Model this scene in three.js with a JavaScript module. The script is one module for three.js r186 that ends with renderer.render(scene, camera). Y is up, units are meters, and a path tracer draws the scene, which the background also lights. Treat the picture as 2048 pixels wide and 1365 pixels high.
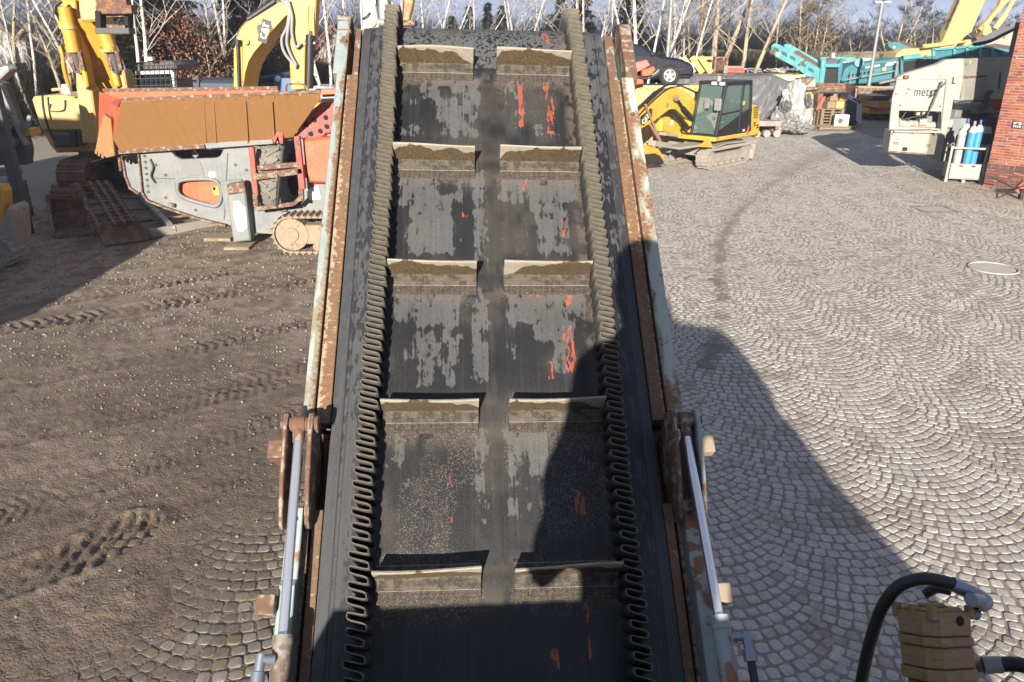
import * as THREE from 'three';
import { RoundedBoxGeometry } from 'three/addons/geometries/RoundedBoxGeometry.js';
import { MarchingCubes } from 'three/addons/objects/MarchingCubes.js';
import { mergeGeometries } from 'three/addons/utils/BufferGeometryUtils.js';

// ------------------------------------------------------------------ camera, sky, sun, exposure
const scene = new THREE.Scene();
const DEG = Math.PI / 180, F = 1530, CX = 1024, CY = 682.5, EYE = 4.2, PITCH = 21.64 * DEG;
const camera = new THREE.PerspectiveCamera(2 * Math.atan(682.5 / F) / DEG, 2048 / 1365, 0.02, 1500);
camera.position.set(0, EYE, 0);
camera.rotation.x = -PITCH;
camera.focus = 4; camera.userData.fStop = 9;
const renderer = new THREE.WebGLRenderer({ antialias: true });
renderer.toneMapping = THREE.LinearToneMapping;
renderer.toneMappingExposure = 2.7;
renderer.shadowMap.enabled = true;
const SUN_EL = 16.5 * DEG, SUN_AZ = 8.5 * DEG;               // light travels away from the camera, a little to the right
const L = new THREE.Vector3(Math.sin(SUN_AZ) * Math.cos(SUN_EL), -Math.sin(SUN_EL), -Math.cos(SUN_AZ) * Math.cos(SUN_EL));
scene.fog = new THREE.FogExp2(new THREE.Color().setRGB(0.66, 0.72, 0.84), 0.0006);
const sun = new THREE.DirectionalLight(new THREE.Color().setRGB(1, 0.91, 0.78), 5);
sun.position.copy(L).multiplyScalar(-80); sun.target.position.set(0, 0, -20);
sun.position.add(sun.target.position);
sun.castShadow = true;
Object.assign(sun.shadow.camera, { left: -60, right: 60, top: 60, bottom: -60, near: 1, far: 220 });
sun.shadow.mapSize.set(4096, 4096);
scene.add(sun, sun.target);

// ------------------------------------------------------------------ noise
function rng(seed) { let a = seed >>> 0; return () => { a = (a + 0x6d2b79f5) | 0; let t = Math.imul(a ^ (a >>> 15), 1 | a); t = (t + Math.imul(t ^ (t >>> 7), 61 | t)) ^ t; return ((t ^ (t >>> 14)) >>> 0) / 4294967296; }; }
const LAT = new Float32Array(65536); { const r = rng(77); for (let i = 0; i < 65536; i++) LAT[i] = r(); }
function vn(x, y, per = 256, s = 0) {                         // tileable value noise
  let x0 = Math.floor(x), y0 = Math.floor(y); const fx = x - x0, fy = y - y0, u = fx * fx * (3 - 2 * fx), v = fy * fy * (3 - 2 * fy);
  const ax = ((x0 % per) + per) % per, bx_ = (ax + 1) % per, ay = ((y0 % per) + per) % per, by = (ay + 1) % per, k = s * 7919;
  const q = (i, j) => LAT[(i + j * 256 + k + (j * 31 ^ s * 17)) & 65535];
  const a = q(ax, ay), b = q(bx_, ay), c = q(ax, by), d = q(bx_, by);
  return a + (b - a) * u + (c - a) * v + (a - b - c + d) * u * v;
}
function fbm(x, y, oct = 4, per = 256, s = 0) { let t = 0, a = 0.5, n = 0; for (let i = 0; i < oct; i++) { t += a * vn(x, y, per, s + i); n += a; a *= 0.5; x *= 2; y *= 2; per = Math.min(256, per * 2); } return t / n; }
const sst = (a, b, x) => { const t = Math.min(1, Math.max(0, (x - a) / (b - a))); return t * t * (3 - 2 * t); };
const mix = (a, b, t) => a + (b - a) * t;
const mix3 = (a, b, t) => [mix(a[0], b[0], t), mix(a[1], b[1], t), mix(a[2], b[2], t)];

// sky: pale blue winter sky with soft grey-lavender cloud
{
  const W = 1024, Hh = 512, d = new Float32Array(W * Hh * 4);
  for (let j = 0; j < Hh; j++) for (let i = 0; i < W; i++) {
    const el = (j + 0.5) / Hh * Math.PI - Math.PI / 2, az = i / W * Math.PI * 2, e = Math.max(0, el);
    const zen = Math.pow(Math.sin(e), 0.5);
    let c = mix3([0.2, 0.232, 0.315], [0.068, 0.092, 0.15], zen);
    const stretch = 1 / (0.12 + e);
    const n = fbm((i / W) * 24, 3 + stretch * 1.6, 5, 24, 3), n2 = fbm((i / W) * 48, 9 + stretch * 4, 4, 48, 11);
    const cl = sst(0.42, 0.68, n * 0.72 + n2 * 0.28);
    const lit = 0.5 + 0.5 * n2;
    const cc = mix3([0.135, 0.152, 0.215], [0.25, 0.268, 0.325], lit * sst(0.35, 0.75, n2));
    c = mix3(c, cc, cl * 0.85);
    if (el < 0) c = mix3(c, [0.12, 0.115, 0.11], sst(0, -0.12, el));
    const k = (j * W + i) * 4; d[k] = c[0]; d[k + 1] = c[1]; d[k + 2] = c[2]; d[k + 3] = 1;
  }
  const t = new THREE.DataTexture(d, W, Hh, THREE.RGBAFormat, THREE.FloatType);
  t.mapping = THREE.EquirectangularReflectionMapping; t.magFilter = t.minFilter = THREE.LinearFilter; t.wrapS = THREE.RepeatWrapping; t.needsUpdate = true;
  scene.background = t; scene.environment = t;
}

// ------------------------------------------------------------------ placing
const V3 = (x, y, z) => new THREE.Vector3(x, y, z), V2 = (x, y) => new THREE.Vector2(x, y);
const EYEP = V3(0, EYE, 0);
function ray(px, py) { return V3((px - CX) / F, (CY - py) / F, -1).applyAxisAngle(V3(1, 0, 0), -PITCH); }
function G(px, py, y = 0) { const d = ray(px, py); return EYEP.clone().addScaledVector(d, (y - EYE) / d.y); }     // where a sight line meets the level y
function A(px, py, R) { const d = ray(px, py); return EYEP.clone().addScaledVector(d, -R / d.z); }                // a point at R metres ahead
function proj(p) { const q = p.clone().sub(EYEP).applyAxisAngle(V3(1, 0, 0), PITCH); return [CX - F * q.x / q.z, CY + F * q.y / q.z, -q.z]; }
const taken = {};
function numbered(n) { const k = taken[n] = (taken[n] ?? -1) + 1; return k ? n + '_' + String(k).padStart(3, '0') : n; }
function tag(o, label, category, group, kind) { o.userData.label = label; if (category) o.userData.category = category; if (group) o.userData.group = group; if (kind) o.userData.kind = kind; return o; }
function thing(name, label, category, p = [0, 0, 0], yaw = 0, group) {
  const o = new THREE.Group(); o.name = numbered(name); scene.add(o);
  if (p.isVector3) o.position.copy(p); else o.position.set(...p);
  o.rotation.y = yaw; tag(o, label, category, group);
  o.pk = (px, py, z = 0) => {                                  // sight line -> local x, y on the thing's own upright plane at depth z
    const ca = Math.cos(o.rotation.y), sa = Math.sin(o.rotation.y), n = V3(sa, 0, ca), d = ray(px, py), p0 = o.position.clone().addScaledVector(n, z);
    const t = p0.clone().sub(EYEP).dot(n) / d.dot(n), q = EYEP.clone().addScaledVector(d, t).sub(o.position);
    return V2(q.x * ca - q.z * sa, q.y);
  };
  o.P = (px, py, z = 0) => { const q = o.pk(px, py, z); return V3(q.x, q.y, z); };
  o.poly = (list, z = 0) => list.map(([a, b]) => o.pk(a, b, z));
  return o;
}
function setting(name, o) { o.name = name; o.userData.kind = 'structure'; if (!o.parent) scene.add(o); return o; }

// ------------------------------------------------------------------ geometry
function flat(g) { const n = g.index ? g.toNonIndexed() : g; for (const k of Object.keys(n.attributes)) if (!['position', 'normal', 'uv', 'color'].includes(k)) n.deleteAttribute(k); return n; }
function boxUV(g) {
  const p = g.attributes.position.array, uv = new Float32Array(p.length / 3 * 2), a = V3(), b = V3(), c = V3();
  for (let i = 0; i < p.length; i += 9) {
    a.fromArray(p, i); b.fromArray(p, i + 3).sub(a); c.fromArray(p, i + 6).sub(a); b.cross(c);
    const x = Math.abs(b.x), y = Math.abs(b.y), z = Math.abs(b.z), m = z >= x && z >= y ? 2 : y >= x ? 1 : 0;
    for (let k = 0; k < 3; k++) { const q = i + k * 3, w = (i / 3 + k) * 2; uv[w] = m === 0 ? p[q + 2] + p[q] * 0.3 : p[q] + p[q + 2] * 0.13; uv[w + 1] = m === 1 ? p[q + 2] : p[q + 1]; }
  }
  g.setAttribute('uv', new THREE.BufferAttribute(uv, 2)); return g;
}
function merge(list) {
  const f = list.flat(3).filter(Boolean).map(flat), col = f.some((g) => g.attributes.color);
  for (const g of f) { if (!g.attributes.normal) g.computeVertexNormals(); g.deleteAttribute('uv'); if (col && !g.attributes.color) g.setAttribute('color', new THREE.BufferAttribute(new Float32Array(g.attributes.position.array.length).fill(1), 3)); }
  return f.length === 1 ? f[0] : mergeGeometries(f);
}
function mesh(name, list, mat, parent, keepUV) {
  const g = keepUV ? list : boxUV(merge([list]));
  const m = new THREE.Mesh(g, mat); m.castShadow = m.receiveShadow = true;
  m.name = parent ? name : numbered(name); (parent ?? scene).add(m); return m;
}
function bx(x0, x1, y0, y1, z0, z1, r) {
  const w = Math.abs(x1 - x0), h = Math.abs(y1 - y0), d = Math.abs(z1 - z0), m = Math.min(w, h, d);
  const g = new RoundedBoxGeometry(w, h, d, 1, Math.min(r ?? 0.012, m * 0.3)); g.translate((x0 + x1) / 2, (y0 + y1) / 2, (z0 + z1) / 2); return g;
}
function ex(pts, z0, z1, bev = 0.008, holes = []) {            // outline on the local xy plane, given thickness along z
  const sh = new THREE.Shape(pts.map((p) => V2(p.x ?? p[0], p.y ?? p[1])));
  for (const h of holes) sh.holes.push(new THREE.Path(h.map((p) => V2(p.x ?? p[0], p.y ?? p[1]))));
  const d = Math.abs(z1 - z0), b = Math.min(bev, d * 0.3);
  const g = new THREE.ExtrudeGeometry(sh, { depth: d - 2 * b, bevelEnabled: b > 0, bevelThickness: b, bevelSize: b, bevelOffset: -b, bevelSegments: 1, curveSegments: 10 });
  g.translate(0, 0, Math.min(z0, z1) + b); return g;
}
function cy(a, b, r0, r1 = r0, seg = 14) {
  const d = b.clone().sub(a), g = new THREE.CylinderGeometry(r1, r0, d.length(), seg); g.translate(0, d.length() / 2, 0);
  g.applyQuaternion(new THREE.Quaternion().setFromUnitVectors(V3(0, 1, 0), d.normalize())); g.translate(a.x, a.y, a.z); return g;
}
function tb(pts, r, seg = 24, rad = 7) { return new THREE.TubeGeometry(new THREE.CatmullRomCurve3(pts), seg, r, rad, false); }
function bar(a, b, w, h, up = V3(0, 0, 1)) {                   // rectangular bar from a to b
  const d = b.clone().sub(a), l = d.length(), g = new RoundedBoxGeometry(w, l, h, 1, Math.min(w, h) * 0.12), y = d.normalize(), x = V3().crossVectors(y, up).normalize(), z = V3().crossVectors(x, y);
  g.translate(0, l / 2, 0); g.applyMatrix4(new THREE.Matrix4().makeBasis(x, y, z)); g.translate(a.x, a.y, a.z); return g;
}
function plate(pts, th) {                                      // flat plate through 3-D corner points, th thick (behind the face)
  const o = pts[0], x = pts[1].clone().sub(o).normalize(), n = V3();
  for (let i = 0; i < pts.length; i++) { const a = pts[i], b = pts[(i + 1) % pts.length]; n.x += (a.y - b.y) * (a.z + b.z); n.y += (a.z - b.z) * (a.x + b.x); n.z += (a.x - b.x) * (a.y + b.y); }
  n.normalize(); const y = V3().crossVectors(n, x).normalize(); x.crossVectors(y, n);
  const g = ex(pts.map((p) => { const q = p.clone().sub(o); return V2(q.dot(x), q.dot(y)); }), -th, 0, Math.min(0.006, th * 0.2));
  g.applyMatrix4(new THREE.Matrix4().makeBasis(x, y, n)); g.translate(o.x, o.y, o.z); return g;
}
function move(g, x, y, z, ry = 0, rx = 0, rz = 0) { if (rx) g.rotateX(rx); if (rz) g.rotateZ(rz); if (ry) g.rotateY(ry); g.translate(x, y, z); return g; }
function paintGeo(g, c) { const n = g.attributes.position.count, a = new Float32Array(n * 3); for (let i = 0; i < n; i++) a.set(c, i * 3); g.setAttribute('color', new THREE.BufferAttribute(a, 3)); return g; }

// ------------------------------------------------------------------ materials
const enc = (v) => { v = Math.min(1, Math.max(0, v)); return 255 * (v < 0.0031308 ? v * 12.92 : 1.055 * Math.pow(v, 1 / 2.4) - 0.055); };
function tex(w, h, fn, srgb = true, rep) {                     // fn(u, v) -> [r, g, b] linear
  const d = new Uint8Array(w * h * 4);
  for (let j = 0; j < h; j++) for (let i = 0; i < w; i++) { const c = fn((i + 0.5) / w, (j + 0.5) / h), k = (j * w + i) * 4; for (let q = 0; q < 3; q++) d[k + q] = srgb ? enc(c[q]) : Math.min(255, Math.max(0, c[q] * 255)); d[k + 3] = 255; }
  const t = new THREE.DataTexture(d, w, h); t.magFilter = THREE.LinearFilter; t.minFilter = THREE.LinearMipmapLinearFilter; t.generateMipmaps = true;
  t.wrapS = t.wrapT = THREE.RepeatWrapping; if (srgb) t.colorSpace = THREE.SRGBColorSpace; if (rep) t.repeat.set(rep, rep); t.needsUpdate = true; return t;
}
const grain = tex(256, 256, (u, v) => { const n = fbm(u * 16, v * 16, 5, 16, 5); return [n, n, n]; }, false);
const pit = tex(256, 256, (u, v) => { const n = fbm(u * 32, v * 32, 3, 32, 8), m = fbm(u * 6, v * 6, 3, 6, 2), q = 0.6 * sst(0.3, 0.6, n) + 0.4 * m; return [q, q, q]; }, false);
function rep(t, r) { const c = t.clone(); c.repeat.set(r, r); return c; }
const grain1 = rep(grain, 1.3), pit2 = rep(pit, 2.2), pit6 = rep(pit, 6);
let mseed = 1;
function paint(c, { rust = 0.1, rc = [0.16, 0.065, 0.025], dirt = 0.25, dc = [0.2, 0.165, 0.13], streak = 0.3, rough = 0.55, metal = 0, size = 1.6, bump = 0.002, px = 512 } = {}) {
  const s = mseed++ * 13;
  const map = tex(px, px, (u, v) => {
    const a = fbm(u * 5, v * 5, 5, 5, s), b = fbm(u * 24, v * 24, 3, 24, s + 7), e = fbm(u * 40, v * 3, 3, 3, s + 3), st = fbm(u * 30, v * 2, 2, 2, s + 9);
    let k = c.map((x) => x * (0.86 + 0.28 * a + 0.1 * (b - 0.5) + streak * 0.35 * (st - 0.5)));
    k = mix3(k, dc, dirt * sst(0.35, 0.8, a * 0.6 + e * 0.4));
    const r = a * 0.62 + b * 0.38, th = 0.76 - rust * 0.52;
    const rr = rc.map((x) => x * (0.6 + 0.9 * b));
    k = mix3(k, rr, sst(th, th + 0.035, r) * 0.95);
    k = mix3(k, rr, rust * 0.55 * sst(th - 0.12, th, r));
    return k;
  });
  map.repeat.set(1 / size, 1 / size);
  return new THREE.MeshStandardMaterial({ map, roughness: rough, metalness: metal, bumpMap: grain1, bumpScale: bump });
}
const plain = (c, rough = 0.6, metal = 0, o = {}) => new THREE.MeshStandardMaterial({ color: new THREE.Color().setRGB(...c), roughness: rough, metalness: metal, ...o });
const M = {
  bluegrey: paint([0.24, 0.29, 0.30], { rust: 0.34, dirt: 0.3, dc: [0.3, 0.3, 0.22], size: 0.9 }),
  rust: paint([0.115, 0.06, 0.038], { rust: 0.34, rc: [0.19, 0.165, 0.13], dirt: 0.35, dc: [0.07, 0.038, 0.024], size: 0.35, rough: 0.9, bump: 0.003 }),
  rustDark: paint([0.09, 0.045, 0.03], { rust: 0.4, rc: [0.17, 0.08, 0.04], dirt: 0.4, dc: [0.1, 0.08, 0.06], size: 0.6, rough: 0.85 }),
  hopperTan: paint([0.235, 0.115, 0.038], { rust: 0.06, rc: [0.22, 0.1, 0.035], dirt: 0.45, dc: [0.17, 0.085, 0.035], streak: 0.45, size: 2.6, rough: 0.75 }),
  orange: paint([0.42, 0.07, 0.016], { rust: 0.14, dirt: 0.35, size: 1.8, rough: 0.5 }),
  red: paint([0.26, 0.034, 0.02], { rust: 0.22, rc: [0.07, 0.03, 0.03], dirt: 0.25, size: 1.2, rough: 0.55 }),
  greySteel: paint([0.125, 0.136, 0.14], { rust: 0.1, dirt: 0.6, dc: [0.2, 0.196, 0.185], streak: 0.9, size: 1.4, rough: 0.6 }),
  greyDark: paint([0.06, 0.062, 0.066], { rust: 0.15, dirt: 0.4, dc: [0.11, 0.1, 0.09], size: 1.5, rough: 0.7 }),
  yellow: paint([0.44, 0.24, 0.025], { rust: 0.08, dirt: 0.3, dc: [0.42, 0.27, 0.1], size: 2.2, rough: 0.5 }),
  yellowTan: paint([0.47, 0.29, 0.1], { rust: 0.05, dirt: 0.3, size: 2.2, rough: 0.55 }),
  yellowPale: paint([0.46, 0.32, 0.11], { rust: 0.07, dirt: 0.3, size: 2.2, rough: 0.5 }),
  yellowCat: paint([0.46, 0.285, 0.03], { rust: 0.04, dirt: 0.22, dc: [0.4, 0.3, 0.12], size: 2, rough: 0.42 }),
  teal: paint([0.014, 0.12, 0.15], { rust: 0.06, dirt: 0.3, dc: [0.15, 0.2, 0.19], size: 2, rough: 0.5 }),
  tealPale: paint([0.04, 0.215, 0.24], { rust: 0.03, dirt: 0.3, dc: [0.2, 0.29, 0.29], size: 2, rough: 0.5 }),
  cream: paint([0.255, 0.247, 0.213], { rust: 0.07, dirt: 0.25, dc: [0.24, 0.22, 0.165], size: 2.2, rough: 0.5 }),
  white: paint([0.42, 0.42, 0.405], { rust: 0.05, dirt: 0.3, size: 2, rough: 0.5 }),
  black: plain([0.013, 0.013, 0.014], 0.45),
  blackMatte: plain([0.012, 0.012, 0.013], 0.85, 0, { bumpMap: pit6, bumpScale: 0.002 }),
  void: plain([0.008, 0.008, 0.009], 0.9),
  chrome: plain([0.68, 0.69, 0.72], 0.22, 0.85),
  galv: paint([0.2, 0.207, 0.207], { rust: 0.08, dirt: 0.35, size: 1.4, rough: 0.5, metal: 0.2 }),
  fitting: plain([0.22, 0.25, 0.3], 0.4, 0.65),
  hose: plain([0.012, 0.0125, 0.014], 0.5, 0, { bumpMap: pit6, bumpScale: 0.0006 }),
  dustTrack: paint([0.22, 0.2, 0.175], { rust: 0.22, rc: [0.17, 0.12, 0.1], dirt: 0.5, dc: [0.33, 0.3, 0.26], size: 1.1, rough: 0.95, bump: 0.006 }),
  sandTrack: paint([0.22, 0.175, 0.125], { rust: 0.25, rc: [0.14, 0.1, 0.07], dirt: 0.4, dc: [0.28, 0.235, 0.17], size: 1, rough: 0.95, bump: 0.006 }),
  brownTrack: paint([0.11, 0.06, 0.042], { rust: 0.3, rc: [0.17, 0.09, 0.06], dirt: 0.3, dc: [0.1, 0.07, 0.05], size: 1, rough: 0.9 }),
  glass: new THREE.MeshPhysicalMaterial({ color: new THREE.Color().setRGB(0.36, 0.5, 0.47), roughness: 0.04, transmission: 0.85, thickness: 0, ior: 1.5 }),
  darkGlass: plain([0.012, 0.02, 0.028], 0.05),
  tyre: plain([0.028, 0.027, 0.025], 0.85, 0, { bumpMap: pit2, bumpScale: 0.004 }),
  wood: paint([0.2, 0.14, 0.09], { rust: 0.25, rc: [0.11, 0.07, 0.045], dirt: 0.4, size: 0.9, rough: 0.9 }),
  paper: plain([0.62, 0.62, 0.6], 0.85),
  concrete: paint([0.3, 0.29, 0.27], { rust: 0.2, rc: [0.2, 0.19, 0.17], dirt: 0.4, size: 3, rough: 0.95 }),
};
function canvasTex(w, h, draw) { const c = document.createElement('canvas'); c.width = w; c.height = h; const x = c.getContext('2d'); draw(x, w, h); const t = new THREE.CanvasTexture(c); t.colorSpace = THREE.SRGBColorSpace; return t; }
function decal(name, parent, c, w, h, draw, { rz = 0, ry = 0, rx = 0, px = 512, rough = 0.5, th = 0.004 } = {}) {   // a printed plate or sticker of real size
  const t = canvasTex(px, Math.max(16, Math.round(px * h / w)), draw);
  const g = new THREE.BoxGeometry(w, h, th), m = new THREE.Mesh(g, [0, 1, 2, 3, 4, 5].map((i) => i === 4 ? new THREE.MeshStandardMaterial({ map: t, roughness: rough }) : M.paper));
  m.name = name; m.position.copy(c); m.rotation.set(rx, ry, rz, 'YXZ'); m.castShadow = m.receiveShadow = true; parent.add(m); return m;
}
// ------------------------------------------------------------------ conveyor frame: u across, v up the belt, w off the belt
const camV = (x, y, z) => V3(x, y, -z).applyAxisAngle(V3(1, 0, 0), -PITCH);
const BU = camV(0.99772, 0.00338, 0.06739).normalize(), BV = camV(-0.03443, 0.88448, 0.4653).normalize(), BW = V3().crossVectors(BU, BV).normalize();
BV.crossVectors(BW, BU).normalize();
const HC = 0.11, BO = EYEP.clone().add(camV(-0.0696, 0.2722, 2.536)).addScaledVector(BW, -HC);
function B(px, py, w = 0) { const d = ray(px, py), p0 = BO.clone().addScaledVector(BW, w), t = p0.clone().sub(EYEP).dot(BW) / d.dot(BW), q = EYEP.clone().addScaledVector(d, t).sub(BO); return V3(q.dot(BU), q.dot(BV), w); }
const BWORLD = (u, v, w) => BO.clone().addScaledVector(BU, u).addScaledVector(BV, v).addScaledVector(BW, w);
// ------------------------------------------------------------------ the folding tail conveyor in front of the camera
const conv = new THREE.Group(); conv.name = 'conveyor'; scene.add(conv);
conv.position.copy(BO); conv.quaternion.setFromRotationMatrix(new THREE.Matrix4().makeBasis(BU, BV, BW));
tag(conv, 'steep cleated rubber belt conveyor with corrugated sidewalls and rusty blue grey side rails', 'conveyor');
const VC = 1.16, DR = 0.18, V0 = -2.5;                         // head drum centre and radius, tail of the belt
function beltAt(s, w) {                                        // s along the belt surface, w above it
  if (s <= VC) return [s, w];
  const a = (s - VC) / DR;
  if (a <= Math.PI) return [VC + Math.sin(a) * (DR + w), Math.cos(a) * (DR + w) - DR];
  return [VC - (s - VC - Math.PI * DR), -2 * DR - w];
}
// wear pattern of the belt, in belt metres (s = 0 at the middle cleat)
const TS0 = -1.7, TS1 = 1.7, TU = 0.52;
const quad4 = (x0, y0, x1, y1) => { const a = B(x0, y0), b = B(x1, y1); return [Math.min(a.x, b.x), Math.max(a.x, b.x), Math.min(a.y, b.y), Math.max(a.y, b.y)]; };
const dry = [[845, 152, 905, 195, 0.8], [880, 160, 955, 270, 0.85], [800, 255, 840, 275, 0.6], [1010, 155, 1035, 200, 0.62], [1030, 205, 1045, 230, 0.5], [1065, 250, 1110, 270, 0.5], [820, 200, 870, 240, 0.35],
  [795, 350, 872, 408, 0.95], [825, 395, 900, 503, 0.95], [900, 350, 918, 400, 0.6], [905, 440, 922, 470, 0.5], [1003, 350, 1143, 400, 0.98], [1060, 395, 1128, 436, 0.85], [1078, 440, 1140, 500, 0.95], [950, 345, 969, 520, 0.82],
  [798, 584, 846, 634, 0.95], [836, 583, 914, 646, 0.97], [838, 670, 862, 768, 0.85], [866, 676, 917, 722, 0.8], [892, 640, 908, 765, 0.72], [795, 690, 830, 715, 0.6], [948, 580, 972, 755, 0.86],
  [1020, 584, 1168, 640, 0.98], [1072, 635, 1150, 676, 0.92], [1108, 688, 1130, 750, 0.8], [1020, 690, 1032, 720, 0.5], [793, 880, 806, 940, 0.75], [773, 918, 802, 935, 0.62], [954, 858, 974, 1015, 0.78], [962, 1010, 972, 1060, 0.55],
  [1020, 866, 1090, 944, 0.97], [1018, 970, 1034, 1030, 0.6], [1040, 975, 1062, 1010, 0.45], [815, 930, 830, 975, 0.4]].map(([a, b, c, d, k]) => [...quad4(a, b, c, d), k]);
const redMarks = [[1035, 164, 1047, 252, 1], [1088, 158, 1110, 266, 0.68], [1045, 358, 1053, 378, 0.72], [1118, 436, 1132, 472, 0.72], [1126, 655, 1152, 740, 0.8], [1098, 724, 1112, 756, 0.78], [1150, 985, 1168, 1028, 0.8], [1172, 1210, 1184, 1318, 0.72], [1103, 1300, 1120, 1365, 0.74], [890, 945, 902, 972, 0.55],
  [926, 425, 933, 433, 0.7], [1086, 62, 1096, 82, 0.8], [1130, 583, 1144, 610, 0.62], [1178, 930, 1190, 955, 0.55], [1060, 584, 1075, 592, 0.66], [885, 1030, 905, 1045, 0.6], [1160, 895, 1185, 960, 0.5]].map(([a, b, c, d, k]) => [...quad4(a, b, c, d), k]);
const beltRough = [];
const BW_ = 1024, BH_ = 2048;
const roughData = new Uint8Array(BW_ * BH_ * 4);
const box = (q, u, s, e) => { const dx = Math.max(q[0] - u, u - q[1], 0), dy = Math.max(q[2] - s, s - q[3], 0); const ix = Math.min(u - q[0], q[1] - u, s - q[2], q[3] - s); return ix > 0 ? 1 : Math.max(0, 1 - Math.hypot(dx, dy * 0.7) / e); };
const dots = (() => { const r = rng(5), n = 512, a = new Float32Array(n * n); for (let i = 0; i < 30000; i++) { const x = Math.floor(r() * n), y = Math.floor(r() * n); a[y * n + x] = 0.35 + 0.65 * r() * r(); if (r() < 0.2) a[y * n + ((x + 1) % n)] = 0.6; } return a; })();
const beltMap = tex(BW_, BH_, (tu, tv) => {
  const u = (tu - 0.5) * 2 * TU, s = TS0 + tv * (TS1 - TS0);
  const n1 = fbm(u * 40, s * 26, 4, 256, 3), n2 = fbm(u * 9, s * 6, 4, 256, 31), fine = vn(u * 220, s * 220, 256, 9), str = fbm(u * 160, s * 5, 2, 256, 13);
  let c = [0.006, 0.0062, 0.0072].map((x) => x * (0.6 + 0.6 * n2 + 0.5 * fine));
  let rgh = 0.62 + 0.25 * (n2 - 0.5);
  const au = Math.abs(u);
  if (au < 0.345) {
    let m = 0; for (const q of dry) { if (u < q[0] - 0.03 || u > q[1] + 0.03 || s < q[2] - 0.05 || s > q[3] + 0.05) continue; m = Math.max(m, box(q, u, s, 0.03) * q[4]); }
    const edge2 = fbm(u * 150, s * 60, 3, 256, 71) - 0.5; m = sst(0.42, 0.52, m * 0.6 + (n1 - 0.5) * 0.7 + (str - 0.5) * 0.3 + edge2 * 0.35 + 0.03) * (0.72 + 0.5 * (n2 - 0.3)); m = Math.max(m, 0.1 * sst(0.5, 0.7, str * 0.6 + n2 * 0.4));
    if (s > 1.0) { const sp = sst(0.4, 0.44, vn(u * 150, s * 130, 256, 41) * 0.6 + fbm(u * 60, s * 60, 3, 256, 43) * 0.4); m = Math.max(m, sp * 0.9); }
    c = mix3(c, [0.064, 0.0665, 0.069].map((x) => x * (0.72 + 0.34 * str + 0.24 * fine)), m); rgh = mix(rgh, 0.85, m);
    // dust: brown film by the cleat feet, the sidewall and the seam, and loose pale grit
    const ph = ((s % 0.5) + 0.5) % 0.5, below = Math.exp(-Math.pow((ph - 0.43) / 0.045, 2)), above = Math.exp(-Math.pow((ph - 0.03) / 0.03, 2)) * 0.6, away = 1;
    let dust = Math.max(below, above) * sst(0.35, 0.7, n1 + 0.15) * 0.55;
    dust = Math.max(dust, sst(0.295, 0.335, u) * 0.75 * sst(0.3, 0.6, n1), 0.2 * sst(0.02, 0.0, Math.abs(u - 0.004)) * n2);
    dust = Math.max(dust, 0.28 * sst(0.5, 0.75, n2) * (1 - m));
    c = mix3(c, [0.095, 0.078, 0.06], dust * 0.75 * sst(-1.3, -1.0, s)); rgh = mix(rgh, 0.95, dust);
    const k = dots[(Math.floor(s * 620) & 511) * 512 + (Math.floor(u * 620) & 511)];
    const dens = (0.1 + below * 0.75 + above * 0.6 + 0.3 * sst(0.5, 0.68, n2) + (s < -0.5 ? 0.75 * sst(0.45, 0.6, fbm(u * 5, s * 5, 3, 256, 51)) : 0)) * (0.5 + n1) * sst(-1.22, -1.0, s) * sst(0.012, 0.05, Math.abs(u + 0.0));
    if (k > 0 && k < dens * 0.9) c = mix3(c, [0.26, 0.215, 0.18], 0.55 * (1 - 0.7 * m));
    let r = 0; for (const q of redMarks) { if (u < q[0] - 0.02 || u > q[1] + 0.02 || s < q[2] - 0.04 || s > q[3] + 0.04) continue; r = Math.max(r, box(q, u, s, 0.012) * q[4]); }
    r = sst(0.5, 0.54, r * 0.66 + (fbm(u * 170, s * 38, 3, 256, 17) - 0.5) * 1.15 - 0.02);
    c = mix3(c, [0.3, 0.06, 0.03], r * (0.55 + 0.35 * n1));
  } else {                                                     // skirts outside the sidewalls: wet dark rubber with dried lighter runs
    const lane = sst(0.462, 0.468, au), e = fbm(u * 150, s * 46, 4, 256, 61), left = u < 0;
    const w = left ? sst(0.42, 0.5, e * 0.6 + n1 * 0.4 - 0.12 + 0.2 * sst(-0.48, -0.43, u) * 0 + 0.12 * sst(0.1, -0.9, s) + 0.16 * Math.exp(-Math.pow((u + 0.445) / 0.014, 2))) : sst(0.5, 0.56, e * 0.5 + n1 * 0.5 + 0.2 * sst(0.4, 1.1, s) - 0.06);
    c = mix3(c, [0.055, 0.058, 0.062].map((x) => x * (0.75 + 0.5 * str)), Math.max(w * 0.9, lane * (left ? 0.8 : 0.4)));
    c = mix3(c, [0.035, 0.037, 0.041], left ? 0.45 : 0.12);
    rgh = mix(0.5, 0.8, w);
    const k = dots[(Math.floor(s * 500) & 511) * 512 + (Math.floor(u * 500) & 511)];
    if (k > 0 && k < 0.12) c = mix3(c, [0.3, 0.27, 0.24], 0.7);
    if (Math.abs(au - 0.465) < 0.0022 || Math.abs(au - 0.452) < 0.0015) c = c.map((x) => x * 0.45);
  }
  const i = ((Math.min(BH_ - 1, Math.floor(tv * BH_))) * BW_ + Math.min(BW_ - 1, Math.floor(tu * BW_))) * 4; roughData[i] = roughData[i + 1] = roughData[i + 2] = Math.min(255, Math.max(0, rgh * 255)); roughData[i + 3] = 255;
  return c;
});
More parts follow.
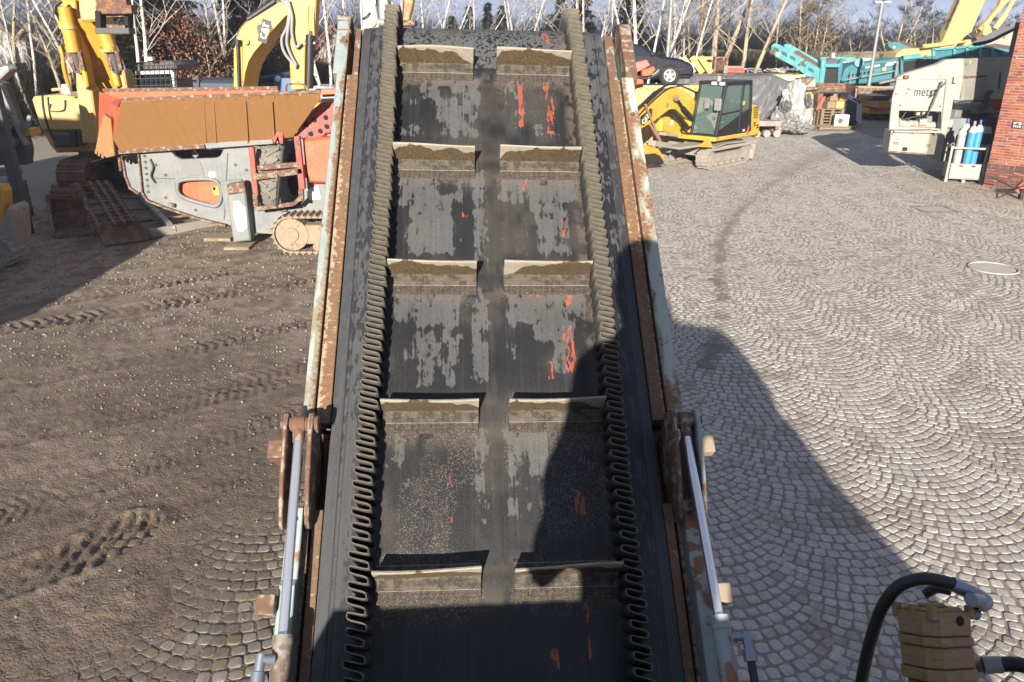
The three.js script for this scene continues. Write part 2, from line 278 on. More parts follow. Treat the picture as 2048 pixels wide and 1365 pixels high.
const roughTex = new THREE.DataTexture(roughData, BW_, BH_); roughTex.magFilter = THREE.LinearFilter; roughTex.wrapS = roughTex.wrapT = THREE.RepeatWrapping; roughTex.needsUpdate = true;
const beltMat = new THREE.MeshStandardMaterial({ map: beltMap, roughnessMap: roughTex, roughness: 1, bumpMap: rep(pit, 30), bumpScale: 0.0007 });
{ // belt: a closed loop with a slight ridge at the seam and grooves on the skirts
  const us = []; for (let i = 0; i <= 40; i++) us.push(-0.5 + i * 0.025); us.push(-0.468, -0.4655, -0.463, 0.463, 0.4655, 0.468, -0.012, 0.012, -0.035, 0.035); us.sort((a, b) => a - b);
  const end = VC + Math.PI * DR + (VC - V0), rows = []; for (let s = V0; s < end; s += (s > VC - 0.02 && s < VC + Math.PI * DR ? 0.02 : 0.05)) rows.push(s); rows.push(end);
  const pos = [], uv = [], idx = [], r = rng(3);
  rows.forEach((s) => us.forEach((u) => {
    const au = Math.abs(u); let w = 0.004 * Math.exp(-Math.pow(u / 0.018, 2)) + 0.0025 * (fbm(u * 7 + 9, s * 6, 3, 256, 4) - 0.5);
    if (au > 0.4625 && au < 0.4665) w -= 0.004; if (au > 0.4655) w -= 0.003 + (au - 0.4655) * 0.1;
    const [v, z] = beltAt(s, w); pos.push(u, v, z); uv.push((u / TU + 1) / 2, (s - TS0) / (TS1 - TS0));
  }));
  for (let j = 0; j + 1 < rows.length; j++) for (let i = 0; i + 1 < us.length; i++) { const a = j * us.length + i, b = a + 1, c = a + us.length, d = c + 1; idx.push(a, b, d, a, d, c); }
  const g = new THREE.BufferGeometry(); g.setAttribute('position', new THREE.Float32BufferAttribute(pos, 3)); g.setAttribute('uv', new THREE.Float32BufferAttribute(uv, 2)); g.setIndex(idx); g.computeVertexNormals();
  mesh('belt', g, beltMat, conv, true);
}
// corrugated sidewalls, worn pale along the top edge
const wallMat = new THREE.MeshStandardMaterial({ vertexColors: true, roughness: 0.85, bumpMap: pit6, bumpScale: 0.001 });
function sidewall(u0, amp, side) {
  const r = rng(side > 0 ? 91 : 17), P = 0.0398, N = 14, pts = [], end = VC + Math.PI * DR * 0.95;
  const jit = (k, q) => LAT[(k * 13 + q * 977 + (side > 0 ? 500 : 0)) & 65535] - 0.5;
  const total = Math.floor((end - V0) / P);
  for (let k = 0; k < total; k++) for (let i = 0; i < N; i++) {
    const ph = i / N * Math.PI * 2, sn = Math.sin(ph), j = jit(k, i < N / 2 ? 1 : 2) * 0.006;
    const kk = Math.max(-1, Math.min(1, sn * 1.4)), rnd = kk * (1 + (Math.abs(kk) > 0.99 ? 0.12 * (Math.abs(sn) - 0.65) / 0.35 : 0));
    pts.push([u0 + amp * rnd + j + 0.004 * Math.sin(k * 0.11), V0 + (k + i / N) * P - 0.0035 * Math.sin(2 * ph), jit(k, 3) * 0.004 + (side > 0 && k > total - 30 ? jit(k, 4) * 0.012 : 0)]);
  }
  const pos = [], col = [], idx = [], T = 0.0031, Hs = [0.0, 0.042, 0.074, 0.091];
  const ring = pts.length;
  for (let i = 0; i < ring; i++) {
    const a = pts[Math.max(0, i - 1)], b = pts[Math.min(ring - 1, i + 1)]; let tx = b[0] - a[0], ty = b[1] - a[1]; const l = Math.hypot(tx, ty); tx /= l; ty /= l;
    const dustAmt = 0.55 + 0.45 * LAT[(i * 7 + 41) & 65535], s = pts[i][1], up = sst(-1.4, 0.9, s);
    for (const sd of [-1, 1]) for (let h = 0; h < 4; h++) {
      const w = Hs[h] + (h > 1 ? pts[i][2] : 0), t = T * (h === 3 ? 0.45 : 1) * sd, lean = (h > 0 ? side * 0.006 * (Hs[h] / 0.09) : 0);
      const [v, z] = beltAt(s - tx * t - 0.006 * (pts[i][0] - u0) / amp, w); pos.push(pts[i][0] + ty * t + lean, v, z);
      const c = h < 2 ? mix3([0.01, 0.0095, 0.009], [0.1, 0.086, 0.064], dustAmt * up * (h === 1 ? 0.22 : 0.05)) : h === 2 ? mix3([0.025, 0.023, 0.021], [0.125, 0.11, 0.082], dustAmt * up) : mix3(mix3([0.075, 0.07, 0.062], [0.14, 0.128, 0.105], dustAmt), mix3([0.06, 0.055, 0.045], [0.115, 0.103, 0.08], dustAmt), sst(-0.5, 0.6, s));
      col.push(...c.map((x) => x * (0.8 + 0.2 * up)));
    }
  }
  for (let i = 0; i + 1 < ring; i++) { const o = i * 8, n = o + 8; for (let h = 0; h < 3; h++) { idx.push(o + h, o + h + 1, n + h + 1, o + h, n + h + 1, n + h); idx.push(o + 4 + h, n + 4 + h + 1, o + 4 + h + 1, o + 4 + h, n + 4 + h, n + 4 + h + 1); } idx.push(o + 3, o + 7, n + 7, o + 3, n + 7, n + 3); }
  const g = new THREE.BufferGeometry(); g.setAttribute('position', new THREE.Float32BufferAttribute(pos, 3)); g.setAttribute('color', new THREE.Float32BufferAttribute(col, 3)); g.setIndex(idx); g.computeVertexNormals();
  const m = mesh('sidewall', flat(g), wallMat, conv);
  // moulded foot strip the corrugation stands on
  return m;
}
sidewall(-0.371, 0.0235, -1); sidewall(0.368, 0.0225, 1);
// cleats: an upright rubber plate on a sloping foot, six rows of two
const cleatTex = [1, 2, 3, 4, 5, 6, 7].map((s) => tex(256, 96, (u, v) => {
  const edge = 0.8 + 0.22 * Math.sin(u * 5 + s * 2) * fbm(u * 5, s * 3, 3, 256, s) + 0.35 * (fbm(u * 9, s * 9, 3, 256, s + 4) - 0.5) - 0.75 * sst(0.7, 1, s % 3 === 2 ? 1 - u : u) * (s % 4 === 1 ? 1 : 0.4) - 0.3 * sst(0.08, 0, u);
  const n = vn(u * 200, v * 70, 256, s), k = sst(0.0, 0.05, v - edge);
  const wet = [0.06, 0.04, 0.018].map((x) => x * (0.6 + 0.7 * fbm(u * 30, v * 12, 3, 256, 9))), dryc = [0.27, 0.248, 0.2].map((x) => x * (0.8 + 0.3 * fbm(u * 12, v * 5, 3, 256, 2)));
  let c = mix3(wet, dryc, k); if (n > 0.82 && k < 0.5) c = mix3(c, [0.34, 0.25, 0.14], 0.6); return c;
}));
const cleatMat = cleatTex.map((t) => new THREE.MeshStandardMaterial({ map: t, roughness: 0.85, bumpMap: rep(pit, 3), bumpScale: 0.0008 }));
const footTex = [3, 25, 47, 69].map((s) => tex(256, 64, (u, v) => {
  const n = fbm(u * 14, v * 5, 4, 256, s), d = vn(u * 240, v * 70, 256, s + 6), pad = v < 0.46;
  let c = pad ? mix3([0.02, 0.018, 0.016], [0.06, 0.048, 0.038], n) : mix3([0.035, 0.03, 0.024], [0.085, 0.074, 0.058], sst(0.3, 0.7, n));
  if (d > (pad ? 0.76 : 0.84)) c = mix3(c, [0.3, 0.24, 0.17], 0.6);
  if (Math.abs(v - 0.47) < 0.016 || v > 0.965) c = mix3(c, [0.36, 0.33, 0.27], 0.5 + 0.4 * n);
  return c;
}));
const footMat = footTex.map((t) => new THREE.MeshStandardMaterial({ map: t, roughness: 0.92, bumpMap: pit6, bumpScale: 0.001 }));
function cleat(ua, ub, s, k) {
  const g = new THREE.Group(); g.name = 'cleat'; conv.add(g); g.position.set(0, s, 0);
  const grid = (rows, mat, name) => {
    const pos = [], uv = [], idx = [], N = 16, n = rows[0].length;
    for (let i = 0; i <= N; i++) for (let j = 0; j < n; j++) { const q = rows[0][j], t = i / N, bow = 0.006 * Math.sin(t * Math.PI + k) * (q[1] / 0.11), cut = (t > 0.99 || t < 0.01) ? 0 : 0; pos.push(mix(ua, ub, t), q[0] + bow, q[1] + (q[1] > 0.1 ? 0.003 * Math.sin(t * 4 + k * 2) : 0)); uv.push(t, q[2]); }
    for (let i = 0; i < N; i++) for (let j = 0; j + 1 < n; j++) { const a = i * n + j, b = a + 1, c = a + n, d = c + 1; idx.push(a, c, d, a, d, b); }
    for (const e of [0, N]) { const o = e * n; for (let j = 1; j + 1 < n; j++) e ? idx.push(o, o + j, o + j + 1) : idx.push(o, o + j + 1, o + j); }
    const h = new THREE.BufferGeometry(); h.setAttribute('position', new THREE.Float32BufferAttribute(pos, 3)); h.setAttribute('uv', new THREE.Float32BufferAttribute(uv, 2)); h.setIndex(idx);
    const f = h.toNonIndexed(); f.computeVertexNormals(); mesh(name, f, mat, g, true);
  };
  grid([[[-0.0065, 0.018, 0.0], [-0.0055, 0.07, 0.55], [-0.005, 0.1, 0.93], [-0.002, 0.106, 0.97], [0.003, 0.102, 1], [0.0065, 0.018, 1], [0.0065, 0.0, 1]]], cleatMat[(k * 3 + (ua > 0 ? 2 : 0)) % 7], 'cleat_plate');
  grid([[[-0.072, 0.0005, 0], [-0.069, 0.004, 0.05], [-0.04, 0.007, 0.44], [-0.038, 0.0095, 0.5], [-0.0075, 0.026, 0.96], [0.0, 0.027, 1], [0.04, 0.005, 0.3], [0.044, 0.0005, 0.2]]], footMat[(k + (ua > 0 ? 2 : 0)) % 4], 'cleat_foot');
}
for (let k = 0; k < 6; k++) { cleat(-0.3425, -0.047, 1 - k * 0.5, k); cleat(0.0455, 0.3425, 1 - k * 0.5, k + 1); }
const frameMap = tex(512, 1024, (tu, tv) => {                  // rusty deck inside, flaking blue grey paint on the outer rail
  const x = (tu - 0.5) * 1.28, y = tv * 2.56, au = Math.abs(x), left = x < 0, n = fbm(x * 30, y * 12, 5, 256, 5), f = fbm(x * 110, y * 110, 3, 256, 8), m = fbm(x * 12, y * 2.6, 4, 256, 19), q = vn(x * 260, y * 260, 256, 3);
  if (au < 0.5495) {
    let c = mix3([0.09, 0.05, 0.028], [0.175, 0.09, 0.043], n * 0.7 + f * 0.5 - 0.1);
    c = mix3(c, [0.09, 0.062, 0.035], 0.6 * sst(0.5, 0.7, m));
    const fl = sst(0.53, 0.57, f * 0.5 + n * 0.42 + 0.24 * sst(left ? 0.524 : 0.532, 0.548, au) - 0.1);
    c = mix3(c, [0.27, 0.225, 0.16], fl * 0.8); if (q > 0.86) c = mix3(c, [0.33, 0.26, 0.17], 0.5);
    return c;
  }
  const base = left ? [0.2, 0.235, 0.238] : [0.32, 0.335, 0.305];
  let c = base.map((t) => t * (0.85 + 0.3 * n)); c = mix3(c, [0.31, 0.32, 0.28], 0.6 * sst(0.5, 0.75, m));
  const e = sst(left ? 0.575 : 0.582, 0.556, au);
  const ol = sst(0.46, 0.54, m * 0.45 + n * 0.5 + 0.17 * e - 0.02); c = mix3(c, [0.15, 0.13, 0.07], ol * 0.75);
  const rs = sst(0.59, 0.62, n * 0.5 + f * 0.3 + m * 0.2 + 0.12 * e - (left ? 0.02 : 0.0)); c = mix3(c, [0.14, 0.06, 0.03], rs * 0.9);
  return c;
});
frameMap.repeat.set(1 / 1.28, 1 / 2.56); frameMap.offset.set(0.5, 0.5);
const frameMat = new THREE.MeshStandardMaterial({ map: frameMap, roughness: 0.75, bumpMap: rep(pit, 2.5), bumpScale: 0.0015 });
// rails, deck strips, head plates
for (const sd of [-1, 1]) {
  const q = (a, b) => sd < 0 ? [-b, -a] : [a, b];
  let [x0, x1] = q(0.552, sd < 0 ? 0.588 : 0.604);
  const tilt = (x, s) => x;
  mesh('side_rail', [bx(x0, x1, -0.53, 0.955, -0.22, 0.012, 0.006)], frameMat, conv);
  for (const v of [0.75]) mesh('bolt', cy(V3((x0 + x1) / 2, v, 0.012), V3((x0 + x1) / 2, v, 0.02), 0.009, 0.009, 6), M.rust, conv);
  [x0, x1] = q(0.503, 0.548);
  const st = rng(sd + 9), de = []; for (let v = -0.53; v < 0.94; v += 0.1) de.push(bx(x0 + (st() - 0.5) * 0.004, x1 + (st() - 0.5) * 0.003, v, Math.min(0.95, v + 0.1), -0.05, 0.0 + (st() - 0.5) * 0.002, 0.002));
  mesh('deck_strip', [bx(x0, x1, -0.535, 0.95, -0.05, 0.001, 0.004)], frameMat, conv);
  // lower folding section
  [x0, x1] = q(0.503, 0.532);
  mesh('deck_strip', [bx(x0, x1, -2.4, -0.8, -0.06, -0.008, 0.004)], frameMat, conv);
  [x0, x1] = q(0.542, 0.585);
  mesh('side_rail', [bx(x0, x1, -2.4, -0.78, -0.3, -0.03, 0.006)], frameMat, conv);
  [x0, x1] = q(0.5, 0.56);
  mesh('hinge_bar', [bx(x0, x1, -0.8, -0.53, -0.24, -0.09, 0.01)], M.rustDark, conv);
  // folding lugs with the pin at the ram eye
  const lug = (ua, ub) => {
    const P2 = [[0.132, -0.585], [0.126, -0.552], [0.1, -0.538], [0.07, -0.545], [-0.03, -0.56], [-0.13, -0.6], [-0.13, -0.8], [-0.03, -0.855], [0.04, -0.868], [0.06, -0.855], [0.1, -0.75]];
    const g = ex(P2, ua, ub, 0.003); g.applyMatrix4(new THREE.Matrix4().makeBasis(V3(0, 0, 1), V3(0, 1, 0), V3(1, 0, 0))); return g; };
  const fix = (g) => { // basis above is left-handed: flip the winding
    const n = flat(g), p = n.attributes.position.array; for (let i = 0; i < p.length; i += 9) for (let k = 0; k < 3; k++) { const t = p[i + 3 + k]; p[i + 3 + k] = p[i + 6 + k]; p[i + 6 + k] = t; } n.deleteAttribute('normal'); n.computeVertexNormals(); return n; };
  [x0, x1] = q(0.53, 0.543); mesh('lug', [fix(lug(x0, x1))], M.rust, conv);
  [x0, x1] = q(0.602, 0.614); mesh('lug', [fix(lug(x0, x1))], sd < 0 ? M.rust : M.bluegrey, conv);
  mesh('pin', [cy(V3(sd * 0.522, -0.575, 0.098), V3(sd * 0.626, -0.575, 0.098), 0.013), cy(V3(sd * 0.543, -0.575, 0.098), V3(sd * 0.556, -0.575, 0.098), 0.022), cy(V3(sd * 0.59, -0.575, 0.098), V3(sd * 0.602, -0.575, 0.098), 0.022), cy(V3(sd * 0.518, -0.575, 0.098), V3(sd * 0.53, -0.575, 0.098), 0.025)], M.rust, conv);
  [x0, x1] = q(0.612, 0.662); mesh('stop_block', [bx(x0, x1, -0.672, -0.615, 0.04, 0.085, 0.006)], sd < 0 ? M.rust : M.sandTrack, conv);
  [x0, x1] = q(0.6, 0.65); mesh('stop_block', [bx(x0, x1, -1.1, -1.045, 0.0, 0.06, 0.006)], sd < 0 ? M.rust : M.sandTrack, conv);
  [x0, x1] = q(0.556, 0.6); // grey link arm under the ram
  const arm = ex([[0.0, -0.79], [0.012, -0.8], [0.012, -1.0], [0.03, -1.02], [0.03, -1.6], [-0.12, -1.6], [-0.1, -0.8]], x0, x1, 0.003); arm.applyMatrix4(new THREE.Matrix4().makeBasis(V3(0, 0, 1), V3(0, 1, 0), V3(1, 0, 0)));
  mesh('link_arm', [fix(arm)], M.bluegrey, conv);
  mesh('bolt', cy(V3(sd * 0.578, -0.835, 0.012), V3(sd * 0.578, -0.835, 0.02), 0.008, 0.008, 6), M.rust, conv);
  // hydraulic ram
  const ram = new THREE.Group(); ram.name = 'hydraulic_ram'; conv.add(ram);
  const top = V3(sd * 0.573, -0.575, 0.098), low = sd < 0 ? B(566, 1275, 0.1) : B(1438, 1235, 0.1), dir = low.clone().sub(top).normalize(), at = (d) => top.clone().addScaledVector(dir, d), len = low.distanceTo(top);
  mesh('rod_eye', [cy(top.clone().add(V3(-0.017, 0, 0)), top.clone().add(V3(0.017, 0, 0)), 0.026), cy(at(0.015), at(0.055), 0.018, 0.017)], M.rust, ram);
  mesh('rod', [cy(at(0.05), at(len + 0.03), 0.0135, 0.0135, 20)], M.chrome, ram);
  mesh('barrel', [cy(at(len), at(len + 0.9), 0.0245, 0.0245, 20), cy(at(len - 0.004), at(len + 0.03), 0.0265, 0.0265, 20), cy(at(len + 0.06), at(len + 0.09), 0.024, 0.024, 6)], sd < 0 ? paint([0.1, 0.065, 0.052], { rust: 0.4, rc: [0.16, 0.15, 0.13], dirt: 0.3, size: 0.3 }) : M.bluegrey, ram);
  const ft = at(len + 0.055).add(V3(sd < 0 ? -0.012 : 0.02, 0, 0.026)), out = V3(sd * 0.03, -0.0, 0.014);
  const e1 = ft.clone().add(out), e2 = e1.clone().add(V3(sd * 0.004, -0.05, -0.004)), e3 = e2.clone().add(V3(0, -0.3, -0.05));
  mesh('elbow_fitting', [cy(ft, e1, 0.012, 0.012, 8), cy(e1.clone().add(V3(0, 0.012, 0)), e2, 0.013, 0.013, 8), cy(e2.clone().add(V3(0, 0.02, 0)), e2.clone().add(V3(0, -0.01, 0)), 0.018, 0.018, 6)], M.fitting, ram);
  mesh('hose', [tb([e2, e2.clone().add(V3(0, -0.08, 0)), e3, e3.clone().add(V3(0, -0.3, -0.08))], 0.011, 16, 8)], M.hose, ram);
}
// head: bearing guards at both sides
{
  const h = (px, py, w) => B(px, py, w);
  mesh('head_guard', [bx(-0.607, -0.553, 0.957, 1.262, -0.2, 0.0, 0.006), bx(-0.609, -0.551, 1.262, 1.275, -0.2, 0.006, 0.003)], frameMat, conv);
  mesh('guard_rim', [bx(-0.611, -0.549, 1.2, 1.206, -0.1, 0.003, 0.002), bx(-0.611, -0.549, 1.275, 1.285, -0.2, 0.007, 0.003)], M.rust, conv);
  mesh('bearing_plate', [bx(-0.53, -0.506, 0.955, 1.22, -0.3, -0.004, 0.004)], M.rust, conv);
  mesh('bearing_bracket', [bx(-0.553, -0.53, 0.96, 1.05, -0.3, -0.12, 0.01)], M.void, conv);
  mesh('bolt', [cy(V3(-0.575, 1.13, 0), V3(-0.575, 1.13, 0.012), 0.014, 0.014, 8)], M.rust, conv);
  const rg = bx(0.575, 0.625, 0.955, 1.25, -0.2, 0.01, 0.006);
  mesh('head_guard', [rg, cy(V3(0.577, 1.25, -0.05), V3(0.623, 1.25, -0.05), 0.058, 0.058, 12)], M.rust, conv);
  mesh('bearing_plate', [bx(0.508, 0.545, 0.95, 1.215, -0.3, -0.006, 0.004)], M.rust, conv);
  mesh('bearing_bracket', [bx(0.552, 0.57, 0.95, 1.13, -0.3, -0.03, 0.006)], plain([0.03, 0.045, 0.035], 0.5), conv);
  // head drum and closing plates under the belt
  mesh('head_drum', [cy(V3(-0.5, VC, -DR), V3(0.5, VC, -DR), DR - 0.012, DR - 0.012, 32)], M.rustDark, conv);
  for (const v of [0.85, 0.2, -0.45, -1.1, -1.8]) mesh('cross_beam', bx(-0.55, 0.55, v - 0.05, v + 0.05, -0.24, -0.08), M.bluegrey, conv);
  for (const s of [-1, 1]) mesh('side_plate', bx(s * 0.552, s * 0.56, -2.4, 0.95, -0.42, -0.2), M.bluegrey, conv);
}
// ------------------------------------------------------------------ the machine and the person behind the camera: their shadows fall into the picture
{
  const t = thing('crusher_hopper', 'blue grey steel crusher feed hopper that carries the conveyor, behind the camera', 'machine', [0, 0, 0]);
  mesh('front_wall', [plate([V3(-0.72, 3.2, -0.15), V3(-1.5, 1.3, -0.15), V3(-1.5, 0.9, -0.15), V3(1.6, 0.9, -0.15), V3(1.6, 3.22, -0.15)].reverse(), 0.03)], M.bluegrey, t);
  const wing = [[1335, 596], [1351, 645], [1424, 657], [1446, 664], [1475, 692], [1510, 738], [1542, 783], [1558, 827], [1594, 863], [1640, 925], [1675, 972], [1755, 1065], [1816, 1130], [1900, 1225], [1960, 1310]].map(([x, y]) => { const g = G(x, y); return g.addScaledVector(L, (0.9 - g.z) / L.z); });
  mesh('side_wing', [plate([V3(0.22, 4.1, 0.9), ...wing, V3(wing[14].x, 0.6, 0.9), V3(0.22, 0.6, 0.9)].reverse(), 0.05)], M.bluegrey, t);
  mesh('floor_plate', [bx(-1.4, 1.6, 2.5, 2.56, -0.12, 2.2)], M.rustDark, t);
  mesh('chassis', [bx(-1.3, 1.5, 0.6, 1.3, -0.6, 3.2), bx(-1.35, -1.2, 1.3, 2.5, 0.2, 3), bx(1.3, 1.5, 1.3, 2.5, 1.0, 3)], M.bluegrey, t);
  for (const x of [-1.5, 1.5]) mesh('track', [bx(x - 0.25, x + 0.25, 0.02, 0.75, -0.3, 3.4, 0.25)], M.dustTrack, t);
}
{
  const N = 72, S = 1.05, mc = new MarchingCubes(N, new THREE.MeshBasicMaterial(), false, false, 200000);
  const c0 = V3(0.1, 3.42, 0.36), J = [];
  const seg = (ax, ay, az, ar, bx_, by, bz, br) => J.push([V3(ax, ay, az), V3(bx_, by, bz), ar, br]);
  seg(0.08, 3.92, 0.2, 0.15, 0.08, 3.5, 0.22, 0.17); seg(-0.06, 3.93, 0.2, 0.09, 0.22, 3.93, 0.2, 0.09); seg(0.08, 3.95, 0.19, 0.07, 0.06, 4.12, 0.16, 0.065);
  seg(0.055, 4.2, 0.16, 0.1, 0.055, 4.28, 0.17, 0.105);
  seg(-0.09, 3.91, 0.2, 0.065, -0.17, 3.62, 0.2, 0.05); seg(-0.17, 3.62, 0.2, 0.05, -0.18, 3.42, 0.12, 0.036); seg(-0.18, 3.42, 0.12, 0.04, -0.19, 3.34, 0.1, 0.03);
  seg(0.24, 3.91, 0.2, 0.065, 0.4, 3.68, 0.12, 0.05); seg(0.4, 3.68, 0.12, 0.05, 0.15, 4.08, 0.1, 0.036); seg(0.15, 4.08, 0.1, 0.04, 0.11, 4.16, 0.09, 0.035);
  seg(0.0, 3.45, 0.22, 0.1, -0.02, 3.0, 0.22, 0.075); seg(-0.02, 3.0, 0.22, 0.075, -0.02, 2.62, 0.25, 0.055); seg(0.17, 3.45, 0.22, 0.1, 0.19, 3.0, 0.22, 0.075); seg(0.19, 3.0, 0.22, 0.075, 0.19, 2.62, 0.25, 0.055);
  mc.isolation = 0; const p = V3(), ab = V3();
  for (let k = 0; k < N; k++) for (let j = 0; j < N; j++) for (let i = 0; i < N; i++) {
    p.set((i / N - 0.5) * 2, (j / N - 0.5) * 2, (k / N - 0.5) * 2).multiplyScalar(S).add(c0); let d = 0, e = 0;
    for (const [a, b, ra, rb] of J) { ab.copy(b).sub(a); const t = Math.max(0, Math.min(1, (p.x - a.x) * ab.x / ab.lengthSq() + (p.y - a.y) * ab.y / ab.lengthSq() + (p.z - a.z) * ab.z / ab.lengthSq())); const q = Math.hypot(p.x - a.x - ab.x * t, p.y - a.y - ab.y * t, p.z - a.z - ab.z * t) - mix(ra, rb, t); e += Math.exp(-q * 40); }
    mc.field[i + j * N + k * N * N] = Math.log(e) / 40;
  }
  mc.update(); const g = new THREE.BufferGeometry(), n = mc.count ?? mc.drawRange?.count;
  g.setAttribute('position', new THREE.BufferAttribute(mc.positionArray.slice(0, n * 3), 3)); g.setAttribute('normal', new THREE.BufferAttribute(mc.normalArray.slice(0, n * 3), 3));
  g.scale(S, S, S); g.translate(c0.x, c0.y, c0.z);
  const t = thing('person', 'person in dark clothes standing behind the camera with one arm hanging', 'person', [0.1, 2.56, 0.25]);
  g.translate(-0.1, -2.56, -0.25); mesh('body', flat(g), plain([0.03, 0.032, 0.04], 0.85), t);
}
// ------------------------------------------------------------------ ground
const g2 = (a, b) => { const p = G(a, b); return [p.x, p.z]; };
function segDist(x, z, pts) { let best = 1e9, along = 0, acc = 0, side = 0; for (let i = 0; i + 1 < pts.length; i++) { const [ax, az] = pts[i], [bx_, bz] = pts[i + 1], dx = bx_ - ax, dz = bz - az, l = Math.hypot(dx, dz), t = Math.max(0, Math.min(1, ((x - ax) * dx + (z - az) * dz) / (l * l))), d = Math.hypot(x - ax - dx * t, z - az - dz * t); if (d < best) { best = d; along = acc + t * l; side = Math.sign((x - ax) * dz - (z - az) * dx); } acc += l; } return [best, along, side, acc]; }
const mudLine = [[680, 770], [560, 862], [440, 945], [350, 1040], [215, 1160], [60, 1320], [-120, 1480]].map((q) => g2(...q));
function mudCover(x, z) {                                      // 0 on clean setts, 1 on deep mud
  if (x > 0.3) return 0.12 * sst(0.5, 0.75, fbm(x * 0.5, z * 0.5, 3, 256, 3));
  const [d, , sd] = segDist(x, z, mudLine), s = d * (sd > 0 ? 1 : -1);
  return sst(-2.7, 0.5, s * -mudSide + (fbm(x * 1.4, z * 1.4, 4, 256, 5) - 0.5) * 1.9);
}
let mudSide = 1; { const [, , sd] = segDist(-6, -9, mudLine); mudSide = sd > 0 ? -1 : 1; }
const ruts = [ // tyre and track prints in the mud
  { p: [[-60, 1190], [60, 1150], [170, 1110], [262, 1062]], w: 0.5, lug: 0.085, h: 0.038 }, { p: [[262, 1062], [420, 985], [640, 870]], w: 0.3, lug: 0.1, h: 0.014 },
  { p: [[-80, 800], [150, 745], [380, 702], [640, 640]], w: 0.42, lug: 0.14, h: 0.022 }, { p: [[-80, 672], [150, 640], [380, 602], [660, 552]], w: 0.5, lug: 0.16, h: 0.036 },
  { p: [[-80, 642], [150, 600], [300, 575], [460, 545]], w: 0.4, lug: 0.15, h: 0.04 }, { p: [[120, 870], [330, 825], [560, 768]], w: 0.3, lug: 0.12, h: 0.016 }, { p: [[-80, 905], [200, 840], [450, 775], [680, 715]], w: 0.4, lug: 0.13, h: 0.016 },
  { p: [[-60, 1050], [150, 985], [380, 900], [600, 815]], w: 0.45, lug: 0.11, h: 0.014 }].map((t) => ({ ...t, p: t.p.map((q) => g2(...q)) }));
function mudH(x, z) {
  const c = mudCover(x, z), n = fbm(x * 2.2, z * 2.2, 4, 256, 7) - 0.5, f = fbm(x * 13, z * 13, 3, 256, 12) - 0.5;
  let h = -0.014 + 0.006 * sst(0, 0.2, c) + 0.022 * c * c + c * c * (0.045 * n) + c * 0.02 * f, lugged = 0;
  for (const t of ruts) {
    const [d, a, sd, tot] = segDist(x, z, t.p); if (d > t.w * 0.9) continue;
    const wob = 0.04 * (fbm(a * 1.5, 1, 2, 256, 4) - 0.5), q = Math.abs(d + wob), inb = sst(t.w * 0.5 + 0.05, t.w * 0.5 - 0.03, q), str = sst(0.38, 0.66, fbm(a * 0.9, t.w * 10, 3, 256, 9) + 0.05 + 0.5 * n);
    const ph = t.lug > 0.09 ? (a + d * 0.5) / t.lug : (x + 0.06 * n) / 0.125, lug = sst(-0.6, 0.6, Math.sin(ph * Math.PI * 2) + 1.6 * f);
    h += c * t.h * inb * (lug - 0.75) * (0.25 + 0.75 * str); h += c * t.h * 0.55 * Math.exp(-Math.pow((q - t.w * 0.5 - 0.05) / 0.06, 2)) * (0.4 + str * n * 2 + 0.3);
    lugged = Math.max(lugged, inb * c);
  }
  return [h, c, lugged];
}
const speck = tex(512, 512, (u, v) => { const n = fbm(u * 10, v * 10, 5, 10, 3), f = fbm(u * 64, v * 64, 2, 64, 8), p = vn(u * 128, v * 128, 128, 5); let k = 0.72 + 0.35 * n + 0.3 * (f - 0.5); let c = [k, k * 0.985, k * 0.965]; if (p > 0.93) c = c.map((x) => x * 1.18); return c.map((x) => Math.min(1, x * 0.82)); });
speck.repeat.set(0.9, 0.9);
const mudMat = new THREE.MeshStandardMaterial({ map: speck, vertexColors: true, roughness: 0.9, bumpMap: rep(pit, 3.5), bumpScale: 0.006 });
{
  const g = new THREE.PlaneGeometry(900, 900, 1, 1); g.rotateX(-Math.PI / 2); g.translate(0, -0.035, -60);
  const t = speck.clone(); t.repeat.set(700, 700);
  setting('ground', new THREE.Mesh(g, new THREE.MeshStandardMaterial({ map: t, color: new THREE.Color().setRGB(0.26, 0.225, 0.18), roughness: 0.95 })));
}
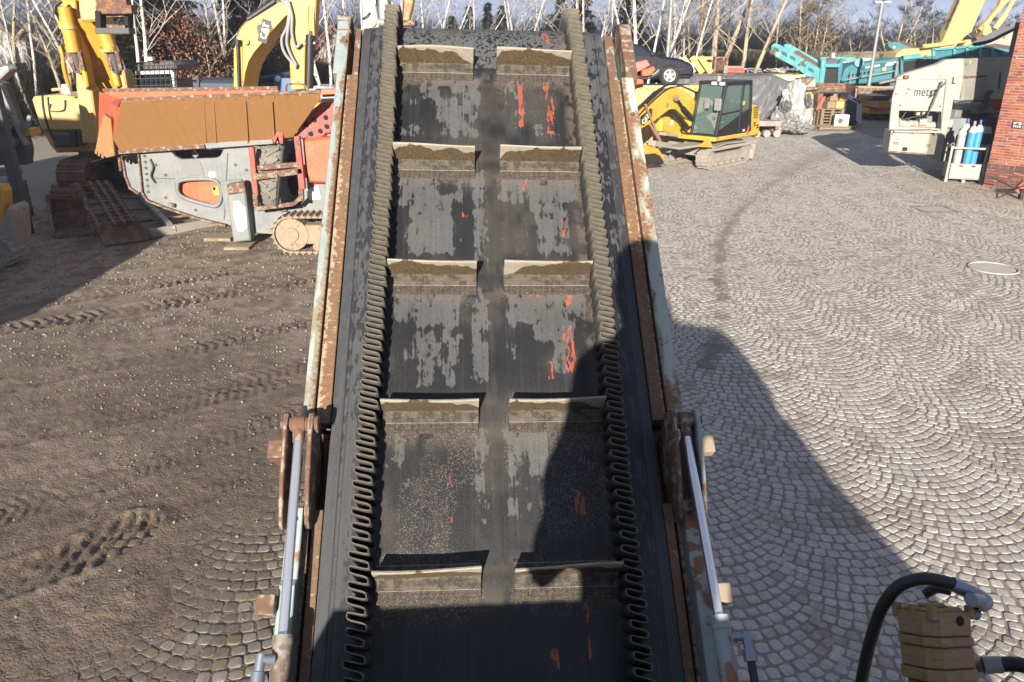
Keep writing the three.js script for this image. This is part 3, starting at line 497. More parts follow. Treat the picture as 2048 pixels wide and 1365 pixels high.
{ // muddy gravel on the left
  const pos = [], col = [], uv = [], idx = [], rowsR = []; for (let r = 3.7; r < 21; r *= 1.0046) rowsR.push(r);
  const ts = []; for (let t = -0.82; t < 0.1; t += 0.0026) ts.push(t);
  for (const r of rowsR) for (const t of ts) {
    const x = t * (r * 0.93 + 1.55), z = -r; let [h, c, lg] = mudH(x, z); if (r > 19.5) h = mix(h, -0.04, sst(19.5, 21, r));
    pos.push(x, h, z); uv.push(x * 0.55, z * 0.55);
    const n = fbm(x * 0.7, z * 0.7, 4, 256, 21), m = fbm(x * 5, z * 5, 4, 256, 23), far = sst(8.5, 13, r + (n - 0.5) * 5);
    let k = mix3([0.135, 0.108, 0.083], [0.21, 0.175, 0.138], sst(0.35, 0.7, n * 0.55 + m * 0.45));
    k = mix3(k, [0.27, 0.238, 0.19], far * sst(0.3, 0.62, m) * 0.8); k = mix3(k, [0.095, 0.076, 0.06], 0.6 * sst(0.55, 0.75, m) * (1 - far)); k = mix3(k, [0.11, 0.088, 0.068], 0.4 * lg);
    if (c < 0.35) k = mix3([0.085, 0.07, 0.055], k, sst(0, 0.35, c));
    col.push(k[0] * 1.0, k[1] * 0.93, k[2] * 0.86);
  }
  const W = ts.length; for (let j = 0; j + 1 < rowsR.length; j++) for (let i = 0; i + 1 < W; i++) { const a = j * W + i; idx.push(a, a + 1, a + W + 1, a, a + W + 1, a + W); }
  const g = new THREE.BufferGeometry(); g.setAttribute('position', new THREE.Float32BufferAttribute(pos, 3)); g.setAttribute('uv', new THREE.Float32BufferAttribute(uv, 2)); g.setAttribute('color', new THREE.Float32BufferAttribute(col, 3)); g.setIndex(idx); g.computeVertexNormals();
  const m = new THREE.Mesh(g, mudMat); m.receiveShadow = true; setting('mud', m);
}
{ // loose stones on the mud
  const r = rng(44), N = 15000, g = new THREE.IcosahedronGeometry(1, 0); { const p = g.attributes.position; for (let i = 0; i < p.count; i++) { const k = 0.8 + 0.4 * vn(p.getX(i) * 3 + 5, p.getY(i) * 3 + p.getZ(i) * 2 + 5); p.setXYZ(i, p.getX(i) * k, p.getY(i) * 0.7 * k, p.getZ(i) * k); } g.computeVertexNormals(); }
  const im = new THREE.InstancedMesh(g, plain([1, 1, 1], 0.9), N), m4 = new THREE.Matrix4(), q = new THREE.Quaternion(), e = new THREE.Euler(), c = new THREE.Color(); let k = 0, guard = 0;
  while (k < N && guard++ < 400000) {
    const R = 4.5 + 14.5 * Math.pow(r(), 0.75), x = -0.7 - r() * (0.72 * (R * 0.93 + 1.55)), z = -R, n = fbm(x * 0.9, z * 0.9, 4, 256, 29), [h, cv] = mudH(x, z);
    if (r() > sst(0.42, 0.75, n + 0.18 * sst(7, 13, R)) * cv + 0.015) continue;
    const s = (0.004 + 0.013 * Math.pow(r(), 4)) * (0.9 + 0.45 * sst(8, 14, R)); e.set(r() * 6, r() * 6, r() * 6); q.setFromEuler(e); m4.compose(V3(x, h + s * 0.25, z), q, V3(s * (0.8 + r() * 0.8), s, s)); im.setMatrixAt(k, m4);
    const t = r(); const b = 0.11 + 0.17 * r() * r(); c.setRGB(b * 1.04, b * (t < 0.1 ? 0.8 : 0.93), b * (t < 0.1 ? 0.62 : 0.8)); im.setColorAt(k, c); k++;
  }
  im.count = k; im.name = 'gravel'; tag(im, 'pale loose gravel stones scattered over the churned brown mud', null, null, 'stuff'); scene.add(im);
}
// granite setts in segment arches
const paving = new THREE.Group(); setting('cobblestone_yard', paving);
const oil = [[1600, 335], [1535, 372], [1470, 432], [1440, 490], [1438, 560], [1446, 620], [1432, 680], [1410, 730]].map((q) => g2(...q));
const oil2 = [[1700, 280], [1650, 308], [1560, 352]].map((q) => g2(...q));
const lidA = G(1987, 537), lidB = G(1868, 418);
function settTint(x, z, rnd) {
  const n = fbm(x * 0.6 + 40, z * 0.6 + 40, 4, 256, 33), f = fbm(x * 3 + 9, z * 3 + 90, 3, 256, 35);
  let c = mix3([0.38, 0.355, 0.322], [0.54, 0.505, 0.455], 0.25 + 0.5 * rnd + 0.5 * (n - 0.5));
  if (rnd > 0.93) c = mix3(c, [0.5, 0.48, 0.44], 0.6); if (rnd < 0.05) c = mix3(c, [0.32, 0.25, 0.21], 0.6);
  const [d1, a1] = segDist(x, z, oil), w = 0.1 + 0.09 * fbm(a1 * 1.3, 2, 3, 256, 3) + (a1 > 3.5 && a1 < 7 ? 0.05 : 0); c = mix3(c, [0.12, 0.108, 0.095], 0.85 * sst(0.35, 0.55, fbm(a1 * 1.1, 5, 3, 256, 8) + 0.08) * sst(w * 1.3, w * 0.2, d1 + (f - 0.5) * 0.34 + (rnd - 0.5) * 0.08));
  const [d2] = segDist(x, z, oil2); c = mix3(c, [0.12, 0.112, 0.105], 0.6 * sst(0.7, 0.1, d2 + (f - 0.5) * 0.8));
  c = mix3(c, [0.2, 0.165, 0.125], 0.5 * sst(0.55, 0.72, f * 0.6 + n * 0.4));
  const wall = sst(4.2, 0.4, Math.hypot(x - 14.6, z + 22.8)); c = mix3(c, [0.3, 0.235, 0.14], wall * 0.75);
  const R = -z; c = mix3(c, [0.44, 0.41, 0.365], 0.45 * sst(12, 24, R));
  if (x < 0.3) { const m = mudCover(x, z); c = mix3(c, [0.16, 0.127, 0.096], 0.6 + 0.4 * sst(0.02, 0.35, m + (rnd - 0.65) * 0.5)); }
  return c;
}
{
  const bedShape = new THREE.PlaneGeometry(60, 52, 60, 52); bedShape.rotateX(-Math.PI / 2); bedShape.translate(28.6, -0.0075, -25.0);
  { const q = bedShape.attributes.position; for (let i = 0; i < q.count; i++) q.setY(i, -0.0062 + 0.003 * sst(-6, -13, q.getZ(i))); }
  const bt = speck.clone(); bt.repeat.set(50, 44);
  const bed = new THREE.Mesh(bedShape, new THREE.MeshStandardMaterial({ map: bt, color: new THREE.Color().setRGB(0.25, 0.225, 0.19), roughness: 0.95 })); bed.name = 'joint_sand'; bed.receiveShadow = true; paving.add(bed);
  const CW = 1.29, RAD = 0.94, PIT = 0.118, NS = 13, rnd = rng(1234), stones = [];
  for (let ci = -4; ci < 26; ci++) {
    const cx = 0.98 + (ci + 0.5) * CW - CW, off = rnd() * PIT;
    for (let k = 0; k < 330; k++) {
      const row = 2.9 + k * PIT + off, half = (k % 2) * 0.5 + (rnd() - 0.5) * 0.7;
      for (let i = -7; i <= 7; i++) {
        const th = (i + half) / NS * Math.PI / 2 + (rnd() - 0.5) * 0.008; if (Math.abs(th) > Math.PI / 4 * 1.005) continue;
        const x0 = cx + RAD * Math.sin(th), R0 = row + RAD - RAD * Math.cos(th), x = x0 + 0.34 * (fbm(x0 * 0.28 + 7, R0 * 0.28, 3, 256, 2) - 0.5), R = R0 + 0.5 * (fbm(x0 * 0.3, R0 * 0.24 + 31, 3, 256, 6) - 0.5);
        if (R < 3.9 || R > 38) continue;
        const dep = R * 0.93 + 1.55; if (x / dep > 0.72 || x / dep < -0.72) continue;
        if (x < -0.9 && (R > 11.5 || x < -4.6)) continue; if (R > 27 && x < 4) continue; if (x > 16.5) continue;
        if (x < 0.3 && mudCover(x, -R) > 0.97) continue;
        if (Math.hypot(x - lidA.x, -R - lidA.z) < 0.47 || (Math.abs(x - lidB.x) < 0.5 && Math.abs(-R - lidB.z) < 0.42)) continue;
        const rad = PIT * Math.cos(th) - 0.009, wid = RAD * Math.PI / 2 / NS - 0.009;
        stones.push({ x: x + (rnd() - 0.5) * 0.01, z: -R + (rnd() - 0.5) * 0.008, a: th + (rnd() - 0.5) * 0.12, w: wid * (0.86 + 0.18 * rnd()), d: rad * (0.9 + 0.14 * rnd()), r: rnd(), y: (rnd() - 0.5) * 0.007, tx: (rnd() - 0.5) * 0.07, tz: (rnd() - 0.5) * 0.07, s: Math.floor(rnd() * 1e6) });
      }
    }
  }
  for (const s of stones) { const q = proj(V3(s.x, 0, s.z)); const vis = q[0] > -10 && q[0] < 2058 && q[1] < 1372 && Math.abs(B(q[0], q[1]).x) > 0.66; s.k = vis ? s.w * F / q[2] : 0; s.q = q; }
  stones.sort((a, b) => b.k - a.k);
  // one set of worn stone shapes: rounded outline, domed top
  function outline(seed, n) { const r = rng(seed), o = []; const c = [[-0.5, -0.5], [0.5, -0.5], [0.5, 0.5], [-0.5, 0.5]].map(([x, y]) => [x * (0.88 + 0.16 * r()), y * (0.88 + 0.16 * r())]); if (n === 4) return c;
    for (let i = 0; i < 4; i++) { const p = c[i], a = c[(i + 3) % 4], b = c[(i + 1) % 4], k = 0.1 + 0.16 * r(), k2 = 0.1 + 0.16 * r(); o.push([mix(p[0], a[0], k), mix(p[1], a[1], k)], [mix(p[0], b[0], k2), mix(p[1], b[1], k2)]); } return o; }
  function stoneData(s, n) {                                   // positions of one sett in its own frame (metres), plus indices
    const o = outline(s.s, n), P = [], I = [], r = rng(s.s + 1), rings = n === 4 ? [[1, -0.007], [0.94, 0]] : [[1, -0.03], [1, -0.006], [0.965, -0.001], [0.78, 0.0]];
    for (const [k, y] of rings) for (const [a, b] of o) P.push(a * k * s.w, y + (k < 0.99 ? (r() - 0.5) * 0.003 : 0), b * k * s.d);
    for (let q = 0; q + 1 < rings.length; q++) for (let i = 0; i < n; i++) { const a = q * n + i, b = q * n + (i + 1) % n; I.push(a, a + n, b, b, a + n, b + n); }
    const top = (rings.length - 1) * n;
    if (n === 4) I.push(top, top + 2, top + 1, top, top + 3, top + 2); else { P.push((r() - 0.5) * 0.02, 0.002 + 0.003 * r(), (r() - 0.5) * 0.02); const c = P.length / 3 - 1; for (let i = 0; i < n; i++) I.push(top + i, c, top + (i + 1) % n); }
    return [P, I];
  }
  const stoneTex = tex(256, 256, (u, v) => { const a = fbm(u * 8, v * 8, 4, 8, 3), b = vn(u * 128, v * 128, 128, 7), e = fbm(u * 32, v * 32, 3, 32, 14); const k = 0.62 + 0.38 * a + 0.22 * (b - 0.5) + 0.34 * (e - 0.5); return [k, k * 0.99, k * 0.975]; });
  stoneTex.repeat.set(3, 3);
  const bump = rep(pit, 9), smat = new THREE.MeshStandardMaterial({ map: stoneTex, vertexColors: true, roughness: 0.82, bumpMap: bump, bumpScale: 0.003 });
  // the 300 that show largest: one object each
  const variants = []; for (let i = 0; i < 24; i++) { const [P, I] = stoneData({ s: 900 + i * 7, w: 1, d: 1 }, 8), g = new THREE.BufferGeometry(); for (let k = 1; k < P.length; k += 3) P[k] *= 1; g.setAttribute('position', new THREE.Float32BufferAttribute(P, 3)); g.setIndex(I); g.computeVertexNormals(); const uv = []; for (let k = 0; k < P.length; k += 3) uv.push(P[k] * 0.11 + i * 0.37, P[k + 2] * 0.11 + i * 0.21); g.setAttribute('uv', new THREE.Float32BufferAttribute(uv, 2)); variants.push(g); }
  const tones = {}; const tone = (c) => { const k = c.map((x) => Math.round(x * 40)).join(); return tones[k] ??= new THREE.MeshStandardMaterial({ map: stoneTex, color: new THREE.Color().setRGB(...c.map((x) => Math.round(x * 40) / 40)), roughness: 0.82, bumpMap: bump, bumpScale: 0.003 }); };
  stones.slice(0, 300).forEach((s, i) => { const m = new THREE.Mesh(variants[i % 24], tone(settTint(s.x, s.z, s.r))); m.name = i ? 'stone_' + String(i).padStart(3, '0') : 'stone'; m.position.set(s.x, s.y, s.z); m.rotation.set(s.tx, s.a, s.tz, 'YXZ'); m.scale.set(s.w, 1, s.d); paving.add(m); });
  const pos = [], col = [], uv = [], idx = [], v = V3(), e = new THREE.Euler();
  for (const s of stones.slice(300)) {
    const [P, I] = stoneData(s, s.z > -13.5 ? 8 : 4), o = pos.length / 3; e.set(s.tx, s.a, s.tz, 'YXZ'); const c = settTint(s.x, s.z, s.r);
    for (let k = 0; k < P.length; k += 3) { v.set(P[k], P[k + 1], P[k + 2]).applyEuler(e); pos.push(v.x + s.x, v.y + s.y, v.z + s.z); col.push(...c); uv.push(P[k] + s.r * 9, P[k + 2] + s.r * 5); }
    for (const i of I) idx.push(i + o);
  }
  const g = new THREE.BufferGeometry(); g.setAttribute('position', new THREE.Float32BufferAttribute(pos, 3)); g.setAttribute('color', new THREE.Float32BufferAttribute(col, 3)); g.setAttribute('uv', new THREE.Float32BufferAttribute(uv, 2)); g.setIndex(idx); g.computeVertexNormals();
  const rest = new THREE.Mesh(g, smat); rest.name = 'stones'; rest.userData.kind = 'stuff'; rest.receiveShadow = true; paving.add(rest);
  console.log('stones', stones.length, 'tris', idx.length / 3);
}
{ // worn asphalt and dust beyond the setts
  const g = new THREE.PlaneGeometry(60, 45, 1, 1); g.rotateX(-Math.PI / 2); g.translate(31, -0.012, -60.5);
  const t = speck.clone(); t.repeat.set(34, 26); setting('yard', new THREE.Mesh(g, new THREE.MeshStandardMaterial({ map: t, color: new THREE.Color().setRGB(0.42, 0.39, 0.35), roughness: 0.95 })));
  const g1 = new THREE.PlaneGeometry(7, 14); g1.rotateX(-Math.PI / 2); g1.translate(4.3, -0.006, -34.5); const t1 = speck.clone(); t1.repeat.set(5, 10);
  setting('yard_edge', new THREE.Mesh(g1, new THREE.MeshStandardMaterial({ map: t1, color: new THREE.Color().setRGB(0.3, 0.27, 0.225), roughness: 0.95 })));
}
{ // manhole covers
  const t = thing('manhole_cover', 'round ribbed iron manhole cover let into the cobbles at the right edge', 'manhole cover', [lidA.x, 0, lidA.z], 0.3);
  mesh('frame', [new THREE.TorusGeometry(0.43, 0.025, 6, 40).rotateX(Math.PI / 2)], M.concrete, t); mesh('cover', [cy(V3(0, -0.03, 0), V3(0, -0.004, 0), 0.41, 0.41, 40)], M.concrete, t);
  for (let i = -6; i <= 6; i++) { const h = Math.sqrt(0.38 ** 2 - (i * 0.056) ** 2); mesh('rib', bx(i * 0.056 - 0.014, i * 0.056 + 0.014, -0.008, 0.006, -h, h, 0.003), M.concrete, t); }
  const s = thing('drain_cover', 'square concrete inspection cover in the cobbles before the gas bottle cage', 'manhole cover', [lidB.x, 0, lidB.z], 0.12);
  mesh('frame', [bx(-0.46, 0.46, -0.03, 0.0, -0.38, -0.33), bx(-0.46, 0.46, -0.03, 0.0, 0.33, 0.38), bx(-0.46, -0.41, -0.03, 0.0, -0.328, 0.328), bx(0.41, 0.46, -0.03, 0.0, -0.328, 0.328)], M.rustDark, s); mesh('cover', [bx(-0.4, 0.4, -0.03, -0.003, -0.32, 0.32)], M.concrete, s);
}
// ------------------------------------------------------------------ shared vehicle parts
function track(parent, { a, b, r, w, axis = 'x', z = 0, mat, frame, pitch = 0.17, shoes = true }) {
  // a, b: the two wheel centres [along, up]; runs along local x ('x') or z ('z'); w wide, its outer face at z (or x)
  const tr = new THREE.Group(); tr.name = 'track'; parent.add(tr);
  const len = b[0] - a[0], put = (g) => { if (axis === 'z') g.rotateY(-Math.PI / 2); return g; };   // built along x, width along z
  const per = 2 * len + 2 * Math.PI * r, n = Math.round(per / pitch), sh = put(merge([bx(-pitch * 0.47, pitch * 0.47, -0.045, 0, -w / 2, w / 2, 0.01), bx(-0.02, 0.02, -0.005, 0.035, -w / 2, w / 2, 0.006)])); boxUV(sh);
  for (let i = 0; i < n; i++) {
    let s = i / n * per, x, y, t;
    if (s < len) { x = a[0] + s; y = a[1] + r; t = 0; } else if ((s -= len) < Math.PI * r) { const q = s / r; x = b[0] + Math.sin(q) * r; y = b[1] + Math.cos(q) * r; t = -q; } else if ((s -= Math.PI * r) < len) { x = b[0] - s; y = a[1] - r; t = Math.PI; } else { const q = (s - len) / r; x = a[0] - Math.sin(q) * r; y = a[1] - Math.cos(q) * r; t = Math.PI - q; }
    const m = new THREE.Mesh(sh, mat); m.name = 'track_shoe'; if (axis === 'x') { m.position.set(x, y, z - w / 2); m.rotation.z = t; } else { m.position.set(z - w / 2, y, x); m.rotation.x = -t; } tr.add(m);
  }
  const L1 = (g) => { if (axis === 'x') g.translate(0, 0, z - w / 2); else { g.rotateY(-Math.PI / 2); g.translate(z - w / 2, 0, 0); } return g; };
  const k = axis === 'x' ? 1 : 1;
  mesh('track_frame', [L1(bx(a[0], b[0], a[1] - r * 0.55, a[1] + r * 0.5, -w * 0.32, w * 0.36, 0.04))], frame ?? mat, tr);
  for (const c of [a, b]) mesh('track_wheel', [L1(cy(V3(c[0], c[1], -w * 0.38), V3(c[0], c[1], w * 0.4), r * 0.86, r * 0.86, 24)), L1(cy(V3(c[0], c[1], w * 0.38), V3(c[0], c[1], w * 0.46), r * 0.4, r * 0.36, 16))], frame ?? mat, tr);
  for (let i = 1; i < 6; i++) mesh('track_roller', [L1(cy(V3(mix(a[0], b[0], i / 6), a[1] - r * 0.68, -w * 0.3), V3(mix(a[0], b[0], i / 6), a[1] - r * 0.68, w * 0.38), r * 0.24, r * 0.24, 12))], frame ?? mat, tr);
  return tr;
}
function tyre(name, parent, c, R, w, mat = M.tyre, lugs = 0, rim) {        // axle along local x
  const pr = [[-w / 2, R * 0.55], [-w / 2, R * 0.86], [-w * 0.42, R * 0.96], [-w * 0.3, R], [w * 0.3, R], [w * 0.42, R * 0.96], [w / 2, R * 0.86], [w / 2, R * 0.55]].map(([x, y]) => V2(y, x));
  const g = new THREE.LatheGeometry(pr, 36); g.rotateZ(Math.PI / 2); const list = [g];
  for (let i = 0; i < lugs; i++) for (const s of [-1, 1]) { const l = bx(0, w * 0.48, R - 0.03, R + 0.035, -0.03, 0.03, 0.008); l.rotateY(s < 0 ? Math.PI - 0.6 : 0.6); l.rotateX(i / lugs * Math.PI * 2 + (s > 0 ? 0.1 : 0)); list.push(l); }
  const t = mesh(name, [list.map((q) => q.translate(c.x, c.y, c.z))], mat, parent);
  if (rim) mesh('rim', [cy(V3(c.x - w * 0.3, c.y, c.z), V3(c.x + w * 0.3, c.y, c.z), R * 0.56, R * 0.56, 24)], rim, parent);
  return t;
}
// ------------------------------------------------------------------ left: orange and grey mobile crusher
{
  const t = thing('mobile_crusher', 'grey tracked crusher with orange brown flared hopper and caged wheel, at left', 'crusher', G(485, 490));
  const P = t.P, pl = (l, th = 0.03) => plate(l.map((q) => P(...q)), th);
  const hop = new THREE.Group(); hop.name = 'hopper'; t.add(hop);
  mesh('side_panel', [pl([[220, 304, 0.12], [548, 275, 0.12], [586, 271, 0.14], [638, 203, 0.66], [641, 184, 0.72], [243, 200, 0.72]], 0.04)], M.hopperTan, hop);
  mesh('far_panel', [pl([[232, 240, -1.6], [560, 240, -1.6], [556, 175, -1.9], [206, 179, -1.9]], 0.04)], M.orange, hop);
  mesh('top_rim', [bar(P(243, 199, 0.73), P(641, 183, 0.73), 0.06, 0.06)], M.rust, hop); mesh('top_rim', [bar(P(206, 181, -1.9), P(556, 176, -1.9), 0.08, 0.08)], M.rust, hop);
  mesh('end_panel', [pl([[200, 184, -1.2], [243, 200, 0.7], [222, 303, 0.1], [196, 296, -0.9]].reverse(), 0.04)], M.orange, hop);
  for (const x of [300, 365, 408, 428, 492, 545]) mesh('weld_seam', [bar(P(x - 2, 197, 0.745).lerp(P(x + 4, 290, 0.16), 0.06), P(x - 2, 197, 0.745).lerp(P(x + 4, 290, 0.16), 0.96), 0.025, 0.012)], M.hopperTan, hop);
  for (let i = 0; i < 14; i++) mesh('rivet', [cy(P(262 + i * 26, 203.5 - i * 1.07, 0.72), P(262 + i * 26, 203.5 - i * 1.07, 0.745), 0.025, 0.025, 8)], M.rust, hop);
  mesh('tooth_plate', [ex(t.poly([[207, 228], [221, 238], [229, 312], [212, 316], [190, 300], [196, 266]], 0.3), 0.2, 0.3, 0.01)], M.hopperTan, hop);
  for (const [x, y] of [[193, 303], [199, 307], [206, 311]]) mesh('tooth', [bar(P(x, y - 4, 0.26), P(x - 1, y + 5, 0.26), 0.05, 0.05)], M.hopperTan, hop);
  mesh('lower_rim', [bar(P(222, 305, 0.14), P(410, 292, 0.14), 0.09, 0.08)], M.rust, hop); mesh('lower_rim', [bar(P(412, 292, 0.14), P(546, 282, 0.14), 0.11, 0.08)], M.greySteel, hop);
  mesh('hinge_lug', [ex(t.poly([[545, 262], [556, 259], [566, 266], [566, 288], [560, 288], [556, 272], [550, 286], [546, 284]], 0.25), 0.15, 0.27)], M.red, hop);
  mesh('rail_loop', [tb([P(572, 182, -1.4), P(573, 170, -1.4), P(582, 168, -1.4), P(608, 170, -1.4), P(617, 182, -1.4)], 0.025, 20, 6)], M.rust, hop);
  mesh('inner_lip', [pl([[205, 186, -1.7], [246, 203, 0.66], [236, 214, 0.6], [205, 200, -1.5]], 0.03)], M.red, hop);
  const hole = t.poly([[355, 366], [362, 361], [424, 359], [434, 364], [441, 376], [440, 404], [432, 412], [420, 411], [362, 392], [355, 382]], 0);
  const wheelHole = t.poly([[508, 300], [600, 276], [606, 330], [606, 404], [590, 417], [516, 423], [505, 404]], 0);
  const upHole = t.poly([[338, 300], [446, 300], [440, 312], [432, 316], [362, 319], [350, 313]], 0);
  mesh('chassis', [ex(t.poly([[279, 302], [284, 352], [287, 384], [296, 399], [330, 413], [400, 436], [454, 449], [500, 466], [560, 470], [720, 472], [720, 250], [607, 262], [590, 268]], 0), -0.1, 0, 0.012, [hole, wheelHole, upHole])], M.greySteel, t);
  mesh('edge_flange', [ex(t.poly([[276, 303], [281, 352], [284, 386], [294, 402], [330, 417], [400, 440], [452, 454], [452, 449], [400, 436], [330, 413], [296, 399], [287, 384], [284, 352], [279, 303]], 0), -0.14, 0.06, 0.006)], M.rust, t);
  for (let i = 0; i < 7; i++) mesh('flange_bolt', [cy(P(288 + i * 1.2, 312 + i * 12, 0), P(288 + i * 1.2, 312 + i * 12, 0.03), 0.03, 0.03, 6)], M.greyDark, t);
  for (const [x, y] of [[310, 330], [330, 350], [450, 372], [492, 340], [494, 380], [470, 330], [330, 395], [390, 420]]) mesh('bolt', [cy(P(x, y, 0), P(x, y, 0.03), 0.03, 0.03, 6)], M.greyDark, t);
  mesh('hose', [tb([P(300, 318, 0.02), P(306, 335, 0.04), P(302, 352, 0.04), P(310, 366, 0.03)], 0.02, 20, 6)], M.hose, t);
  mesh('seam', [bar(P(455, 306, 0.004), P(448, 440, 0.004), 0.02, 0.012), bar(P(300, 356, 0.004), P(350, 358, 0.004), 0.015, 0.01)], M.greyDark, t);
  mesh('inner_plate', [ex(t.poly([[246, 312], [252, 350], [262, 375], [277, 385], [300, 385], [300, 310]], -0.6), -0.7, -0.6)], M.greySteel, t);
  mesh('inner_flange', [ex(t.poly([[243, 312], [249, 352], [259, 378], [276, 389], [280, 386], [262, 374], [253, 350], [247, 312]], -0.6), -0.75, -0.55)], M.rust, t);
  mesh('body', [bx(P(470, 300).x, P(720, 300).x, 0.55, 2.1, -2.4, -0.75), bx(P(300, 300).x, P(470, 300).x, P(300, 370).y, P(300, 310).y, -2.2, -1.0)], M.greyDark, t);
  mesh('recess_liner', [bx(P(340, 370).x, P(455, 370).x, P(0, 420, -0.4).y, P(0, 352, -0.4).y, -0.2, -0.11)], M.orange, t);
  mesh('recess_rim', [tb([...hole, hole[0]].map((q) => V3(q.x, q.y, 0.01)), 0.045, 60, 6)], M.greySteel, t);
  const wl = new THREE.Mesh(new THREE.BoxGeometry(0.2, 0.2, 0.01), M.yellow); wl.name = 'warning_label'; wl.position.copy(P(434, 381, -0.1)); wl.rotation.z = 0.15; t.add(wl);
  mesh('warning_mark', [cy(P(428, 377, -0.1), P(428, 377, -0.085), 0.055, 0.055, 3)], M.void, t);
  mesh('tool_box_cover', [ex(t.poly([[359, 323], [399, 321], [409, 350], [372, 353]], 0), 0.0, 0.012)], plain([0.13, 0.135, 0.14], 0.6), t);
  mesh('paper_label', [ex(t.poly([[417, 344], [430, 344], [430, 354], [418, 355]], 0), 0.0, 0.008)], M.paper, t);
  mesh('bracket', [bar(P(338, 409, 0.02), P(346, 411, 0.1), 0.08, 0.08)], M.greySteel, t);
  mesh('chain', [tb([P(237, 308, 0.1), P(239, 325, 0.1), P(241, 342, 0.1)], 0.03, 12, 5)], M.rust, t);
  mesh('cross_brace', [bar(P(385, 304, -0.5), P(395, 314, -0.5), 0.1, 0.1)], M.greySteel, t);
  // support leg
  const leg = new THREE.Group(); leg.name = 'support_leg'; t.add(leg);
  mesh('post', [ex(t.poly([[452, 372], [484, 365], [490, 380], [501, 482], [466, 486], [456, 420]], 0.3), -0.02, 0.3, 0.03)], M.greySteel, leg);
  mesh('backing_plate', [ex(t.poly([[441, 362], [484, 358], [486, 380], [498, 440], [455, 440]], 0), 0, 0.05)], M.greySteel, leg);
  mesh('cap', [ex(t.poly([[452, 370], [487, 364], [490, 386], [455, 391]], 0.33), 0.05, 0.33, 0.03)], M.rust, leg);
  mesh('white_patch', [ex(t.poly([[467, 404], [477, 402], [491, 416], [494, 455], [485, 464], [475, 463], [466, 430]], 0.31), 0.302, 0.312, 0.002)], M.paper, leg);
  const fp = P(485, 489, 0.1); mesh('foot_pad', [bx(fp.x - 0.28, fp.x + 0.26, 0.005, 0.07, -0.2, 0.5, 0.02)], M.sandTrack, leg);
  const fp2 = P(432, 458, -0.3); mesh('foot_pad', [bx(fp2.x - 0.3, fp2.x + 0.3, 0.005, 0.08, -0.8, -0.25, 0.02)], M.sandTrack, leg);
  // caged wheel
  tyre('tyre', t, P(555, 349, -0.48), 0.83, 0.66, paint([0.13, 0.125, 0.11], { rust: 0.2, rc: [0.03, 0.03, 0.03], dirt: 0.5, dc: [0.2, 0.19, 0.16], size: 0.8, rough: 0.95 }), 22);
  const cg = new THREE.Group(); cg.name = 'wheel_cage'; t.add(cg); const b3 = (a, b, w = 0.1, m = M.red) => mesh('cage_bar', [bar(P(...a, 0.42), P(...b, 0.42), w, w)], m, cg);
  b3([503, 294], [512, 390], 0.11); b3([594, 272], [601, 336], 0.12); b3([600, 330], [605, 378], 0.13); b3([510, 386], [513, 414], 0.1, M.rust); b3([602, 378], [603, 402], 0.1, M.rust); b3([515, 336], [596, 329], 0.1, M.rust); b3([508, 354], [606, 341], 0.13, M.rust); b3([509, 418], [588, 408], 0.08, M.rust); b3([588, 408], [602, 394], 0.08, M.rust);
  mesh('ram', [cy(P(559, 350, 0.44), P(554, 415, 0.44), 0.055, 0.035)], M.black, cg);
  mesh('lug', [bx(P(555, 370, 0.4).x, P(560, 370, 0.4).x, P(0, 362, 0.4).y, P(0, 343, 0.4).y, 0.44, 0.52)], M.rust, cg);
  // engine end
  mesh('orange_cover', [ex(t.poly([[604, 279], [720, 268], [720, 372], [617, 366], [609, 340]], 0.25), -1.2, 0.25, 0.05)], M.orange, t);
  mesh('red_guard', [ex(t.poly([[592, 266], [612, 230], [640, 206], [720, 200], [720, 262], [652, 268], [640, 280], [606, 279], [594, 276]], 0.1), -0.9, 0.1, 0.03)], M.red, t);
  for (const [x, y] of [[621, 268], [653, 253], [651, 235], [612, 250], [628, 240], [640, 262]]) mesh('bolt_plate', [cy(P(x, y, 0.1), P(x, y, 0.13), 0.05, 0.05, 8)], M.void, t);
  mesh('white_cover', [ex(t.poly([[640, 190], [720, 186], [720, 224], [655, 224], [643, 218]], 0.05), -0.8, 0.05, 0.04)], M.white, t);
  mesh('red_rim', [bar(P(640, 184, 0.1), P(720, 180, 0.1), 0.1, 0.3)], M.orange, t);
  mesh('white_patch', [ex(t.poly([[613, 380], [636, 371], [641, 398], [619, 401]], 0.01), 0, 0.012, 0.002)], M.paper, t);
  const c0 = P(583, 466, 0.8); track(t, { a: [c0.x, 0.42], b: [c0.x + 3, 0.42], r: 0.39, w: 0.5, z: 0.85, mat: M.sandTrack, pitch: 0.13 });
  mesh('track_guard', [bar(P(545, 458, 0.2), P(612, 448, 0.4), 0.06, 0.3)], M.greySteel, t);
}
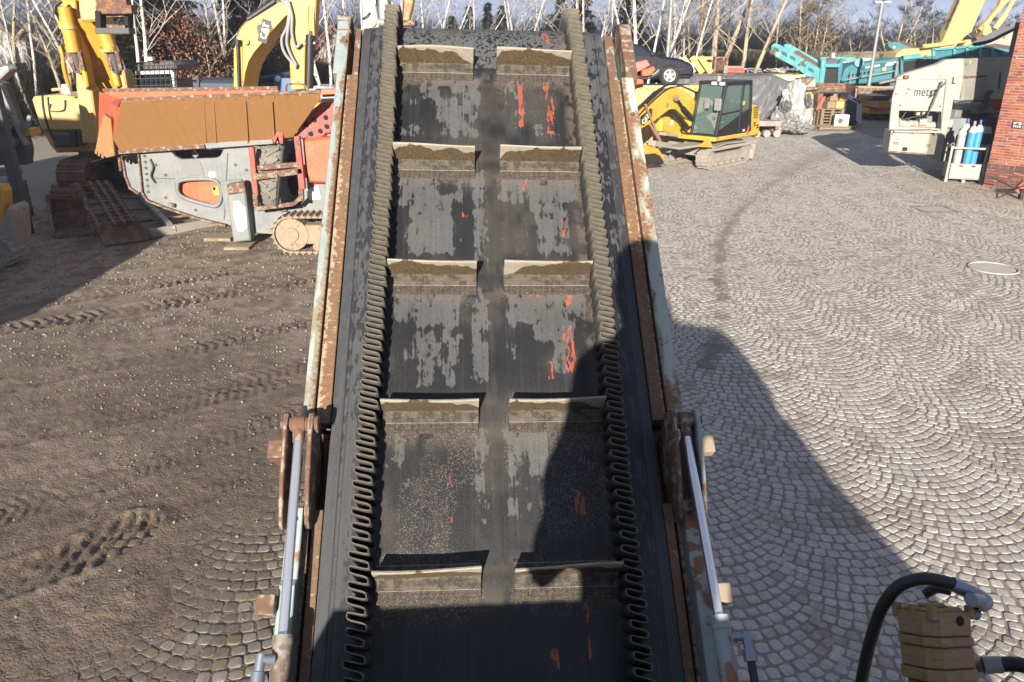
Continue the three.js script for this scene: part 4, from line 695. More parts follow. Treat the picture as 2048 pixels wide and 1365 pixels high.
// steel grizzly frame, bar screen and bucket on the ground
{
  const t = thing('steel_frame', 'low rusty white steel frame with cross bars lying under the grey crusher', 'frame', G(400, 455));
  const gp = (x, y, h) => { const p = G(x, y, h); return V3(p.x - t.position.x, h, p.z - t.position.z); };
  mesh('front_rail', [bar(gp(298, 468, 0.1), gp(452, 440, 0.1), 0.2, 0.12)], M.cream, t); mesh('cross_bar', [bar(gp(345, 459, 0.12), gp(262, 372, 0.12), 0.14, 0.14)], M.bluegrey, t); mesh('cross_bar', [bar(gp(398, 449, 0.1), gp(330, 378, 0.1), 0.12, 0.12)], M.rustDark, t);
  mesh('rear_rail', [bar(gp(240, 372, 0.1), gp(360, 365, 0.1), 0.15, 0.12)], M.rustDark, t); for (const k of [0.3, 0.55, 0.8]) mesh('rod', [cy(gp(mix(180, 300, k), mix(372, 462, k), 0.15), gp(mix(330, 448, k), mix(366, 440, k), 0.15), 0.03)], M.rust, t);
  mesh('foot', [bx(gp(385, 440, 0).x, gp(398, 440, 0).x, 0.01, 0.25, gp(390, 440, 0).z - 0.1, gp(390, 440, 0).z + 0.1)], M.cream, t);
}
{
  const t = thing('bar_screen', 'rusty brown bar screen with a flat steel apron lying on the shaded ground', 'screen', G(250, 470));
  const gp = (x, y, h) => { const p = G(x, y, h); return V3(p.x - t.position.x, h, p.z - t.position.z); };
  mesh('apron', [plate([gp(208, 491, 0.06), gp(308, 478, 0.06), gp(278, 448, 0.34), gp(193, 458, 0.34)], 0.03)], M.rustDark, t);
  const L0 = [gp(196, 459, 0.36), gp(281, 447, 0.36)], L1 = [gp(150, 370, 0.55), gp(222, 364, 0.55)];
  const pt = (u, v) => L0[0].clone().lerp(L0[1], u).lerp(L1[0].clone().lerp(L1[1], u), v);
  for (const u of [0.02, 0.4, 0.62, 0.84]) { const v0 = pt(u, 0), v1 = pt(u, 1); mesh('screen_bar', [bar(v0, v1, 0.15, 0.06)], M.brownTrack, t); for (let k = 0; k < 14; k++) mesh('bar_lug', [move(bx(-0.085, 0.085, 0, 0.05, -0.05, 0.05, 0.01), ...v0.clone().lerp(v1, (k + 0.5) / 14).add(V3(0, 0.03, 0)).toArray())], M.brownTrack, t); }
  for (const v of [0.04, 0.28, 0.52, 0.76, 0.97]) mesh('cross_rod', [cy(pt(0, v).add(V3(0, -0.02, 0)), pt(1, v).add(V3(0, -0.02, 0)), 0.035)], M.rust, t);
}
{
  const t = thing('excavator_bucket', 'dark open excavator bucket lying face up on the ground beside the bar screen', 'bucket', G(135, 478));
  const ap = (x, y, R) => A(x, y, R).sub(t.position), a = ap(108, 478, 16.75), b = ap(189, 466, 16.95), c = ap(167, 396, 18.1), d = ap(92, 394, 18.0); a.y = b.y = 0.07;
  const a2 = V3(d.x + 0.06, 0.03, d.z + 0.15), b2 = V3(c.x - 0.02, 0.03, c.z + 0.15), a3 = V3(d.x + 0.04, 0.35, d.z - 0.05), b3 = V3(c.x - 0.02, 0.35, c.z - 0.05);
  mesh('bucket_floor', [plate([a, b, b2, a2], 0.03)], M.rustDark, t); mesh('bucket_back', [plate([a2, b2, b3, a3], 0.03), plate([a3, b3, c, d], 0.03)], M.rustDark, t); mesh('side_plate', [plate([a, a2, a3, d], 0.04)], M.rustDark, t); mesh('side_plate', [plate([b, c, b3, b2], 0.04)], M.rustDark, t);
  mesh('cutting_edge', [bar(a, b, 0.1, 0.05)], M.rust, t); mesh('top_edge', [bar(d, c, 0.12, 0.1)], M.rustDark, t); mesh('rim', [bar(a, d, 0.06, 0.06)], M.rust, t); mesh('rim', [bar(b, c, 0.06, 0.06)], M.rust, t); mesh('hanger_tube', [cy(ap(102, 386, 18.2), ap(160, 384, 18.2), 0.09)], M.brownTrack, t);
  for (const x of [112, 150]) mesh('hanger_ear', [bx(ap(x, 386, 18.2).x - 0.03, ap(x, 386, 18.2).x + 0.03, 0.55, 0.98, ap(x, 386, 18.2).z - 0.1, ap(x, 386, 18.2).z + 0.12)], M.brownTrack, t);
}
// big yellow excavator facing the camera
{
  const o = G(190, 400), t = thing('excavator', 'large yellow excavator with raised boom and white guarded cab behind the orange hopper', 'excavator', o);
  const P = t.P, po = (l, z) => t.poly(l, z);
  const c = P(140, 395, 0); for (const [x, m] of [[P(172, 380).x, M.brownTrack], [P(172, 380).x + 3.1, M.brownTrack]]) track(t, { a: [-4.4, 0.52], b: [-0.55, 0.52], r: 0.5, w: 0.8, axis: 'z', z: x, mat: m, pitch: 0.2 });
  mesh('undercarriage', [bx(P(190, 380).x, P(190, 380).x + 2.0, 0.4, 1.0, -3.6, -1.2)], M.greyDark, t);
  mesh('side_tank', [ex(po([[62, 200], [66, 193], [128, 190], [186, 203], [190, 262], [100, 262], [84, 262], [70, 226]], -0.7), -3.2, -0.7, 0.05)], M.yellowPale, t);
  mesh('tank_lower', [ex(po([[84, 262], [190, 262], [190, 304], [112, 306], [98, 290]], -0.8), -3, -0.8, 0.04)], M.yellow, t);
  mesh('step_box', [ex(po([[102, 266], [164, 264], [166, 292], [108, 296]], -0.6), -1.4, -0.55, 0.06)], M.greyDark, t);
  mesh('step_bracket', [ex(po([[136, 262], [150, 262], [152, 294], [140, 294]], -0.5), -0.6, -0.5)], M.black, t);
  mesh('door_seam', [tb([[100, 208], [97, 220], [122, 222], [128, 218], [129, 200]].map(([x, y]) => P(x, y, -0.66)), 0.02, 24, 5)], M.greyDark, t);
  mesh('hand_rail', [tb([P(84, 190, -0.5), P(86, 215, -0.5), P(94, 250, -0.5), P(106, 280, -0.5)], 0.03, 16, 6)], M.black, t);
  mesh('turntable', [bx(P(120, 310).x, P(330, 310).x, 1.0, 1.5, -4, -0.9)], M.greyDark, t);
  mesh('counterweight', [bx(P(95, 250).x, P(340, 250).x, 1.4, 2.7, -5.4, -3.6, 0.2)], M.yellow, t);
  mesh('boom_bracket', [ex(po([[140, 141], [162, 141], [166, 160], [172, 168], [183, 184], [196, 282], [190, 290], [164, 286], [152, 184]], 0), -0.5, 0, 0.04)], M.yellowTan, t);
  mesh('boom_bracket', [ex(po([[228, 140], [247, 140], [254, 181], [254, 280], [222, 280], [222, 181], [230, 166]], 0), -0.5, 0, 0.04)], M.yellowTan, t);
  mesh('boom_plate', [pl_(t, [[180, 186, -0.9], [230, 186, -0.9], [204, 40, 0.2], [154, 40, 0.2]], 0.08)], M.yellow, t);
  mesh('boom_side', [ex(po([[110, 0], [150, 0], [156, 60], [176, 172], [170, 180], [158, 130], [138, 22], [120, 12]], 0.15), -0.25, 0.15, 0.03)], M.yellow, t);
  mesh('boom_side', [ex(po([[196, 0], [208, 0], [216, 80], [238, 172], [228, 176], [206, 90]], 0.15), -0.25, 0.15, 0.03)], M.yellow, t);
  mesh('boom_side', [ex(po([[104, -80], [205, -80], [206, 3], [112, 3]], 0.1), -0.5, 0.1, 0.05)], M.yellow, t);
  mesh('stick_end', [ex(po([[154, -10], [192, -10], [198, 24], [198, 42], [160, 44], [156, 20]], 0.7), 0.15, 0.7, 0.06)], M.yellowPale, t);
  for (const [a, b] of [[[128, 14], [147, 104]], [[206, 60], [222, 104]]]) { mesh('boom_ram', [cy(P(...a, 0.35), P(...b, 0.3), 0.17, 0.17, 18)], M.yellow, t); mesh('ram_rod', [cy(P(...b, 0.3), P(b[0] + 9, b[1] + 40, 0.1), 0.09)], M.chrome, t); for (const s of [-7, 12]) mesh('ram_fork', [bar(P(b[0] + s, b[1] - 2, 0.34), P(b[0] + s + 9, b[1] + 36, 0.2), 0.09, 0.12)], M.rust, t); mesh('ram_collar', [cy(P(a[0] + 8, a[1] + 38, 0.35), P(a[0] + 9, a[1] + 44, 0.35), 0.185)], M.yellowTan, t); }
  mesh('pipe', [tb([P(118, 92, 0.4), P(124, 110, 0.4), P(128, 140, 0.35), P(138, 176, 0.2)], 0.05, 20, 6)], M.yellow, t);
  mesh('hose_bracket', [bx(P(110, 0, 0.3).x, P(124, 0, 0.3).x, P(0, 58, 0.3).y, P(0, 42, 0.3).y, 0.2, 0.4)], M.yellow, t);
  mesh('hose', [tb([P(122, 2, 0.45), P(110, 12, 0.5), P(110, 24, 0.5), P(120, 32, 0.4)], 0.05, 20, 6)], M.hose, t);
  const q = new THREE.Group(); q.name = 'quick_coupler'; t.add(q);
  mesh('upper_beam', [bar(P(194, 20, 0.9), P(266, 19, 0.9), 0.2, 0.2), bar(P(198, 8, 0.8), P(258, 6, 0.8), 0.25, 0.3)], M.rustDark, q); mesh('cheek', [bar(P(200, 22, 0.9), P(202, 66, 0.9), 0.14, 0.3), bar(P(257, 22, 0.7), P(258, 60, 0.7), 0.1, 0.3)], M.void, q); mesh('lower_beam', [bar(P(196, 62, 0.9), P(264, 62, 0.9), 0.14, 0.35)], M.greyDark, q); mesh('cross_bar', [bar(P(212, 52, 0.8), P(258, 54, 0.8), 0.08, 0.1), bar(P(214, 32, 0.8), P(256, 30, 0.8), 0.07, 0.1)], M.rust, q);
  const cab = new THREE.Group(); cab.name = 'cab'; t.add(cab);
  mesh('roof', [ex(po([[246, 136], [252, 126], [340, 122], [352, 130], [352, 140], [262, 146]], -0.6), -2.3, -0.6, 0.05)], M.greyDark, cab);
  mesh('frame', [bar(P(252, 138, -0.5), P(276, 186, -0.5), 0.1, 0.1), bar(P(272, 146, -0.5), P(346, 144, -0.5), 0.09, 0.1), bar(P(346, 144, -0.5), P(352, 190, -0.5), 0.09, 0.1), bar(P(278, 188, -0.5), P(352, 188, -0.5), 0.09, 0.1)], M.white, cab);
  mesh('windscreen', [pl_(t, [[276, 186, -0.62], [350, 186, -0.62], [345, 146, -0.62], [270, 146, -0.62]], 0.02)], M.darkGlass, cab); mesh('side_panel', [pl_(t, [[246, 250, -2], [270, 250, -0.6], [272, 146, -0.6], [246, 140, -2]], 0.04)], M.greyDark, cab); mesh('rear_wall', [bx(P(250, 0, -2).x, P(350, 0, -2).x, 1.5, 3.1, -2.4, -0.75)], M.greyDark, cab);
  for (let i = 0; i < 9; i++) mesh('guard_bar', [cy(P(268 + i * 10, 124 + (i % 2), -0.25), P(274 + i * 9.6, 188, -0.25), 0.012, 0.012, 5)], M.black, cab);
  for (const y of [132, 158, 172]) mesh('guard_bar', [cy(P(262, y, -0.25), P(354, y - 2, -0.25), 0.014, 0.014, 5)], M.black, cab);
  mesh('work_lamp', [bx(P(274, 0, -0.4).x, P(288, 0, -0.4).x, P(0, 121, -0.4).y, P(0, 114, -0.4).y, -0.5, -0.3)], M.paper, cab);
  mesh('mirror', [ex(po([[121, 169], [134, 168], [140, 190], [120, 187]], 0.1), 0.0, 0.1, 0.03)], plain([0.42, 0.5, 0.55], 0.2), t); mesh('mirror_arm', [cy(P(104, 180, 0.05), P(122, 178, 0.05), 0.04), cy(P(128, 188, 0.05), P(146, 200, 0.0), 0.03)], M.yellowPale, t);
}
function pl_(t, l, th) { return plate(l.map((q) => t.P(...q)), th); }
// second yellow excavator
{
  const b = A(570, 150, 24.6), t = thing('excavator', 'bright yellow excavator with curved boom and upright stick beside the conveyor head', 'excavator', [b.x, 0, b.z]);
  const P = t.P, po = (l, z) => t.poly(l, z), k = (x, y) => [440 + x / 4.876, y / 4.876];
  const outer = [[135, 860], [140, 470], [165, 392], [180, 330], [205, 275], [250, 225], [420, 120], [540, 45], [640, 0], [760, -60], [930, -140], [940, 0], [640, 150], [540, 260], [430, 390], [330, 510], [275, 600], [240, 720], [225, 860]].map(([x, y]) => k(x, y));
  const bm = new THREE.Group(); bm.name = 'boom'; t.add(bm);
  mesh('side_plate', [ex(po(outer, 0.3), 0.26, 0.3, 0.008)], M.yellowCat, bm); mesh('box_section', [ex(po(outer, 0.3), -0.3, 0.26, 0.02)], M.yellow, bm);
  { const a = [[225, 860], [240, 720], [275, 600], [330, 510], [430, 390], [540, 260], [640, 150]], b = [[360, 860], [385, 720], [410, 640], [450, 560], [545, 430], [600, 330], [650, 230]]; for (let i = 0; i < 6; i++) mesh('underside', [pl_(t, [[...k(...a[i]), 0.28], [...k(...b[i]), -1.5], [...k(...b[i + 1]), -1.5], [...k(...a[i + 1]), 0.28]], 0.02)], M.yellow, bm); }
  mesh('top_pipe', [tb([[160, 400], [190, 300], [250, 225], [420, 110], [600, 10]].map(([x, y]) => P(...k(x, y), 0.1)), 0.04, 24, 6)], M.rust, bm);
  mesh('boom_ram', [cy(P(...k(275, 190), 0.1), P(...k(540, 10), 0.1), 0.11)], M.black, t);
  mesh('post_ram', [cy(P(...k(170, 410), 0.4), P(...k(185, 850), 0.4), 0.05), cy(P(...k(170, 385), 0.4), P(...k(170, 440), 0.4), 0.1)], M.black, t);
  mesh('pivot_pin', [cy(P(...k(245, 400), 0.32), P(...k(250, 405), 0.42), 0.09)], M.yellowPale, t);
  mesh('boom_foot', [ex(po([[130, 470], [215, 450], [220, 860], [130, 860]].map(([x, y]) => k(x, y)), 0.35), -0.2, 0.34, 0.02)], M.yellowCat, t);
  mesh('stick', [ex(po([[640, -60], [940, -60], [930, 160], [920, 360], [880, 330], [850, 350], [830, 420], [825, 870], [690, 880], [670, 500], [650, 160]].map(([x, y]) => k(x, y)), 0.9), 0.42, 0.9, 0.03)], M.yellowCat, t);
  mesh('stick_web', [bar(P(...k(850, 50), 0.92), P(...k(860, 330), 0.92), 0.05, 0.08), bar(P(...k(905, 60), 0.92), P(...k(915, 380), 0.92), 0.05, 0.08)], M.yellowCat, t);
  mesh('bucket_ram', [cy(P(...k(878, 340), 1.0), P(...k(865, 860), 1.0), 0.13, 0.13, 16)], M.black, t); mesh('ram_fork', [bar(P(...k(880, 300), 1.0), P(...k(885, 370), 1.0), 0.08, 0.1)], M.greyDark, t);
  mesh('hose_clamp', [cy(P(...k(830, 430), 1), P(...k(930, 420), 1), 0.06), bx(P(...k(780, 0), 1).x, P(...k(830, 0), 1).x, P(...k(0, 545), 1).y, P(...k(0, 505), 1).y, 0.9, 1.0)], M.fitting, t);
  for (const l of [[[600, 0], [660, 60], [655, 250], [600, 380], [620, 500], [690, 600], [740, 660]], [[640, 0], [680, 120], [660, 300], [650, 420], [690, 540], [745, 640]], [[660, 0], [700, 160], [700, 330], [740, 460], [790, 420]]]) mesh('hose', [tb(l.map(([x, y]) => P(...k(x, y), 1.05)), 0.045, 40, 7)], plain([0.2, 0.2, 0.2], 0.5), t);
  mesh('body', [bx(P(450, 0).x, P(650, 0).x, 1.0, 2.3, -4.2, -0.6, 0.1)], M.yellowCat, t); for (const x of [P(480, 0).x, P(640, 0).x]) track(t, { a: [-3.6, 0.45], b: [-0.4, 0.45], r: 0.42, w: 0.6, axis: 'z', z: x, mat: M.dustTrack, pitch: 0.3 });
  // maker's badge on the boom
  const bc = P(...k(432, 303), 0.312); const sp = po([[352, 250], [440, 215], [490, 220], [515, 280], [425, 398], [410, 400]].map(([x, y]) => k(x, y)), 0.31);
  mesh('badge', [ex(sp, 0.304, 0.316, 0.002)], M.black, t); mesh('badge_edge', [ex(po([[352, 252], [358, 305], [398, 402], [425, 398], [412, 372], [372, 300]].map(([x, y]) => k(x, y)), 0.32), 0.306, 0.32, 0.002)], M.red, t);
  decal('badge_lettering', t, bc.clone().setZ(0.322), 0.66, 0.27, (x, w, h) => { x.fillStyle = '#15130f'; x.fillRect(0, 0, w, h); x.fillStyle = '#fff'; x.font = 'bold ' + h * 0.92 + 'px sans-serif'; x.textAlign = 'center'; x.textBaseline = 'middle'; x.fillText('CAT', w / 2, h * 0.52, w * 0.94); x.fillStyle = '#f2c01c'; x.beginPath(); x.moveTo(w * 0.36, h * 0.98); x.lineTo(w * 0.5, h * 0.62); x.lineTo(w * 0.64, h * 0.98); x.fill(); }, { rz: 1.22, px: 256 });
}
// things parked behind
{
  const b = A(540, 150, 31), t = thing('lorry', 'dark blue lorry roof with black rack seen between the two yellow excavators', 'lorry', [b.x, 0, b.z]), P = t.P;
  mesh('cab', [ex(t.poly([[356, 168], [372, 160], [468, 162], [560, 146], [570, 150], [575, 200], [356, 200]], 0), -2.4, 0, 0.1)], plain([0.025, 0.035, 0.06], 0.35), t); mesh('load_bed', [bx(P(356, 168).x, P(690, 168).x, 0.9, 2.2, -2.4, -0.1)], M.greyDark, t);
  mesh('rack', [bar(P(376, 158, 0.05), P(376, 190, 0.05), 0.08, 0.08), bar(P(396, 158, 0.05), P(396, 190, 0.05), 0.08, 0.08), bar(P(374, 158, 0.05), P(398, 158, 0.05), 0.08, 0.08)], M.black, t); mesh('blue_panel', [bx(P(550, 168).x, P(592, 168).x, P(0, 185).y, P(0, 156).y, 0.01, 0.15)], plain([0.04, 0.09, 0.2], 0.5), t);
  for (const x of [390, 520, 620]) tyre('wheel', t, V3(P(x, 0).x, 0.5, -1.2), 0.5, 2.3); mesh('lamp', [new THREE.SphereGeometry(0.12, 12, 8).translate(...P(556, 158, 0.1).toArray())], M.paper, t);
  mesh('windscreen', [pl_(t, [[500, 168, 0.02], [556, 164, 0.02], [552, 152, 0.02], [508, 158, 0.02]], 0.02)], M.darkGlass, t);
}
function carShape(name, label, pos, yaw, col, { L = 4.5, H = 1.45, W = 1.75, van = false, group, glassMat = M.darkGlass } = {}) {
  const t = thing(name, label, van ? 'van' : 'car', pos, yaw, group), h = L / 2;
  const prof = van ? [[-h, 0.35], [-h, H * 0.96], [-h + 0.15, H], [h - 1.5, H], [h - 0.75, H * 0.6], [h - 0.1, H * 0.5], [h, 0.35]] : [[-h, 0.3], [-h + 0.02, 0.72], [-h + 0.12, 0.9], [-h + 0.75, 0.98], [-h + 1.35, 1.36], [-h + 1.8, H], [-0.1, H], [0.35, H - 0.06], [1.05, 1.0], [h - 0.5, 0.88], [h - 0.08, 0.7], [h, 0.5], [h - 0.03, 0.28]];
  const wx = [-h + 0.82, h - 0.88], arch = [];
  mesh('body', [ex(prof, -W / 2, W / 2, 0.09), bx(-h + 0.1, h - 0.1, 0.2, 0.34, -W / 2 + 0.04, W / 2 - 0.04, 0.05)], col, t);
  for (const s of [-1, 1]) {
    const z = s * (W / 2 + 0.004), pn = (l) => { const g = ex(l, z - 0.006, z + 0.006, 0.002); return g; };
    if (van) mesh('window', [pn([[h - 1.95, 1.15], [h - 1.95, H - 0.2], [h - 1.5, H - 0.2], [h - 0.9, 1.12]])], glassMat, t);
    else { mesh('window', [pn([[-0.02, 0.98], [-0.02, H - 0.09], [0.32, H - 0.13], [0.86, 1.0]])], glassMat, t); mesh('window', [pn([[-h + 1.5, 1.02], [-h + 1.9, H - 0.09], [-0.12, H - 0.09], [-0.12, 0.98]])], glassMat, t); mesh('sill_strip', [bx(-h + 1, h - 0.3, 0.52, 0.55, z - 0.01, z + 0.012)], M.black, t); mesh('mirror', [bx(0.7, 0.86, 0.98, 1.12, z, z + s * 0.18, 0.04)], col, t); mesh('door_seam', [bx(-0.075, -0.065, 0.4, 1.0, z - 0.01, z + 0.004, 0.001), bx(0.95, 0.96, 0.4, 0.95, z - 0.01, z + 0.004, 0.001)], M.void, t); mesh('door_handle', [bx(-0.28, -0.1, 0.82, 0.85, z, z + s * 0.03)], col, t); }
    for (const x of wx) {
      mesh('wheel_arch', [cy(V3(x, 0.33, z - s * 0.2), V3(x, 0.33, z + s * 0.002), 0.38, 0.38, 28)], M.void, t);
      const w = new THREE.Group(); w.name = 'wheel'; t.add(w); w.position.set(x, 0.32, s * (W / 2 - 0.1)); w.rotation.y = Math.PI / 2; tyre('tyre', w, V3(0, 0, 0), 0.32, 0.22, M.tyre);
      const rim = mesh('rim', [cy(V3(-0.115 * 1, 0, 0), V3(0.115, 0, 0), 0.2, 0.2, 24)], M.greyDark, w); const sp = []; for (let i = 0; i < 5; i++) { const b = bx(-0.125, 0.125, 0, 0.2, -0.035, 0.035, 0.01); b.rotateX(i / 5 * Math.PI * 2); sp.push(b); } sp.push(cy(V3(-0.128, 0, 0), V3(0.128, 0, 0), 0.06, 0.06, 16), new THREE.TorusGeometry(0.2, 0.015, 6, 28).rotateY(Math.PI / 2).translate(-0.115, 0, 0), new THREE.TorusGeometry(0.2, 0.015, 6, 28).rotateY(Math.PI / 2).translate(0.115, 0, 0)); mesh('spokes', [sp], plain([0.6, 0.6, 0.62], 0.3, 0.7), w);
    }
  }
  if (!van) { mesh('windscreen', [plate([V3(1.02, 1.02, W / 2 - 0.2), V3(1.02, 1.02, -W / 2 + 0.2), V3(0.42, H - 0.06, -W / 2 + 0.3), V3(0.42, H - 0.06, W / 2 - 0.3)], 0.02)], glassMat, t); for (const s of [-1, 1]) mesh('headlight', [bx(h - 0.22, h + 0.005, 0.6, 0.74, s * 0.45, s * 0.8, 0.04)], plain([0.7, 0.7, 0.72], 0.1), t); }
  return t;
}
{
  const p1 = A(590, 140, 36), p2 = A(655, 150, 33), vw = plain([0.6, 0.6, 0.6], 0.3), sv = plain([0.4, 0.42, 0.44], 0.25, 0.4);
  carShape('van', 'white van seen under the boom of the bright yellow excavator', [p1.x, 0, p1.z], 0.1, vw, { L: 5, H: 2.1, W: 1.9, van: true });
  carShape('parked_car', 'silver car parked behind the black bucket ram, near the conveyor', [p2.x, 0.9, p2.z], 0.05, sv, { H: 1.5 });
  const rp = A(655, 168, 33); const ramp = thing('trailer', 'grey flat trailer bed that the silver car stands on', 'trailer', [p2.x, 0, p2.z]); mesh('deck', [bx(-2.6, 2.6, 0.72, 0.9, -1, 1)], M.galv, ramp); for (const x of [-0.8, 0, 0.8]) for (const s of [-1, 1]) mesh('wheel', [cy(V3(x, 0.36, s * 0.7), V3(x, 0.36, s * 0.95), 0.36)], M.tyre, ramp);
}
// grey loading arm and rusty hook behind the conveyor head
{
  const b = A(760, 40, 13.5), t = thing('loading_crane', 'grey crane arm with lime edges rising behind the conveyor head', 'crane', [b.x, 0, b.z]), P = t.P;
  const gm = paint([0.2, 0.205, 0.205], { rust: 0.02, dirt: 0.2, streak: 0.2, rough: 0.5 }), lime = plain([0.42, 0.6, 0.28], 0.5);
  mesh('arm', [ex(t.poly([[720, -40], [745, -40], [752, 10], [760, 56], [766, 140], [724, 140], [724, 56]], 0), -0.3, 0, 0.02)], gm, t); mesh('arm', [ex(t.poly([[754, -40], [772, -40], [778, 20], [782, 60], [790, 140], [764, 140], [759, 56]], -0.05), -0.35, -0.05, 0.02)], gm, t);
  mesh('edge_strip', [bar(P(748, -10, 0.01), P(750.5, 8, 0.01), 0.02, 0.03), bar(P(771, -6, -0.04), P(776, 24, -0.04), 0.02, 0.03)], lime, t); mesh('white_edge', [bar(P(720, -30, 0.01), P(724, 60, 0.01), 0.02, 0.02)], M.white, t);
  mesh('ram', [cy(P(752, -10, -0.1), P(760, 36, -0.1), 0.035)], M.black, t); mesh('pin', [cy(P(757, 45, -0.02), P(782, 45, -0.02), 0.06)], gm, t); mesh('pin_cap', [new THREE.SphereGeometry(0.055, 14, 10).scale(1, 1.1, 0.7).translate(...P(745, 46, 0.03).toArray())], plain([0.62, 0.66, 0.25], 0.5), t);
  mesh('base', [bx(P(700, 60).x, P(860, 60).x, 0.02, 1.6, -1.5, 0.2)], M.greyDark, t); mesh('hose', [tb([P(724, 38, 0.03), P(732, 33, 0.05), P(740, 25, 0.03)], 0.01, 10, 5)], M.hose, t);
  mesh('column', [bx(P(745, 60).x, P(775, 60).x, 1.6, P(0, 135).y, -0.35, -0.05)], gm, t);
  const h = thing('rusty_grab', 'rusty yellow streaked steel grab arm behind the left corrugated belt wall', 'grab', [A(815, 30, 14).x, 0, -14]);
  mesh('arm', [ex(h.poly([[806, -20], [828, -20], [826, 10], [818, 42], [804, 42], [806, 16]], 0), -0.2, 0, 0.02)], paint([0.26, 0.2, 0.06], { rust: 0.5, size: 0.5 }), h); mesh('plate', [ex(h.poly([[800, -20], [808, -20], [805, 34], [798, 40]], 0.03), -0.2, 0.03, 0.01)], M.greySteel, h); mesh('clamp', [bx(h.P(802, 45).x, h.P(831, 45).x, h.P(0, 52).y, h.P(0, 41).y, -0.3, 0.1, 0.02)], M.rust, h);
  mesh('post', [bx(h.P(806, 45).x, h.P(824, 45).x, 0.02, h.P(0, 52).y, -0.25, 0.05)], M.rustDark, h);
}
// dark machine and undercarriage at the left edge, hall outside the frame that shades them
{
  const b = A(20, 260, 18.5), t = thing('screening_machine', 'black sided machine with grey beams at the left edge of the picture', 'machine', [b.x, 0, b.z]), P = t.P;
  mesh('side_panel', [ex(t.poly([[-40, 150], [2, 168], [22, 218], [30, 240], [44, 272], [52, 300], [50, 330], [-40, 332]], 0), -0.35, 0, 0.03)], M.greyDark, t);
  for (const [a, c, w] of [[[-30, 246], [31, 244], 0.14], [[-30, 284], [34, 282], 0.18], [[-30, 344], [40, 343], 0.18], [[2, 276], [29, 247], 0.1], [[0, 172], [24, 228], 0.12], [[24, 228], [52, 290], 0.06]]) mesh('beam', [bar(P(...a, 0.12), P(...c, 0.12), w, 0.2)], M.greySteel, t);
  mesh('white_plate', [ex(t.poly([[36, 250], [48, 246], [54, 230], [61, 234], [56, 256], [44, 262]], 0.1), 0.02, 0.1)], M.galv, t); mesh('base', [bx(P(-40, 330).x, P(30, 440).x, 0.02, 0.9, -0.8, 0)], M.greyDark, t); mesh('yellow_part', [bx(P(46, 265).x, P(62, 265).x, P(0, 272).y, P(0, 258).y, -0.4, 0.05)], M.yellow, t);
  const l = thing('work_light', 'white angled lamp arm with grey end at the far left', 'light', [A(10, 140, 17).x, 0, -17]); mesh('head', [ex(l.poly([[-20, 140], [12, 131], [28, 127], [33, 138], [14, 143], [-4, 160], [-20, 162]], 0), -0.4, 0, 0.04)], M.white, l); mesh('cap', [ex(l.poly([[12, 130], [28, 127], [33, 139], [16, 142]], 0.02), -0.42, 0.03, 0.03)], M.greyDark, l); mesh('post', [bx(l.P(-40, 160).x, l.P(-20, 160).x, 0.02, l.P(0, 160).y, -0.3, -0.1)], M.greyDark, l);
  const u = thing('crawler_unit', 'dusty grey crawler unit with yellow side at the lower left edge', 'machine', G(0, 530)); const Q = u.P;
  mesh('yellow_side', [ex(u.poly([[-60, 370], [0, 372], [6, 384], [10, 452], [2, 470], [-60, 470]], 0), -0.3, 0, 0.03)], M.yellow, u); mesh('side_plate', [ex(u.poly([[4, 440], [16, 412], [26, 420], [32, 500], [10, 512], [-40, 512], [-40, 470]], 0.15), -0.4, 0.15, 0.03)], M.dustTrack, u);
  const c0 = Q(0, 500, 0.2); track(u, { a: [c0.x - 2.5, 0.34], b: [c0.x - 0.05, 0.34], r: 0.31, w: 0.45, z: 0.3, mat: M.dustTrack, pitch: 0.14 });
  const w = thing('workshop_hall', 'tall plain hall left of the picture that throws the shadow on the mud', 'building', [-15, 0, -4]);
  mesh('wall', [ex([[-6, 0.01], [5.05, 0.01], [5.15, 1.9], [5.75, 2.95], [5.3, 3.6], [4.4, 4.3], [0.6, 6.9], [-6, 7.2]], -2, 2, 0.02)], M.concrete, w); mesh('roof', [bar(V3(4.3, 4.4, 0), V3(0.6, 7.0, 0), 0.1, 4.3)], M.greyDark, w); mesh('door', [bx(-1, 2.4, 0.02, 3.4, -2.06, -2.003)], M.greySteel, w);
}
